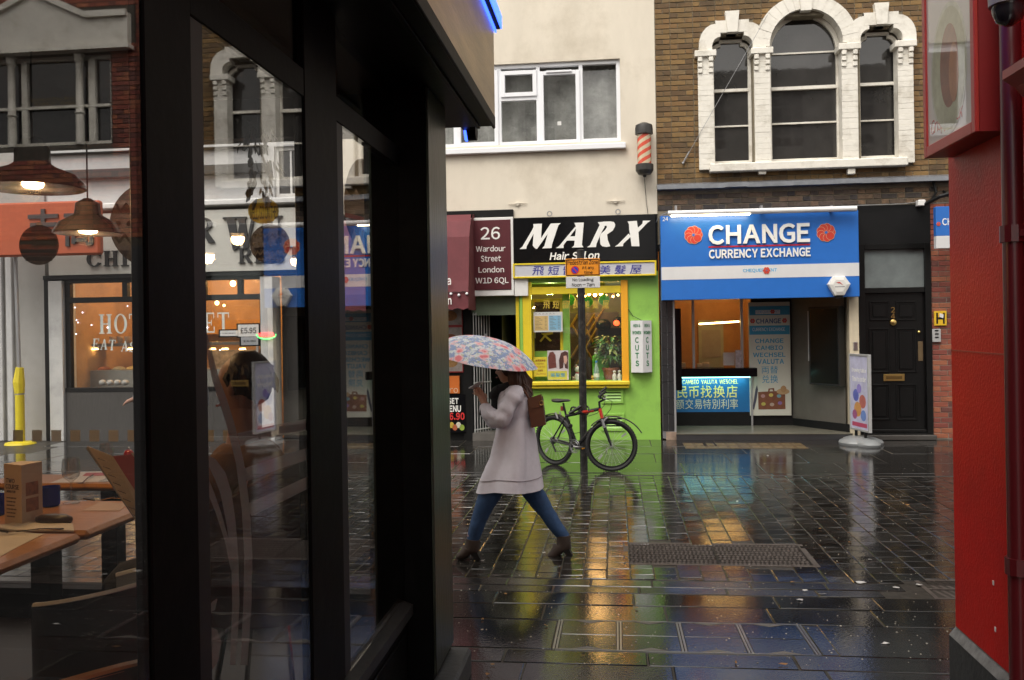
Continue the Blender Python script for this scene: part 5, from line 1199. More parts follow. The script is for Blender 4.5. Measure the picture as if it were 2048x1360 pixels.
t, x, y = onsh('potted_plant', 'bushy variegated pot plant in the right of the salon window', 'plant', 1222, .1)
MB().lathe([(.09, 0), (.13, .2), (.14, .2), (.14, .24), (.12, .24), (.11, .2)], (x, y, fl), 16).obj('pot', mat('terracotta', (.3, .1, .05), .7), t)
MB().tube([(x, y, fl + .18), (x - .02, y, fl + .45), (x + .03, y, fl + .7)], [.012, .01, .006], 6).obj('stem', mat('stem green', (.06, .1, .02), .6), t)
LF = mat('variegated leaf', (.05, .13, .025), .35, rnd=.5, cols=[(.045, .13, .025), (.035, .1, .02), (.07, .18, .03), (.25, .3, .07), (.03, .08, .02)]); rr = random.Random(5)
meL = []
for k in range(3):
    b = MB(); L = .11 + .02 * k; w = .032; b.add([(0, 0, 0), (L * .4, -w, .02), (L * .45, 0, .008), (L * .4, w, .02), (L, 0, -.02 * k)], [(0, 1, 2), (0, 2, 3), (1, 4, 2), (2, 4, 3)]); me = b.mesh('leaf', smooth=False); me.materials.append(LF); meL.append(me)
for i in range(190):
    a = rr.uniform(0, 2 * pi); u = rr.uniform(-.6, 1); rad_ = (rr.random() ** .5) * .23; zc_ = fl + .5 + u * .24; k = sqrt(max(0, 1 - (u * .75) ** 2))
    o = bpy.data.objects.new('leaf', rr.choice(meL)); COL.objects.link(o); o.parent = t; o.location = Vector((x + rad_ * k * cos(a), y + rad_ * k * sin(a) * .7, zc_)) - ROOT[t.name]
    o.rotation_euler = (rr.uniform(-.5, .5), rr.uniform(-.2, .9), a + rr.uniform(-.6, .6))
for i, px in enumerate((1229, 1239)):
    t, x, y = onsh('ceramic_figure', ['left one of two small white ceramic figures before the plant pot', 'right one of two small white ceramic figures before the plant pot'][i], 'figurine', px, -.14, 'white ceramic figures'); MB().lathe([(.035, 0), (.04, .03), (.025, .05), (.035, .1), (.03, .14), (.015, .16)], (x, y, fl), 10).obj('body', CATW, t, smooth=True); MB().ball((x, y, fl + .185), .026, 9, 7).obj('head', CATW, t, smooth=True)
t, x, y = onsh('small_bowl', 'small cream bowl on the salon window shelf under the yellow notice', 'bowl', 1079, -.1); MB().lathe([(.02, 0), (.05, .03), (.058, .055), (.052, .055), (.04, .03)], (x, y, fl), 14).obj('bowl', CATW, t, smooth=True)

# --- swing board on the pavement
pc = PZ(1722, 888, 0); bd = thing('pavement_sign', 'swinging poster board on a moulded grey base outside the black door', 'pavement sign', pc, local=True, rz=radians(-78))
GB = mat('moulded grey plastic', (.2, .21, .215), .35, var=.08)
b = MB(); rings = []
for (k, z) in ((1, 0), (1.02, .03), (.95, .06), (.7, .09), (.45, .105)):
    rings.append([(k * .36 * cos(t) * (1 + .28 * abs(cos(2 * t)) - .14), k * .27 * sin(t) * (1 + .28 * abs(cos(2 * t)) - .14), z) for t in [2 * pi * i / 32 for i in range(32)]])
b.loft(rings); b.obj('base', GB, bd, smooth=35)
for s__ in (-1, 1): MB().tube([(s__ * .14, 0, .09), (s__ * .14, 0, .2)], .022, 8).obj('spring', BLACK, bd)
b = MB(); frame(b, -.29, .29, .19, 1.3, .03, -.025, .025); b.obj('frame', mat('silver frame', (.5, .5, .5), .35, metal=.5), bd)
for y_ in (-.014, .014):
    MB().box(-.26, .26, y_ - .002, y_ + .002, .22, 1.27).obj('poster', mat('poster lilac', (.45, .45, .6), .5, var=.25, vs_=5), bd)
yq = -.0165
b = MB(); text(b, 'Drawing table', -.21, .21, 1.02, 1.1, yq, .001, bold=.03); text(b, 'Time to order', -.21, .21, .9, .98, yq, .001, bold=.03); b.obj('lettering', WHITE, bd)
for i, (a_, c_, r_, cc) in enumerate(((-.1, .7, .09, (.1, .12, .4)), (.1, .62, .1, (.4, .12, .1)), (-.05, .5, .11, (.5, .25, .08)), (.12, .42, .08, (.12, .2, .45)), (-.14, .42, .07, (.3, .08, .2)), (.0, .8, .07, (.25, .2, .5)))):
    MB().prism([(a_ + r_ * cos(2 * pi * j / 12), c_ + r_ * sin(2 * pi * j / 12)) for j in range(12)], yq - .0003 - i * .0002, yq).obj('printed_spot', mat('spot %d' % i, cc, .5, var=.3), bd)
MB().box(-.22, .22, yq - .001, yq, .25, .31).obj('printed_strip', mat('strip red', (.4, .06, .12), .5), bd)

# --- bicycle
def bicycle():
    pr = PZ(1110, 929); pf = PZ(1228, 944.5); ax = Vector((pf.x - pr.x, pf.y - pr.y, 0)); wb = ax.length; ang = atan2(ax.y, ax.x)
    t = thing('bicycle', 'black and red mountain bike with mudguards locked to the sign post', 'bicycle', (pr.x, pr.y - .03, 0), local=True, rz=ang)
    R = .318; FRM = mat('bike black', (.012, .012, .013), .25, var=.1); FRR = mat('bike red', (.45, .03, .015), .3)
    BB = (.40 * wb, 0, .275); SC_ = (.215 * wb, 0, .64); HT = (.79 * wb, 0, .76); HB = (.83 * wb, 0, .63)
    RA = (0, 0, R); FA = (wb, 0, R)
    def tb(name, pts, r, m=FRM, par=t, n=8): return MB().tube(pts, r, n).obj(name, m, par, smooth=40)
    fr = tb('frame', [BB, SC_], .019)
    tb('top_tube', [SC_, HT], .02, par=fr); tb('down_tube', [BB, (.6 * wb, 0, .46), HB], .026, par=fr)
    tb('red_decal', [(.5 * wb, 0, .7), (.7 * wb, 0, .738)], .0206, FRR, fr); tb('red_decal', [(.7 * wb, 0, .533), (.77 * wb, 0, .58)], .0266, FRR, fr); tb('white_decal', [(.665 * wb, 0, .508), (.69 * wb, 0, .525)], .0267, WHITE, fr)
    tb('head_tube', [HT, HB], .021, FRR, fr)
    for s in (-.055, .055):
        tb('chain_stay', [(RA[0], s, R), (BB[0] - .05, s * .5, .275)], .012, par=fr); tb('seat_stay', [(RA[0], s, R), (SC_[0], s * .4, .62)], .0105, par=fr)
    tb('seat_post', [SC_, (.165 * wb, 0, .8)], .013, FRM)
    b = MB(); rings = []
    for (x, w, h, z) in ((-.02, .03, .012, .832), (.03, .075, .025, .828), (.1, .068, .026, .826), (.17, .03, .02, .832), (.25, .02, .016, .838), (.275, .008, .008, .837)):
        rings.append([(x, w * cos(q), z + h * sin(q)) for q in [2 * pi * i / 12 for i in range(12)]])
    b.loft(rings); b.obj('saddle', mat('saddle vinyl', (.018, .014, .014), .4), t, smooth=True)
    def wheel(cx, cy, par, rot=0.0):
        Rz = Matrix.Rotation(rot, 4, 'Z')
        def place(mb): mb.v = [tuple(Rz @ Vector(v) + Vector((cx, cy, R))) for v in mb.v]; return mb
        ty = MB().torus((0, 0, 0), R - .024, .024, 'y', 44, 8)
        for i in range(60):
            a = 2 * pi * i / 60; o = MB().box(-.006, .006, -.02, .02, R - .006, R + .003); M4 = Matrix.Rotation(a, 4, 'Y'); ty.add([M4 @ Vector(v) for v in o.v], o.f)
        wl2 = place(ty).obj('wheel', RUBBER, par, smooth=40)
        place(MB().torus((0, 0, 0), R - .052, .011, 'y', 44, 6)).obj('rim', BLACKG, wl2, smooth=True)
        sp = MB()
        for i in range(28):
            a = 2 * pi * i / 28; off = (.35 if i % 4 < 2 else -.35); s = .022 if i % 2 else -.022
            sp.tube([(.02 * cos(a + off * 3), s, .02 * sin(a + off * 3)), ((R - .058) * cos(a), 0, (R - .058) * sin(a))], .0013, 4, False)
        place(sp).obj('spokes', mat('bright spoke', (.42, .42, .42), .45, metal=.2), wl2)
        place(MB().tube([(0, -.06, 0), (0, .06, 0)], .017, 10)).obj('hub', ALU, wl2)
        for a in (.9, 3.9):
            q = MB().box(-.012, .012, -.004, .004, -.035, .035); M4 = Matrix.Rotation(a, 4, 'Y'); q.v = [tuple(M4 @ (Vector(v) + Vector((0, 0, R * .62)))) for v in q.v]; place(q).obj('reflector', mat('reflector', (.3, .3, .3), .3), wl2)
        return wl2
    wheel(0, 0, t); st = -ang
    Rs = Matrix.Rotation(st, 4, 'Z')
    def steer(p):   # steered parts turn about the head tube foot
        v = Rs @ Vector((p[0] - HB[0], p[1], 0)); return (HB[0] + v.x, v.y, p[2])
    fa = steer((HB[0] + .1, 0, R))
    wheel(fa[0], fa[1], t, st)
    for s in (-.055, .055):
        tb('fork_blade', [steer((HB[0] - .005, s, .62)), steer((HB[0] + .05, s, .46)), steer((HB[0] + .1, s, R))], [.018, .017, .012]); tb('fork_stanchion', [steer((HB[0] - .01, s, .64)), steer((HB[0] + .022, s, .54))], .0185, ALU)
    tb('fork_crown', [steer((HB[0] - .01, -.065, .63)), steer((HB[0] - .01, .065, .63))], .02)
    tb('stem', [HT, (HT[0] - .012, 0, .84), steer((HB[0] + .03, 0, .88))], .015)
    hb = MB(); hb.tube([steer((HB[0] - .02, -.3, .93)), steer((HB[0] + .03, -.09, .88)), steer((HB[0] + .03, .09, .88)), steer((HB[0] - .02, .3, .93))], .012, 8); hb.obj('handlebar', FRM, t, smooth=True)
    for s in (-1, 1):
        tb('grip', [steer((HB[0] - .018, s * .22, .915)), steer((HB[0] - .032, s * .32, .938))], .018, RUBBER)
        tb('brake_lever', [steer((HB[0] + .0, s * .2, .91)), steer((HB[0] + .05, s * .24, .9)), steer((HB[0] + .055, s * .3, .9))], .006, ALU)
        tb('bar_end', [steer((HB[0] - .03, s * .31, .935)), steer((HB[0] + .05, s * .33, 1.0))], .014, RUBBER)
    # mudguards
    def guard(cx, cy, a0, a1, rot, lift=.0):
        Rz = Matrix.Rotation(rot, 4, 'Z'); b = MB(); n = 16; vs = []
        for i in range(n + 1):
            a = a0 + (a1 - a0) * i / n; rr_ = R + .025 + lift * (i / n) ** 2
            for (yy, dr) in ((-.035, -.012), (-.02, .0), (.02, .0), (.035, -.012), (.02, -.008), (-.02, -.008)): v = Rz @ Vector((cos(a) * (rr_ + dr), yy, sin(a) * (rr_ + dr))); vs.append((v.x + cx, v.y + cy, v.z + R))
        fs = [(i * 6 + j, i * 6 + (j + 1) % 6, (i + 1) * 6 + (j + 1) % 6, (i + 1) * 6 + j) for i in range(n) for j in range(6)]; b.add(vs, fs); b.fix = True; return b.obj('mudguard', PLASTK, t, smooth=40)
    guard(0, 0, radians(145), radians(35), 0); guard(fa[0], fa[1], radians(135), radians(22), st, .06)
    # drivetrain
    b = MB(); b.torus((BB[0], -.05, BB[2]), .08, .005, 'y', 30, 5); b.torus((BB[0], -.056, BB[2]), .06, .005, 'y', 24, 5)
    for i in range(5): a = 2 * pi * i / 5; b.tube([(BB[0], -.055, BB[2]), (BB[0] + .078 * cos(a), -.05, BB[2] + .078 * sin(a))], .006, 5)
    b.obj('chainring', mat('grey alloy', (.25, .25, .25), .35, metal=.8), t)
    tb('crank', [(BB[0], -.07, BB[2]), (BB[0] + .16, -.08, BB[2] + .0)], .011, ALU); tb('crank', [(BB[0], .06, BB[2]), (BB[0] - .16, .08, BB[2])], .011, ALU)
    for (x, y) in ((BB[0] + .16, -.13), (BB[0] - .16, .13)): p_ = MB().bbox(x - .045, x + .045, y - .045, y + .045, BB[2] - .012, BB[2] + .012, .004).obj('pedal', PLASTK, t); MB().box(x + .046, x + .05, y - .025, y + .025, BB[2] - .008, BB[2] + .008).obj('pedal_reflector', ORANGE, p_)
    MB().lathe([(.05, -.02), (.045, -.03), (.03, -.04), (.02, -.05)], (0, -.01, R), 16, 'y').obj('cassette', mat('dark steel', (.12, .12, .12), .4, metal=.8), t)
    b = MB(); b.tube([(BB[0], -.05, BB[2] + .08), (0, -.045, R + .045)], .004, 4); b.tube([(BB[0], -.05, BB[2] - .08), (.06, -.045, R - .13), (.02, -.045, R - .05)], .004, 4); b.obj('chain', mat('dark steel', (.12, .12, .12), .4, metal=.8), t)
    b = MB(); b.tube([(0, -.05, R - .02), (.03, -.05, R - .08), (.065, -.05, R - .14)], .012, 6); b.obj('derailleur', PLASTK, t)
    # cables, brakes, bottle mount
    b = MB(); b.tube([steer((HB[0] + .04, -.18, .9)), steer((HB[0] + .12, -.1, .86)), steer((HB[0] + .1, -.03, .76)), steer((HB[0] + .02, 0, .66))], .004, 5); b.tube([steer((HB[0] + .04, .18, .9)), (HT[0] + .02, .06, .8), (HT[0] - .06, .02, .7), (.6 * wb, .0, .66), (.5 * wb, 0, .66)], .004, 5); b.tube([(.28 * wb, 0, .6), (.3 * wb, -.02, .46), (.38 * wb, -.02, .43), (.46 * wb, -.02, .45)], .004, 5); b.obj('cable', PLASTK, t)
    for s in (-.04, .04): tb('brake_arm', [steer((HB[0] + .0, s, .6)), steer((HB[0] + .06, s, .66))], .01, ALU); tb('brake_arm', [(.1, s, .6), (.06, s, .68)], .01, ALU)
    MB().bbox(.245 * wb, .3 * wb, -.03, .03, .5, .54, .006).obj('lamp_clip', PLASTK, t); MB().bbox(.13 * wb, .17 * wb, -.02, .02, .7, .76, .006).obj('rear_light', mat('rear lens', (.2, .03, .02), .3), t)
    # lock loop round the post
    lk = thing('bicycle_lock', 'thick black cable lock looped round the bike frame and sign post', 'lock', (px_, py__, .7))
    c = Vector((px_, py__, .72)); lk_p = [c + Vector((.075 * cos(q) * 1.5 - .04, .085 * sin(q) - .01, .05 * sin(q * 2))) for q in [2 * pi * i / 22 for i in range(23)]]
    MB().tube(lk_p, .011, 6).obj('loop', PLASTK, lk, smooth=True); MB().tube([c + Vector((-.17, -.1, -.03)), c + Vector((-.02, -.1, .06))], .02, 8).obj('sleeve', PLASTK, lk, smooth=True)
bicycle()
# ================================================================== BUFFET ACROSS THE STREET (seen through the restaurant)
bux0 = PY(92, 600, YF).x; bux1 = XC0 - .04
bf = thing('buffet_building', 'white fronted hot buffet restaurant with warm lit window seen through the glass', 'building', ((bux0 + bux1) / 2, YF, 0))
BW = mat('pale grey render', (.52, .52, .52), .8, var=.06, dirt=(.34, .34, .34), ds=1, da=.4)
zf0 = PY(400, 545, YF).z; zf1 = PY(400, 415, YF).z
wxa, wxb, wza, wzb = rect(546, 290, 640, 392, YF)
b = MB(); wall(b, bux0, bux1, zf1, ZTOP - .3, YF + .05, YF + .4, [(wxa, wxb, wza, wzb)]); b.obj('wall', BW, bf)
w_ = frame(MB(), wxa, wxb, wza, wzb, .06, YF + .1, YF + .18).obj('window', WHITE, bf); MB().box(wxa + .06, wxb - .06, YF + .14, YF + .15, wza + .06, wzb - .06).obj('pane', DPANE, w_)
for i in (1, 2): x = wxa + (wxb - wxa) * i / 3; MB().box(x - .015, x + .015, YF + .11, YF + .139, wza + .06, wzb - .06).obj('glazing_bar', WHITE, w_)
MB().box(bux0 + .01, bux1 - .01, YF + 3.4, YF + 6, 0, ZTOP - .3).obj('rear_wall', BW, bf)
MB().box(bux0, bux1, YF - .1, YF + 6, ZTOP - .3, ZTOP - .18).obj('parapet', BW, bf)
for py, h, d, m in ((301, .03, .08, BLACK), (345, .15, .14, mat('dark ledge', (.04, .038, .036), .6))):
    z = PY(300, py, YF).z; MB().bbox(bux0, PY(535, 300, YF).x, YF + .05 - d, YF + .07, z - h / 2, z + h / 2, .01).obj('string_course', m, bf)
MB().bbox(bux0, bux1, YF - .16, YF + .07, zf1 - .0, zf1 + .1, .02).obj('cornice', WHITE, bf)
MB().bbox(bux0 + .12, bux1, YF - .1, YF + .3, zf0, zf1 - .06, .006).obj('fascia_backing', mat('fascia cream', (.6, .59, .54), .45, var=.04), bf)
MB().bbox(bux0, bux1, YF - .08, YF + .3, zf0 - .07, zf0, .006).obj('fascia_base', BLACK, bf)
bs = thing('buffet_fascia_lettering', 'black raised serif lettering MR WU on the white restaurant fascia', 'sign', ((bux0 + bux1) / 2, YF - .1, zf0))
# serif capitals from strokes: stems, hairlines and slab serifs on a unit square
def stem(x0, x1, a=0, b=1, xb=None): return [(x0, a), (x1, a), ((xb if xb is not None else x0) + (x1 - x0), b), (xb if xb is not None else x0, b)]
def ringp(cx, cz, rx, rz, wx, wz, a0, a1, n=14):
    return [(cx + rx * cos(a0 + (a1 - a0) * i / n), cz + rz * sin(a0 + (a1 - a0) * i / n)) for i in range(n + 1)] + [(cx + (rx - wx) * cos(a1 + (a0 - a1) * i / n), cz + (rz - wz) * sin(a1 + (a0 - a1) * i / n)) for i in range(n + 1)]
def sf(x0, x1, z, h=.06): return [(x0, z), (x1, z), (x1, z + h), (x0, z + h)]
T_ = .22
SER = {'H': [stem(.1, .1 + T_), stem(.68, .9), sf(.3, .7, .47), sf(0, .42, 0), sf(.58, 1, 0), sf(0, .42, .94), sf(.58, 1, .94)],
       'T': [stem(.39, .61), sf(.27, .73, 0), sf(0, 1, .93, .07), stem(0, .07, .74, .95), stem(.93, 1, .74, .95)],
       'O': [ringp(.5, .5, .5, .51, .2, .06, 0, pi), ringp(.5, .5, .5, .51, .2, .06, pi, 2 * pi)],
       'C': [ringp(.52, .5, .52, .51, .22, .07, .55, 2 * pi - .55, 22), stem(.86, .94, .66, 1)],
       'I': [stem(.3, .7), sf(.05, .95, 0), sf(.05, .95, .94)],
       'N': [stem(.12, .2), stem(.8, .88), [(.12, 1), (.36, 1), (.88, 0), (.66, 0)], sf(0, .34, 0), sf(0, .2, .94), sf(.66, 1, .94)],
       'E': [stem(.1, .1 + T_), sf(0, .9, 0, .07), sf(0, .88, .93, .07), sf(.3, .66, .47), stem(.83, .9, .05, .3), stem(.81, .88, .72, .95), stem(.6, .66, .36, .64)],
       'F': [stem(.1, .1 + T_), sf(0, .44, 0), sf(0, .9, .93, .07), sf(.3, .68, .47), stem(.83, .9, .7, .95), stem(.62, .68, .36, .64)],
       'B': [stem(.1, .1 + T_), sf(0, .5, 0, .07), sf(0, .5, .93, .07), sf(.3, .55, .48), ringp(.5, .745, .38, .255, .2, .06, -pi / 2, pi / 2), ringp(.5, .265, .45, .27, .22, .06, -pi / 2, pi / 2)],
       'R': [stem(.1, .1 + T_), sf(0, .46, 0), sf(0, .5, .93, .07), ringp(.46, .73, .44, .27, .22, .06, -pi / 2, pi / 2), sf(.3, .5, .46), [(.42, .48), (.64, .48), (.98, .06), (1.02, 0), (.72, 0)]],
       'S': [ringp(.5, .74, .44, .27, .18, .07, .5, pi * 1.25), ringp(.5, .27, .46, .28, .2, .07, pi + .4, 2 * pi + pi * .35), [(.12, .62), (.3, .52), (.9, .33), (.7, .5)], stem(.84, .9, .7, 1), stem(.06, .12, 0, .3)],
       'A': [[(.42, 1), (.56, 1), (.98, 0), (.72, 0)], [(.42, 1), (.5, .88), (.16, 0), (.08, 0)], sf(.24, .7, .3), sf(0, .3, 0), sf(.62, 1.04, 0)],
       'U': [stem(.1, .1 + T_, .28, 1), stem(.8, .88, .28, 1), ringp(.49, .3, .39, .31, .2, .07, pi, 2 * pi), sf(0, .44, .94), sf(.68, 1, .94)],
       'M': [stem(.1, .17), stem(.76, .97), [(.1, 1), (.34, 1), (.58, .1), (.46, 0)], [(.46, 0), (.54, .06), (.82, 1), (.74, 1)], sf(0, .28, 0), sf(.66, 1.06, 0), sf(0, .2, .94), sf(.8, 1.06, .94)],
       'W': [[(.06, 1), (.32, 1), (.46, .1), (.3, 0), (.26, 0)], [(.3, 0), (.38, .06), (.56, .82), (.5, .9)], [(.42, 1), (.64, 1), (.76, .1), (.64, 0), (.6, 0)], [(.64, 0), (.72, .06), (.96, 1), (.86, 1)], sf(-.04, .38, .94), sf(.36, .7, .94), sf(.8, 1.06, .94)]}
def serif(mb, s, x0, x1, z0, z1, y, d, gap=.16, drop=0.0, lean=0.0):
    n = len(s); ws = [{'I': .55, ' ': .5, 'M': 1.25, 'W': 1.4}.get(c, .95) for c in s]; tot = sum(ws) + gap * (n - 1); u = (x1 - x0) / tot; x = x0
    for k, c in enumerate(s):
        w = ws[k] * u; off = drop * (x - x0) / (x1 - x0)
        for i, p in enumerate(SER.get(c, [])):
            mb.prism([(x + a * w + lean * (z1 - z0) * c_, z0 - off + (z1 - z0) * c_) for a, c_ in p], y - d - .0004 * (i + 1), y)
        x += w + gap * u
LB = mat('letter black', (.03, .03, .03), .5, var=.2)
def ser(s, r, parent, m, y, d, nm='lettering', **k): b = MB(); serif(b, s, r[0], r[1], r[2], r[3], y, d, **k); return b.obj(nm, m, parent)
yl2 = YF - .102
ser('MR', rect(322, 436, 430, 487, yl2), bs, LB, yl2, .03); ser('WU', rect(450, 433, 566, 500, yl2), bs, LB, yl2, .03)
ser('CHINESE', rect(175, 500, 395, 531, yl2), bs, LB, yl2, .03); ser('RESTAURANT', rect(478, 492, 800, 523, yl2), bs, LB, yl2, .03)
# shopfront
ztop = zf0 - .07
xw0 = PY(137, 700, YF).x; xw1 = PY(523, 700, YF).x; zs0 = PY(300, 783, YF).z; ztr0 = PY(300, 603, YF).z; ztr1 = PY(300, 592, YF).z
MB().bbox(bux0, bux0 + .09, YF - .06, YF + .3, 0, ztop, .006).obj('pilaster', BLACK, bf); xp = PY(131, 700, YF).x
PLW = mat('worn white paint', (.56, .56, .55), .6, var=.06, dirt=(.25, .25, .25), ds=2.5, da=.5)
MB().bbox(bux0 + .09, xp, YF - .08, YF + .3, 0, ztop - .02, .006).obj('pilaster', PLW, bf)
xr0 = PY(524, 700, YF).x; xr1 = PY(549, 700, YF).x; MB().bbox(xr0, xr1, YF - .05, YF + .3, 0, ztop - .02, .006).obj('pilaster', PLW, bf)
MB().box(xp, xr0, YF - .02, YF + .25, 0, zs0).obj('stall_riser', mat('dark grey boards', (.06, .056, .052), .6, var=.25, vs_=12, stretch=(8, 1, .6)), bf)
b = MB(); b.bbox(xp, xr0, YF, YF + .1, ztop - .06, ztop, .005); b.bbox(xp, xr0, YF, YF + .1, ztr0, ztr1, .005); b.bbox(xp, xr0, YF - .03, YF + .12, zs0, zs0 + .07, .005)
for px, w in ((134, .1), (249, .09), (405, .09), (479, .08)):
    x = PY(px, 580, YF).x; b.bbox(x - w / 2, x + w / 2, YF + .002, YF + .098, ztr1, ztop - .06, .004)
b.bbox(xp, xp + .09, YF + .002, YF + .098, zs0 + .07, ztr0, .004); b.bbox(xr0 - .03, xr0, YF + .002, YF + .098, zs0 + .07, ztr0, .004); b.obj('shop_frame', BLACK, bf)
MB().box(xp + .09, xr0 - .03, YF + .05, YF + .058, zs0 + .07, ztr0).obj('shop_window', PANE, bf)
MB().box(xp, xr0, YF + .05, YF + .058, ztr1, ztop - .06).obj('fanlight', PANE, bf)
BWALL = mat('buffet warm wall', (.46, .28, .12), .7, var=.35, vs_=1.5)
MB().add([(xp, YF + 2.6, 0), (bux1, YF + 2.6, 0), (bux1, YF + 2.6, 3.3), (xp, YF + 2.6, 3.3), (xp, YF + .3, 0), (bux1, YF + .3, 0), (xp, YF + .3, 3.3), (bux1, YF + .3, 3.3)], [(0, 1, 2, 3), (4, 0, 3, 6), (1, 5, 7, 2), (3, 2, 7, 6), (4, 5, 1, 0)]).obj('room', BWALL, bf)
MB().box(xr1 + .02, bux1, YF + .3, YF + .35, 0, ztop).obj('doorway_shade', mat('dark doorway', (.04, .036, .034), .6), bf)  # solid sheet whose dark colour stands for the shade in the doorway
lamp('buffet_light', (PY(340, 600, YF).x, YF + 1.3, 3.0), 60, (1, .62, .26), .2, parent=bf); lamp('buffet_light', (PY(470, 600, YF).x, YF + 1.0, 2.8), 24, (1, .58, .22), .2, parent=bf)
for px, py, r in ((466, 567, .05), (434, 606, .035), (448, 611, .02)):
    p = PY(px, py, YF + .9); MB().ball(p, r, 8, 6).obj('light_bulb', glow('buffet bulb', (1, .7, .3), 14), bf)
ct = thing('buffet_counter', 'lit serving counter with heat lamps and stacked bowls inside the hot buffet', 'counter', (PY(300, 760, YF + .8).x, YF + .8, 0))
yb_ = YF + .7; xa = PY(150, 750, yb_).x; xb = PY(520, 750, yb_).x
zc0 = PY(300, 740, yb_).z; MB().box(xa, xb, yb_, yb_ + .6, .2, zc0).obj('counter', mat('steel counter', (.34, .34, .3), .4, metal=.3, var=.15), ct)
z_ = PY(300, 692, yb_).z; MB().box(xa, xb, yb_ + .05, yb_ + .5, z_, z_ + .05).obj('gantry', mat('gantry steel', (.2, .18, .15), .4, metal=.5), ct)
for px in (158, 350, 505): x = PY(px, 700, yb_).x; MB().box(x - .02, x + .02, yb_ + .2, yb_ + .24, zc0, z_).obj('gantry_post', STEEL, ct)
for px in (190, 262, 276, 425, 450, 485): p = PY(px, 696, yb_ + .1); MB().lathe([(.06, -.03), (.05, .0)], p, 10).obj('heat_lamp', glow('heat lamp', (1, .66, .25), 8), ct)
for i in range(6): p = PY(222 + i * 15, 684, yb_ + .2); MB().lathe([(.03, 0), (.05, .05), (.055, .12), (.05, .12)], (p.x, yb_ + .25, z_ + .05), 10).obj('stacked_bowls', mat('cream bowls', (.6, .48, .36), .4), ct)
for i, px in enumerate((175, 205, 235, 262, 290)): p = PY(px, 738, yb_ + .2); MB().ball((p.x, yb_ + .25, zc0 + .01), (.1, .14, .05), 10, 6).obj('food_tray', mat('food %d' % (i % 3), [(.6, .42, .16), (.5, .16, .05), (.6, .5, .3)][i % 3], .5, var=.4, vs_=30), ct)
for i, px in enumerate((205, 220, 235, 250, 272)): p = PY(px, 765, YF + .25); MB().ball(p, (.06, .06, .05), 9, 6).obj('plate_stack', mat('pale crockery', (.45, .45, .42), .4), ct)
BPN = mat('buffet panel', (.12, .06, .025), .6, var=.3); BSH = mat('buffet cream panel', (.5, .4, .26), .6)  # plain even panel colours, added for contrast on the orange wall
for px0, py0, px1, py1, m_ in ((145, 612, 170, 735, BSH), (262, 600, 330, 690, BPN), (405, 640, 520, 668, mat('amber board', (.5, .25, .04), .5)), (330, 700, 400, 740, BPN), (420, 700, 515, 745, mat('menu pictures', (.3, .28, .24), .5, var=.8, vs_=9))):
    x0, x1, z0, z1 = rect(px0, py0, px1, py1, YF + 2.4); MB().box(x0, x1, YF + 2.4, YF + 2.55, z0, z1).obj('wall_panel', m_, bf)
x0, x1, z0, z1 = rect(278, 668, 300, 735, YF + 1.6); MB().loft([[(x0 + .1 + k * cos(q) * .16, YF + 1.7 + k * sin(q) * .14, z) for q in [2 * pi * i / 12 for i in range(12)]] for k, z in ((1, z0 - .4), (1.15, z0 + .25), (.9, z0 + .4), (.4, z0 + .46))]).obj('dark_figure', mat('dark cloth', (.03, .03, .035), .9), bf)  # dark figure shape, added to break up the flat orange room
b = MB()
for (px, py) in ((150, 615), (153, 640), (156, 645), (165, 625), (183, 650), (215, 655), (152, 668), (255, 612), (415, 655), (440, 700), (530, 640)):
    p = PY(px, py, YF + .03); b.ball(p, .012, 6, 4)
b.obj('fairy_lights', glow('fairy light', (.9, .85, 1), 2.5), bf)
HB_ = thing('buffet_window_lettering', 'white serif HOT BUFFET lettering on the restaurant window across the street', 'lettering', (PY(320, 650, YF).x, YF + .04, PY(320, 650, YF).z)); HT = mat('pale green white letters', (.68, .74, .7), .5)
ser('HOT', rect(198, 628, 284, 667, YF + .045), HB_, HT, YF + .0495, .002); ser('BUFFET', rect(302, 626, 458, 666, YF + .045), HB_, HT, YF + .0495, .002)
ser('EAT AS MUCH', rect(184, 676, 350, 697, YF + .045), HB_, HT, YF + .0495, .002, drop=.13, lean=.12)
for s__, r, m_, lab in (('£5.95', (476, 649, 517, 673), WHITE, 'white price card reading £5.95 in the buffet window'), ('£4.90', (482, 674, 516, 690), mat('grey card', (.35, .36, .38), .5), 'grey price card hanging under the £5.95 card'), ('OPEN', (440, 661, 475, 672), WHITE, 'small white card reading OPEN beside the price cards')):
    q = rect(*r, YF + .0); t = thing('price_card' if s__ != 'OPEN' else 'open_card', lab, 'card', ((q[0] + q[1]) / 2, YF, q[2])); MB().bbox(q[0] - .03, q[1] + .03, YF + .008, YF + .02, q[2] - .02, q[3] + .02, .003).obj('border', BLACK, t); MB().box(q[0], q[1], YF + .004, YF + .0075, q[2], q[3]).obj('card', m_, t)
    label_text('lettering', s__, (q[0] + .04, q[1] - .04, q[2] + .05, q[3] - .05), YF + .0035, BLACK, t, bold=.02)
q = rect(533, 660, 558, 678, YF + .2); t = thing('neon_sign', 'small red and green neon sign by the buffet doorway', 'neon sign', ((q[0] + q[1]) / 2, YF - .06, q[2])); cx_, cz_ = (q[0] + q[1]) / 2, (q[2] + q[3]) / 2
MB().tube([(cx_ + .16 * cos(a), YF - .07, cz_ + .07 * sin(a)) for a in [pi * .95 + pi * 1.1 * i / 12 for i in range(13)]], .008, 5).obj('green_tube', glow('neon green', (.1, 1, .2), 2), t); MB().tube([(cx_ - .13 + .02 * i, YF - .07, cz_ + .03 * (-1) ** i) for i in range(14)], .009, 5).obj('red_tube', glow('neon red', (1, .08, .08), 2.5), t)
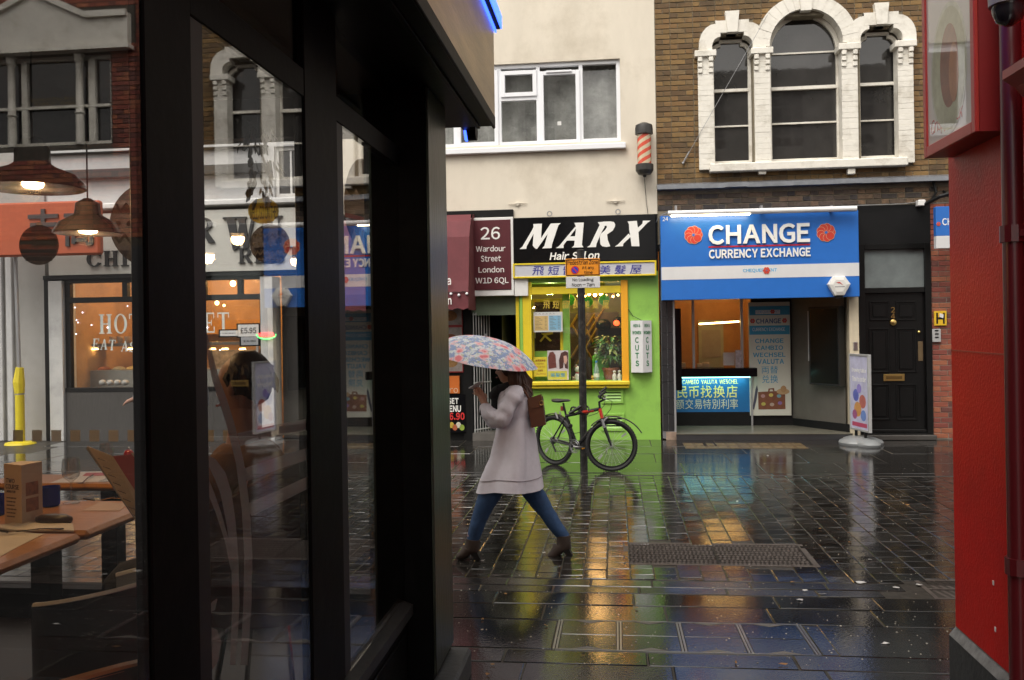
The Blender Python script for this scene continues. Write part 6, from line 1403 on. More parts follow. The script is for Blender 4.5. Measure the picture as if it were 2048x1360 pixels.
# grey neighbour and yellow guard post at the far left
nb_ = thing('grey_building', 'grey rendered building at the far left beyond the restaurant window', 'building', (bux0 - 3, YF, 0))
GR = mat('grey render', (.36, .35, .33), .8, var=.08); b = MB(); b.box(bux0 - 7, bux0 - .01, YF, YF + 6, 0, ZTOP - .1); b.obj('wall', GR, nb_)
for px in (0, 20): x = PY(px, 650, YF - .05).x; MB().bbox(x - .06, x + .05, YF - .07, YF - .001, 0, 3.3, .01).obj('pilaster_strip', mat('pale trim', (.5, .5, .5), .6), nb_)
pg_ = PZ(41, 888); gp = thing('guarded_pipe', 'thin grey pipe wrapped low down in a yellow padded guard', 'guard post', (pg_.x, pg_.y, 0)); YG = mat('guard yellow', (.68, .55, .02), .5, var=.15)
MB().tube([(pg_.x, pg_.y, 1.2), (pg_.x - .05, pg_.y, 3.6)], .03, 8).obj('pipe', ALU, gp); MB().tube([(pg_.x, pg_.y, .03), (pg_.x, pg_.y, .75), (pg_.x, pg_.y, .8)], .07, 10).obj('guard', YG, gp, smooth=40); MB().tube([(pg_.x, pg_.y, .82), (pg_.x - .01, pg_.y, 1.0), (pg_.x + .01, pg_.y, 1.24)], [.075, .09, .06], 9).obj('guard', YG, gp); MB().tube([(pg_.x, pg_.y, .8), (pg_.x, pg_.y, .83)], .071, 10).obj('tape', ALU, gp); MB().lathe([(.24, 0), (.22, .03), (.07, .05)], (pg_.x, pg_.y, 0), 14).obj('foot', YG, gp)
# ================================================================== RED BRICK HOUSE (right of frame, seen mirrored in the glass)
rb = thing('red_brick_building', 'red brick house with white pedimented windows mirrored in the restaurant glass', 'building', (X2 + 3, YF, 0))
def mr(a, b, c, d, Y=YF):
    x0, z1 = MXX(c, (b + d) / 2, Y)[0], MXX((a + c) / 2, b, Y)[1]; x1 = MXX(a, (b + d) / 2, Y)[0]; z0 = MXX((a + c) / 2, d, Y)[1]; return x0, x1, z0, z1
q = mr(0, 110, 222, 262); hwx0, hwx1, hwz1 = q[0], q[1] + 1.0, q[3]; hwz0 = hwz1 - 1.5
b = MB(); wall(b, X2 + .01, X2 + 7, 0, ZTOP, YF + .006, YF + .4, [(hwx0, hwx1, hwz0, hwz1)]); b.obj('wall', DMORTAR, rb)
MB().box(X2 + .02, X2 + 7, YF + 3, YF + 6, 0, ZTOP).obj('rear_wall', DMORTAR, rb)
lst = bond(X2 + .012, X2 + 3.6, 3.35, ZTOP - .05, lambda z: [(hwx0 - .02, hwx1 + .3)] if hwz0 - .2 < z < hwz1 + .1 else ([(hwx0 - .45, hwx1 + .3)] if hwz1 <= z < hwz1 + .75 else []), hrow=.078)
put_bricks(lst, rb, RBRICK, 0, 'red_brick_run')
zp0, zp1 = MXX(130, 100)[1], MXX(262, 28)[1]; xpR = MXX(262, 60)[0]; zpk = MXX(75, -12)[1]; xpk = MXX(75, 0)[0]; xk1 = MXX(180, 30)[0]
pts = [(xpR, zp0), (xpR, zp1), (xk1, zp1), (xpk, zpk), (xpk + (xpk - xk1), zp1), (xpk + (xpk - xpR), zp1), (xpk + (xpk - xpR), zp0)]
MB().prism(pts, YF - .12, YF + .1).obj('pediment', PWHITE, rb)
pts2 = [(xpR - .0, zp1 - .07), (xpR, zp1 + .03), (xk1, zp1 + .03), (xpk, zpk + .05), (xpk + (xpk - xk1), zp1 + .03), (xpk + (xpk - xpR), zp1 + .03), (xpk + (xpk - xpR), zp1 - .07), (xpk + (xpk - xk1), zp1 - .07), (xpk, zpk - .06), (xk1, zp1 - .07)]
MB().prism(pts2, YF - .18, YF - .121).obj('moulding', PWHITE, rb); MB().box(xpR - .05, xpk * 2 - xpR, YF - .18, YF + .1, zp0 - .06, zp0 - .002).obj('moulding', PWHITE, rb)
w_ = MB(); frame(w_, hwx0, hwx1, hwz0, hwz1, .07, YF + .1, YF + .2); w_ = w_.obj('window', PWHITE, rb); MB().box(hwx0 + .07, hwx1 - .07, YF + .16, YF + .17, hwz0 + .07, hwz1 - .07).obj('pane', DPANE, w_)
for px in (22, 158):
    x = MXX(px, 180)[0]; MB().lathe([(.07, hwz0), (.065, hwz0 + .5), (.085, hwz0 + .52), (.06, hwz0 + .56), (.055, hwz1 - .15), (.08, hwz1 - .12), (.07, hwz1 - .1), (.09, hwz1)], (x, YF + .02, 0), 12).obj('colonnette', PWHITE, rb, smooth=40)
for px, wd in ((42, .05), (178, .06), (113, .0)):
    x = MXX(px, 200)[0]
    if wd: MB().box(x - wd, x + wd, YF + .09, YF + .155, hwz0 + .07, hwz1 - .07).obj('mullion', PWHITE, w_)
z = MXX(100, 212)[1]; MB().box(hwx0 + .07, hwx1 - .07, YF + .085, YF + .15, z - .025, z + .025).obj('sash_bar', PWHITE, w_)
GLD = mat('faded gold letters', (.22, .15, .04), .5); xg0, xg1, zg0, zg1 = mr(50, 190, 145, 205); label_text('lettering', 'solutions\n020 7287', (xg0, xg1, zg0, zg1), YF + .158, GLD, w_)
q = rect(-70, 404, 198, 512, 13.2); og = thing('orange_shop_sign', 'orange projecting shop sign with dark raised Chinese characters behind the pendant lamps', 'sign', ((q[0] + q[1]) / 2, 13.2, q[2])); MB().bbox(q[0], q[1], 13.2, 13.34, q[2], q[3], .03).obj('board', mat('orange sign paint', (.4, .075, .022), .45, var=.05), og); MB().tube([(q[0] + .6, 13.3, (q[2] + q[3]) / 2), (q[0] + .6, YF, (q[2] + q[3]) / 2)], .03, 8).obj('bracket', BLACK, og)
for px, c_ in ((160, '高'), (88, '吉')): q2 = rect(px - 30, 418, px + 30, 492, 13.2); label_text('character', c_, q2, 13.199, LB, og, depth=.03, bold=.02)
MB().box(X2 + .31, X2 + 7, YF - .02, YF + .005, .0, 3.2).obj('shopfront', mat('dark shopfront', (.03, .028, .03), .3), rb)

# ================================================================== RESTAURANT ON THE LEFT
RY0, RY1, FZ = -3.2, 4.44, .33
GO = -.85                        # outer edge of the window fins
re_ = thing('restaurant', 'black framed restaurant corner with tall glass panes and bronze fascia', 'restaurant', (-3.5, 1.5, 0))
BP = mat('restaurant black', (.0035, .0035, .0036), .42, var=.3, bump=.0008, bs=18, spec=.06, dirt=(.012, .012, .012), ds=5, da=.5)
INB = mat('interior brown', (.03, .02, .013), .6, var=.2)
FLR = mat('dark floorboards', (.03, .018, .011), .45, var=.3, stretch=(1, 8, 1))
SOF = 2.89; sil = .545; PN = 4.01; FE = 4.88
GO = -.93
MB().box(-7, GX - .03, RY0, RY1 - .12, .3, FZ).obj('floor', FLR, re_)
MB().box(-7, GX, RY0, RY1 - .02, SOF + .06, 3.1).obj('ceiling', INB, re_)
MB().box(-7.1, -7, RY0, RY1, 0, 3).obj('inner_wall', INB, re_); MB().box(-7, GX, RY0 - .1, RY0, 0, 3).obj('inner_wall', INB, re_)
MB().box(-1.0, -.962, RY0, 1.0, 0, SOF).obj('side_wall', BP, re_)
MB().box(-1.02, GO - .03, 1.0, PN - .01, 0, sil - .04).obj('stall_riser', BP, re_)
for ya, yb in ((1.06, 1.78), (2.02, 2.74), (3.14, 3.95)): MB().bbox(GO - .03, GO - .022, ya, yb, .1, sil - .12, .003).obj('riser_panel', BP, re_)
MB().add([(-1.0, 1.0, sil - .039), (GO, 1.0, sil - .05), (GO, (PN - .005), sil - .05), (-1.0, (PN - .005), sil - .039), (-1.0, 1.0, sil + .02), (GO, 1.0, sil - .005), (GO, (PN - .005), sil - .005), (-1.0, (PN - .005), sil + .02)], [(0, 3, 2, 1), (4, 5, 6, 7), (0, 1, 5, 4), (1, 2, 6, 5), (2, 3, 7, 6), (3, 0, 4, 7)]).obj('window_sill', mat('worn black sill', (.02, .02, .02), .4, var=.5, vs_=20, spec=.3), re_)
MB().bbox(GO - .02, -.74, 3.85, 4.46, 0, .19, .015).obj('corner_plinth', mat('dark stone plinth', (.03, .032, .034), .6, var=.3, bump=.003, bs=40), re_)
PYS = [(1.0, 1.05)] + [(PX(a, 660, GX).y, PX(c, 660, GX).y) for a, c in ((290, 385), (612, 676))]
BEAD = mat('bead black', (.022, .022, .024), .4, spec=.3, var=.2)
for ya, yb in PYS:
    MB().bbox(GX - .03, GX + .008, ya, yb, sil + .021, SOF, .003).obj('window_post', BP, re_)
SPN = [(PYS[0][1], PYS[1][0]), (PX(412, 660, GX).y, PYS[2][0]), (PX(690, 660, GX).y, PN)]
for ya, yb in ((PYS[1][1], SPN[1][0]), (PYS[2][1], SPN[2][0])): MB().bbox(GX - .03, GX + .003, ya + .001, yb, sil + .021, 2.53, .003).obj('glazing_bead', BEAD, re_)
for ya, yb in ((PYS[0][1], PYS[1][0]), (PYS[1][1], PYS[2][0]), (PYS[2][1], PN)): MB().bbox(GX - .03, GX + .006, ya, yb, 2.53, 2.62, .003).obj('transom', BP, re_)
panes = []
for ya, yb in SPN:
    panes.append(MB().box(GX - .004, GX + .002, ya, yb, sil + .015, 2.53).obj('window_pane', SPANE, re_)); MB().box(GX - .02, GX - .014, ya, yb, 2.62, SOF).obj('fanlight_pane', SPANE, re_)
# corner pilaster with metal facing
MB().box(-1.13, -.842, PN, RY1, .19, SOF).obj('corner_post', BP, re_)
MB().bbox(-.841, -.828, PN + .005, RY1 + .002, .22, SOF - .002, .002).obj('metal_facing', mat('weathered metal facing', (.06, .066, .05), .32, metal=.85, var=.4, vs_=4, bump=.002, bs=40, stretch=(1, 1, .3)), re_)
# soffit, fascia, neon
MB().box(GX - .06, -.64, RY0, FE + .002, SOF, SOF + .04).obj('soffit', BP, re_)
MB().bbox(-.735, -.715, RY0, FE - .01, SOF - .015, SOF, .002).obj('soffit_trim', BP, re_)
BRZ = mat('bronze cladding', (.52, .4, .24), .34, metal=.8, var=.3, vs_=3, bump=.002, bs=30, stretch=(1, .4, 3))
MB().bbox(-.645, -.63, RY0, FE - .02, SOF - .02, SOF + .045, .003).obj('fascia_edge', BP, re_)
MB().box(-.96, -.634, RY0, FE, SOF + .045, 3.85).obj('fascia', BRZ, re_)
MB().bbox(-.6335, -.6, RY0, FE + .03, 3.425, 3.5, .003).obj('light_channel', BP, re_)
NEO = glow('blue neon', (.04, .11, 1), 2.2)
MB().box(-.6325, -.622, RY0, FE + .035, 3.41, 3.4245).obj('neon_strip', NEO, re_); MB().box(-.599, -.592, RY0, FE + .036, 3.43, 3.5).obj('neon_strip', NEO, re_)
p = PY(936, 264, 5.1); ln = thing('blue_ring_lamp', 'little lamp with glowing blue ring under the corner of the black canopy', 'lamp', p); MB().lathe([(.05, .05), (.05, .0), (.02, -.005)], p, 14, 'x').obj('housing', BP, ln); MB().torus(p + Vector((-.01, 0, 0)), .047, .007, 'x', 18, 6).obj('ring', NEO, ln); MB().box(p.x - .02, p.x + .02, FE - .1, p.y, p.z + .04, SOF + .02).obj('arm', BP, ln)
# front window onto the street
fsil = .485
MB().box(-7, -1.13, RY1 - .12, RY1, 0, fsil).obj('front_riser', BP, re_)
MB().box(-7, -1.0, RY1 - .12, RY1 - .003, 2.755, 3.1).obj('front_head', BP, re_)
for x in (-3.6, -5.4): MB().bbox(x - .05, x + .05, RY1 - .1, RY1, fsil, 2.755, .004).obj('window_post', BP, re_)
for xa, xb in ((-3.55, -1.13), (-5.35, -3.65), (-6.9, -5.45)): fpn = MB().box(xa, xb, RY1 - .05, RY1 - .042, fsil, 2.755).obj('window_pane', PANE, re_); panes.append(fpn)
frontp = panes[3]; sidep = panes[1]
# upper storeys of both near houses (mirrored in the windows opposite)
UPR = mat('pale grey stucco', (.5, .49, .46), .8, var=.08)
def upper(parent, x0, x1, z0, y, n, holes_x):
    hs_ = [(x - .45, x + .45, z, z + 1.5) for x in holes_x for z in (4.0, 6.3)]
    b = MB(); wall(b, x0, x1, z0, 8.4, y - .3, y, hs_); b.obj('upper_wall', UPR, parent); MB().box(x0 + .01, x1 - .01, y - 6, y - .31, z0, 8.4).obj('upper_block', UPR, parent)
    for h in hs_:
        w = frame(MB(), h[0], h[1], h[2], h[3], .06, y - .2, y - .1).obj('window', WHITE, parent); MB().box(h[0] + .06, h[1] - .06, y - .16, y - .15, h[2] + .06, h[3] - .06).obj('pane', DPANE, w)
        g = MB()
        for i in (1, 2): g.box(h[0] + .06 + (h[1] - h[0] - .12) * i / 3 - .012, h[0] + .06 + (h[1] - h[0] - .12) * i / 3 + .012, y - .149, y - .12, h[2] + .06, h[3] - .06)
        for i in (1, 2, 3): zz = h[2] + (h[3] - h[2]) * i / 4; g.box(h[0] + .06, h[1] - .06, y - .1485, y - .125, zz - .012, zz + .012)
        g.obj('glazing_bars', WHITE, w)
MB().box(-7, -.962, RY1 - .02, FE, SOF + .045, 3.85).obj('street_fascia', BRZ, re_)
upper(re_, -7.1, GX + .02, 3.12, RY1 - .02, 4, (-1.9, -3.9, -5.9))
# decals
FILM = glass_mat('frosted film', dim=((.34, .36, .34), .62)); 
def strip(pts, ws, X=GX - .006, name='window_decal', par=None):
    b = MB(); L = []; R__ = []
    for i, (px, py) in enumerate(pts):
        a = pts[max(i - 1, 0)]; c = pts[min(i + 1, len(pts) - 1)]; d = Vector((c[0] - a[0], c[1] - a[1])).normalized(); n = Vector((-d.y, d.x)) * ws[i]
        L.append(PX(px + n.x, py + n.y, X)); R__.append(PX(px - n.x, py - n.y, X))
    q = L + R__[::-1]; b.prism([(v.y, v.z) for v in q], X - .0006, X, 'x'); return b.obj(name, FILM, par or sidep)
strip([(404, 640), (418, 700), (432, 760), (446, 800), (461, 848), (480, 925), (492, 1019), (497, 1113), (495, 1207), (488, 1330)], [3, 5, 7, 8, 8, 8, 8, 8, 8, 7])
strip([(404, 912), (424, 925), (440, 950), (452, 985), (463, 1050), (470, 1121), (472, 1207), (466, 1330)], [7, 10, 12, 11, 9, 7, 7, 6])
strip([(409, 955), (422, 985), (438, 1028), (455, 1085), (465, 1140)], [6, 6, 5, 4, 3])
for q in (((478, 879), (550, 862), (630, 846)), ((490, 950), (560, 925), (640, 900)), ((498, 1020), (560, 992), (640, 953))): strip(q, [13, 12, 11])
strip([(418, 1345), (430, 1320), (434, 1285), (428, 1262), (416, 1256)], [3, 7, 9, 7, 3]); strip([(412, 1225), (424, 1215), (434, 1198)], [3, 8, 1])
yw_ = RY1 - .056
BAUB = glass_mat('brown film', tint=(.5, .42, .36), dim=((.05, .035, .03), .32)); BAUK = mat('dark print film', (.02, .015, .015), .5); BAUL = glass_mat('pale film', dim=((.4, .38, .36), .5))
def fd(pts, m, nm='window_decal', Y=yw_, d=.0006): q = [PY(a, c, Y) for a, c in pts]; return MB().prism([(v.x, v.z) for v in q], Y - d, Y).obj(nm, m, frontp)
def bauble(cx, cy_, r, rows):
    fd(ell(cx, cy_, r, r, 36), BAUB)
    for k, (kind, f) in enumerate(rows):
        y = cy_ + f * r; hw = sqrt(max(0, 1 - f * f)) * r * .94; h = r * .1
        if kind == 'bar': fd([(cx - hw, y - h), (cx + hw, y - h), (cx + hw, y + h), (cx - hw, y + h)], BAUK, d=.0012)
        elif kind == 'zig':
            n = 7; up = [(cx - hw + 2 * hw * i / (2 * n), y - h + (h * 1.6 if i % 2 else 0)) for i in range(2 * n + 1)]; fd(up + [(a, c + h) for a, c in up[::-1]], BAUK, d=.0012)
        else:
            b = MB(); n = 7
            for i in range(n): b.prism([((v := PY(a, c, yw_)).x, v.z) for a, c in ell(cx - hw + 2 * hw * (i + .5) / n, y, h * .7, h * .7, 8)], yw_ - .0012, yw_)
            b.obj('window_decal', BAUK, frontp)
    fd([(cx - r * .14, cy_ - r * 1.14), (cx + r * .14, cy_ - r * 1.14), (cx + r * .12, cy_ - r * .99), (cx - r * .12, cy_ - r * .99)], BAUL)
bauble(78, 490, 40, [('bar', -.5), ('bar', -.12), ('bar', .32), ('bar', .7)]); bauble(305, 449, 86, [('zig', -.42), ('dot', -.02), ('zig', .3), ('dot', .75)]); bauble(540, 488, 40, [('zig', -.45), ('dot', 0), ('zig', .42), ('dot', .75)])
fd(ell(722, 405, 34, 88, 30), BAUB); fd([(690, 375), (705, 395), (712, 376), (722, 398), (732, 378), (742, 400), (752, 385), (752, 372), (690, 368)], BAUK, d=.0012); fd([(690, 425), (720, 432), (754, 446), (754, 455), (720, 440), (690, 434)], mat('red print film', (.3, .03, .03), .5), d=.0012); fd([(700, 490), (708, 455), (716, 490), (724, 455), (732, 490), (740, 455), (748, 490), (752, 470), (752, 505), (735, 545), (712, 520)], BAUL, d=.0009)
sq = MB()
for i in range(14):
    px = 36 + i * 38.2
    sq.prism([((v := PY(a, c, yw_)).x, v.z) for a, c in ((px - 10, 860), (px + 10, 860), (px + 10, 883), (px - 10, 883))], yw_ - .0006, yw_)
sq.obj('safety_squares', glass_mat('grey film', dim=((.4, .4, .38), .75)), frontp)
# mistletoe hanging in the window
ms = thing('mistletoe', 'bunch of mistletoe hanging on a string inside the front window', 'decoration', PY(525, 330, RY1 - .12)); ym = RY1 - .12
MB().tube([PY(514, 102, ym), PY(515, 265, ym)], .002, 4).obj('string', PLASTK, ms)
ML = mat('dried mistletoe', (.05, .045, .03), .6, var=.3); MLP = mat('silver mistletoe', (.42, .42, .4), .35, var=.2); rr = random.Random(9)
for part_, m_, n_, x0_ in (('dark_leaf', ML, 34, 508), ('pale_leaf', MLP, 34, 532)):
    for i in range(n_):
        px = x0_ + rr.gauss(0, 9); py = rr.uniform(255, 400); ln_ = rr.uniform(14, 30); dx = (px - 518) * .35 + rr.uniform(-4, 4); w = rr.uniform(1.2, 2.6)
        q = [PY(a, c, ym + rr.uniform(-.02, .02)) for a, c in ((px, py), (px + dx * .5 + w, py + ln_ * .5), (px + dx, py + ln_), (px + dx * .5 - w, py + ln_ * .5))]
        MB().prism([(v.x, v.z) for v in q], ym + rr.uniform(-.03, .0), ym + .002 + rr.uniform(0, .002)).obj(part_, m_, ms)
fd(ell(527, 422, 31, 26, 22), glass_mat('yellow film', tint=(.9, .8, .3), dim=((.65, .5, .06), .5))); q = rect(499, 412, 557, 442, yw_); b = MB(); text(b, 'WELL, GO ON THEN', q[0], q[1], q[2], q[3], yw_ - .0008, .0006, bold=.01); b.obj('window_lettering', BLACK, frontp)
# pendant lamps
def pendant(px, py, Y, r, label, big=True):
    c = PY(px, py, Y); t = thing('pendant_lamp', label, 'lamp', c, 'pendant lamps in the restaurant')
    prof = [(r, 0), (r * .97, r * .1), (r * .8, r * .28), (r * .45, r * .42), (r * .34, r * .5), (r * .33, r * .75), (r * .25, r * .95), (r * .06, r * 1.02)] if big else [(r, 0), (r * .8, r * .32), (r * .4, r * .55), (r * .38, r * .6), (r * .34, r * .9), (r * .1, r * 1.05)]
    b = MB(); b.lathe(prof + [(p_[0] * .96, p_[1] - .004) for p_ in prof[::-1]], c, 28); b.obj('shade', mat('dark enamel', (.03, .03, .032), .25, var=.1), t, smooth=40)
    b = MB(); b.lathe([(r * .985, .002), (r * .8, r * .27), (r * .2, r * .38)], c, 28, caps=False); b.obj('inner_reflector', mat('lamp inside', (.5, .42, .32), .5), t, smooth=True)
    MB().lathe([(r * .3, r * .12), (r * .28, r * .16)], c, 16).obj('light_bulb', glow('pendant bulb', (1, .55, .18), 14), t); MB().tube([c + Vector((0, 0, r)), (c.x, c.y, SOF + .05)], .004, 6).obj('cord', PLASTK, t)
    lamp('pendant_light', c + Vector((0, 0, -.02)), 7 if px > 0 else 8, (1, .6, .26), .04, parent=t)
pendant(66, 376, 3.4, .2, 'large dark dish pendant lamp at the upper left of the restaurant window'); pendant(176, 466, 3.8, .148, 'smaller pendant lamp hanging in front of the restaurant fascia letters', False)
pendant(-320, 330, 2.45, .2, 'pendant lamp over the nearest table just outside the left edge')  # added out of view as fill light for the near table
# tables
WOOD = mat('honey wood', (.46, .2, .05), .3, var=.2, vs_=4, stretch=(1, 8, 1), coat=.3, crough=.15)
TZ = 1.08
def table(x0, x1, y0, y1, label):
    t = thing('dining_table', label, 'table', ((x0 + x1) / 2, (y0 + y1) / 2, FZ), 'restaurant tables'); MB().bbox(x0, x1, y0, y1, TZ - .035, TZ, .014).obj('tabletop', WOOD, t); xm, ym2 = (x0 + x1) / 2, (y0 + y1) / 2
    MB().box(xm - .04, xm + .04, ym2 - .04, ym2 + .04, FZ + .03, TZ - .035).obj('leg', BP, t); MB().bbox(xm - .2, xm + .2, ym2 - .2, ym2 + .2, FZ, FZ + .03, .008).obj('foot', BP, t); return t
xr_ = PZ(165, 1066, TZ).x; yA = PZ(165, 1066, TZ).y
table(xr_ - .75, xr_, yA - .68, yA, 'honey wood table nearest the side glass with menu stand and glasses case')
yB0 = yA + .03; table(xr_ - .7, PZ(262, 1028, TZ).x, yB0, yB0 + .56, 'wood table end between the near table and the street window')
xc1 = PZ(262, 972, TZ).x; table(xc1 - .8, xc1 + .4, 4.0, 4.28, 'wood table against the street window with a pink and white place mat')
def onT(px, py): v = PZ(px, py, TZ + .001); return v
PAPER = mat('cream card', (.6, .47, .33), .6, var=.06); INKB = mat('brown ink', (.06, .035, .025), .6); PMAT = mat('paper mat', (.62, .55, .46), .6)
v = onT(40, 1046); ms2 = thing('menu_stand', 'tall triangular table menu card headed TWO COURSE', 'menu card', v); hgt = .225; tri = [(v.x - .062, v.y - .0), (v.x + .033, v.y - .035), (v.x + .052, v.y + .06), (v.x - .04, v.y + .07)]
MB().loft([[(x, y, TZ + .001) for x, y in tri], [(x, y, TZ + hgt) for x, y in tri]]).obj('card', PAPER, ms2); d_ = Vector((tri[1][0] - tri[0][0], tri[1][1] - tri[0][1], 0)); n_ = Vector((d_.y, -d_.x, 0)).normalized()
def cardtext(s, u0, u1, w0, w1, m=INKB):
    b = MB(); text(b, s, u0, u1, w0, w1, 0, .0006, bold=.02, tf=lambda q: tuple(Vector((tri[0][0], tri[0][1], TZ + q[2])) + d_ * q[0] - n_ * (q[1] - .0006))); return b.obj('lettering', m, ms2)
cardtext('TWO', .12, .62, .155, .172); cardtext('COURSE', .1, .86, .132, .15); cardtext('MENU FOR', .16, .66, .118, .127)
for k in range(6): cardtext('SALAD AND SOUP', .14, .7 - .05 * (k % 3), .096 - k * .014, .101 - k * .014)
d2 = Vector((tri[2][0] - tri[1][0], tri[2][1] - tri[1][1], 0)); n2 = Vector((d2.y, -d2.x, 0)).normalized()
for k, z in enumerate((.105, .045)):
    q = [Vector((tri[1][0], tri[1][1], TZ + zz)) + d2 * u + n2 * .0008 for u, zz in ((.2, z), (.8, z), (.8, z + .05), (.2, z + .05))]; MB().add([p - n2 * .0006 for p in q] + q, [(0, 1, 2, 3), (4, 5, 6, 7), (0, 1, 5, 4), (2, 3, 7, 6)]).obj('food_photo', mat('food photo', (.32, .13, .06), .5, var=.6, vs_=40), ms2)
GLS = glass_mat('clear glass', (.92, .93, .93), ior=1.75, dim=((.6, .6, .58), .05)); BLG = glass_mat('cobalt glass', (.05, .08, .5), ior=1.5, dim=((.015, .03, .4), .6))  # clear glass: whitish diffuse mixed in as a painted sheen
def tumbler(px, py, label):
    v = onT(px, py); t = thing('tumbler', label, 'tumbler', v, 'cobalt tumblers'); MB().lathe([(.03, 0), (.037, .008), (.038, .082), (.036, .082), (.034, .012), (.02, .01)], v, 20).obj('glass', BLG, t, smooth=40)
tumbler(101, 1012, 'cobalt blue glass tumbler beside the wine glass'); tumbler(-8, 1030, 'cobalt blue tumbler cut by the picture edge left of the menu card')
def wineglass(px, py, label, k=1.0):
    v = onT(px, py); t = thing('wine_glass', label, 'wine glass', v, 'wine glasses on the tables'); pr = [(.034, 0), (.033, .003), (.006, .01), (.0045, .02), (.0045, .085), (.012, .093), (.032, .112), (.0375, .135), (.035, .165), (.0315, .19)]; pr = [(a * k, c * k) for a, c in pr]
    MB().lathe(pr + [(a - .0012, c) for a, c in pr[::-1] if c > .1 * k] + [(.003, .1 * k)], v, 24).obj('glass', GLS, t, smooth=50)
wineglass(143, 1006, 'wine glass standing clear beside the blue tumbler'); wineglass(213, 962, 'wine glass on the window table behind the menu', .95)
v = onT(108, 1046); gc = tag(MB().loft([[(v.x + .075 * a * cos(q) - .0, v.y + .032 * a * sin(q), TZ + z) for q in [2 * pi * i / 20 for i in range(20)]] for a, z in ((.9, .0015), (1, .012), (.96, .024), (.7, .032), (.3, .035))]).obj('glasses_case', mat('brown leather', (.045, .026, .012), .35, var=.15), smooth=True), 'brown leather spectacles case lying at the table edge', 'glasses case')
def mat_(name, label, cat, pts, m, th=.0012, z0=TZ + .0005):
    q = [PZ(a, c, z0) for a, c in pts]; return tag(MB().prism([(v.x, v.y) for v in q], z0, z0 + th, 'z').obj(name, m), label, cat)
mat_('place_mat', 'cream paper place mat at the front corner of the near table', 'place mat', [(-30, 1060), (88, 1068), (40, 1092), (-30, 1130)], PMAT); mat_('napkin', 'folded cream napkin under the cutlery by the glasses case', 'napkin', [(-20, 1056), (20, 1062), (148, 1064), (146, 1050), (40, 1046)], PMAT, .006)
mat_('place_mat', 'pinkish paper mat on the middle table behind the glasses case', 'place mat', [(165, 1022), (200, 1004), (255, 1008), (240, 1022)], mat('pink mat', (.5, .35, .27), .6)); mat_('place_mat', 'white and pink paper mat lit by the street window', 'place mat', [(100, 966), (160, 944), (262, 941), (270, 962)], mat('white mat', (.66, .62, .62), .6)); mat_('menu_strip', 'pink printed strip lying on the white paper mat', 'menu', [(165, 952), (172, 946), (262, 945), (262, 950)], mat('pink strip', (.45, .1, .13), .6), .001, TZ + .002)
def fork(pts, label, name='fork'):
    q = [PZ(a, c, TZ + .009) for a, c in pts]; t = thing(name, label, 'cutlery', q[0]); b = MB(); b.tube([q[0], q[0].lerp(q[-1], .5) + Vector((0, 0, .006)), q[-1]], [.003, .0025, .004], 6); b.obj('handle', CHROME, t, smooth=True)
    dd = (q[0] - q[-1]).normalized(); sd_ = Vector((-dd.y, dd.x, 0)); h = MB(); h.prism([((u := q[0] + sd_ * a + dd * c_).x, u.y) for a, c_ in ((-.004, -.005), (.004, -.005), (.012, .02), (-.012, .02))], TZ + .008, TZ + .011, 'z')
    for i in range(4): e = q[0] + sd_ * (-.0105 + .007 * i) + dd * .02; h.tube([e, e + dd * .045 + Vector((0, 0, .012))], .0018, 4)
    h.obj('tines' if name == 'fork' else 'blade', CHROME, t)
fork([(30, 1064), (128, 1058)], 'steel fork resting on the napkin at the near table'); fork([(200, 1000), (244, 996)], 'steel fork on the middle table beside the red menu'); fork([(165, 966), (186, 950)], 'steel knife on the white mat by the street window', 'knife')
v = onT(258, 960); pm = thing('pepper_mill', 'glossy red pepper mill on the table by the street window', 'pepper mill', v); MB().lathe([(.024, 0), (.026, .01), (.021, .03), (.026, .075), (.022, .1), (.019, .104), (.022, .11), (.024, .13), (.016, .145), (.005, .148)], v, 18).obj('mill', mat('lacquer red', (.35, .015, .012), .15, coat=.5), pm, smooth=True); MB().ball((v.x, v.y, v.z + .154), .006, 8, 6).obj('knob', CHROME, pm)
v = onT(288, 962); cb = thing('condiment_box', 'orange and white menu box standing beside the red pepper mill', 'menu box', v); MB().bbox(v.x - .03, v.x + .0, v.y - .02, v.y + .03, TZ + .001, TZ + .155, .002).obj('orange_card', mat('orange card', (.6, .25, .08), .5), cb); MB().bbox(v.x + .002, v.x + .03, v.y - .02, v.y + .03, TZ + .001, TZ + .16, .002).obj('white_card', WHITE, cb)
# open menu held up by the diner
mn = thing('menu', 'large open cream and maroon menu held up by the seated diner', 'menu', PY(250, 980, 2.85))
def mnp(name, pts, Y, m, th=.0015):
    q = [PY(a, c, Y + dy) for a, c, dy in pts]; b = MB(); o = Vector((0, -th, 0)); b.add([p_ + o for p_ in q] + q, [list(range(len(q)))[::-1], list(range(len(q), 2 * len(q)))] + [(i, (i + 1) % len(q), (i + 1) % len(q) + len(q), i + len(q)) for i in range(len(q))]); b.fix = True; return b.obj(name, m, mn)
mnp('page', [(175, 892, .1), (228, 913, .05), (345, 1100, 0), (320, 1110, 0)], 2.83, PAPER); mnp('back_page', [(172, 896, .12), (176, 893, .1), (320, 1112, 0), (300, 1085, .05), (210, 940, .1)], 2.837, mat('grey page', (.3, .29, .25), .6))
mnp('maroon_page', [(226, 912, .05), (264, 909, .0), (345, 1010, 0), (345, 1097, 0)], 2.822, mat('maroon page', (.42, .05, .055), .4)); mnp('inner_page', [(262, 906, 0), (345, 893, .05), (345, 1005, 0)], 2.81, PAPER)
b = MB()
for i in range(9):
    k = i / 9; p_ = PY(205 + 90 * k, 915 + 145 * k, 2.824 + .07 * (1 - k)); b.tube([p_ + Vector((-.014, -.004, -.002)), p_ + Vector((.014, -.004, -.012))], .0012, 4)
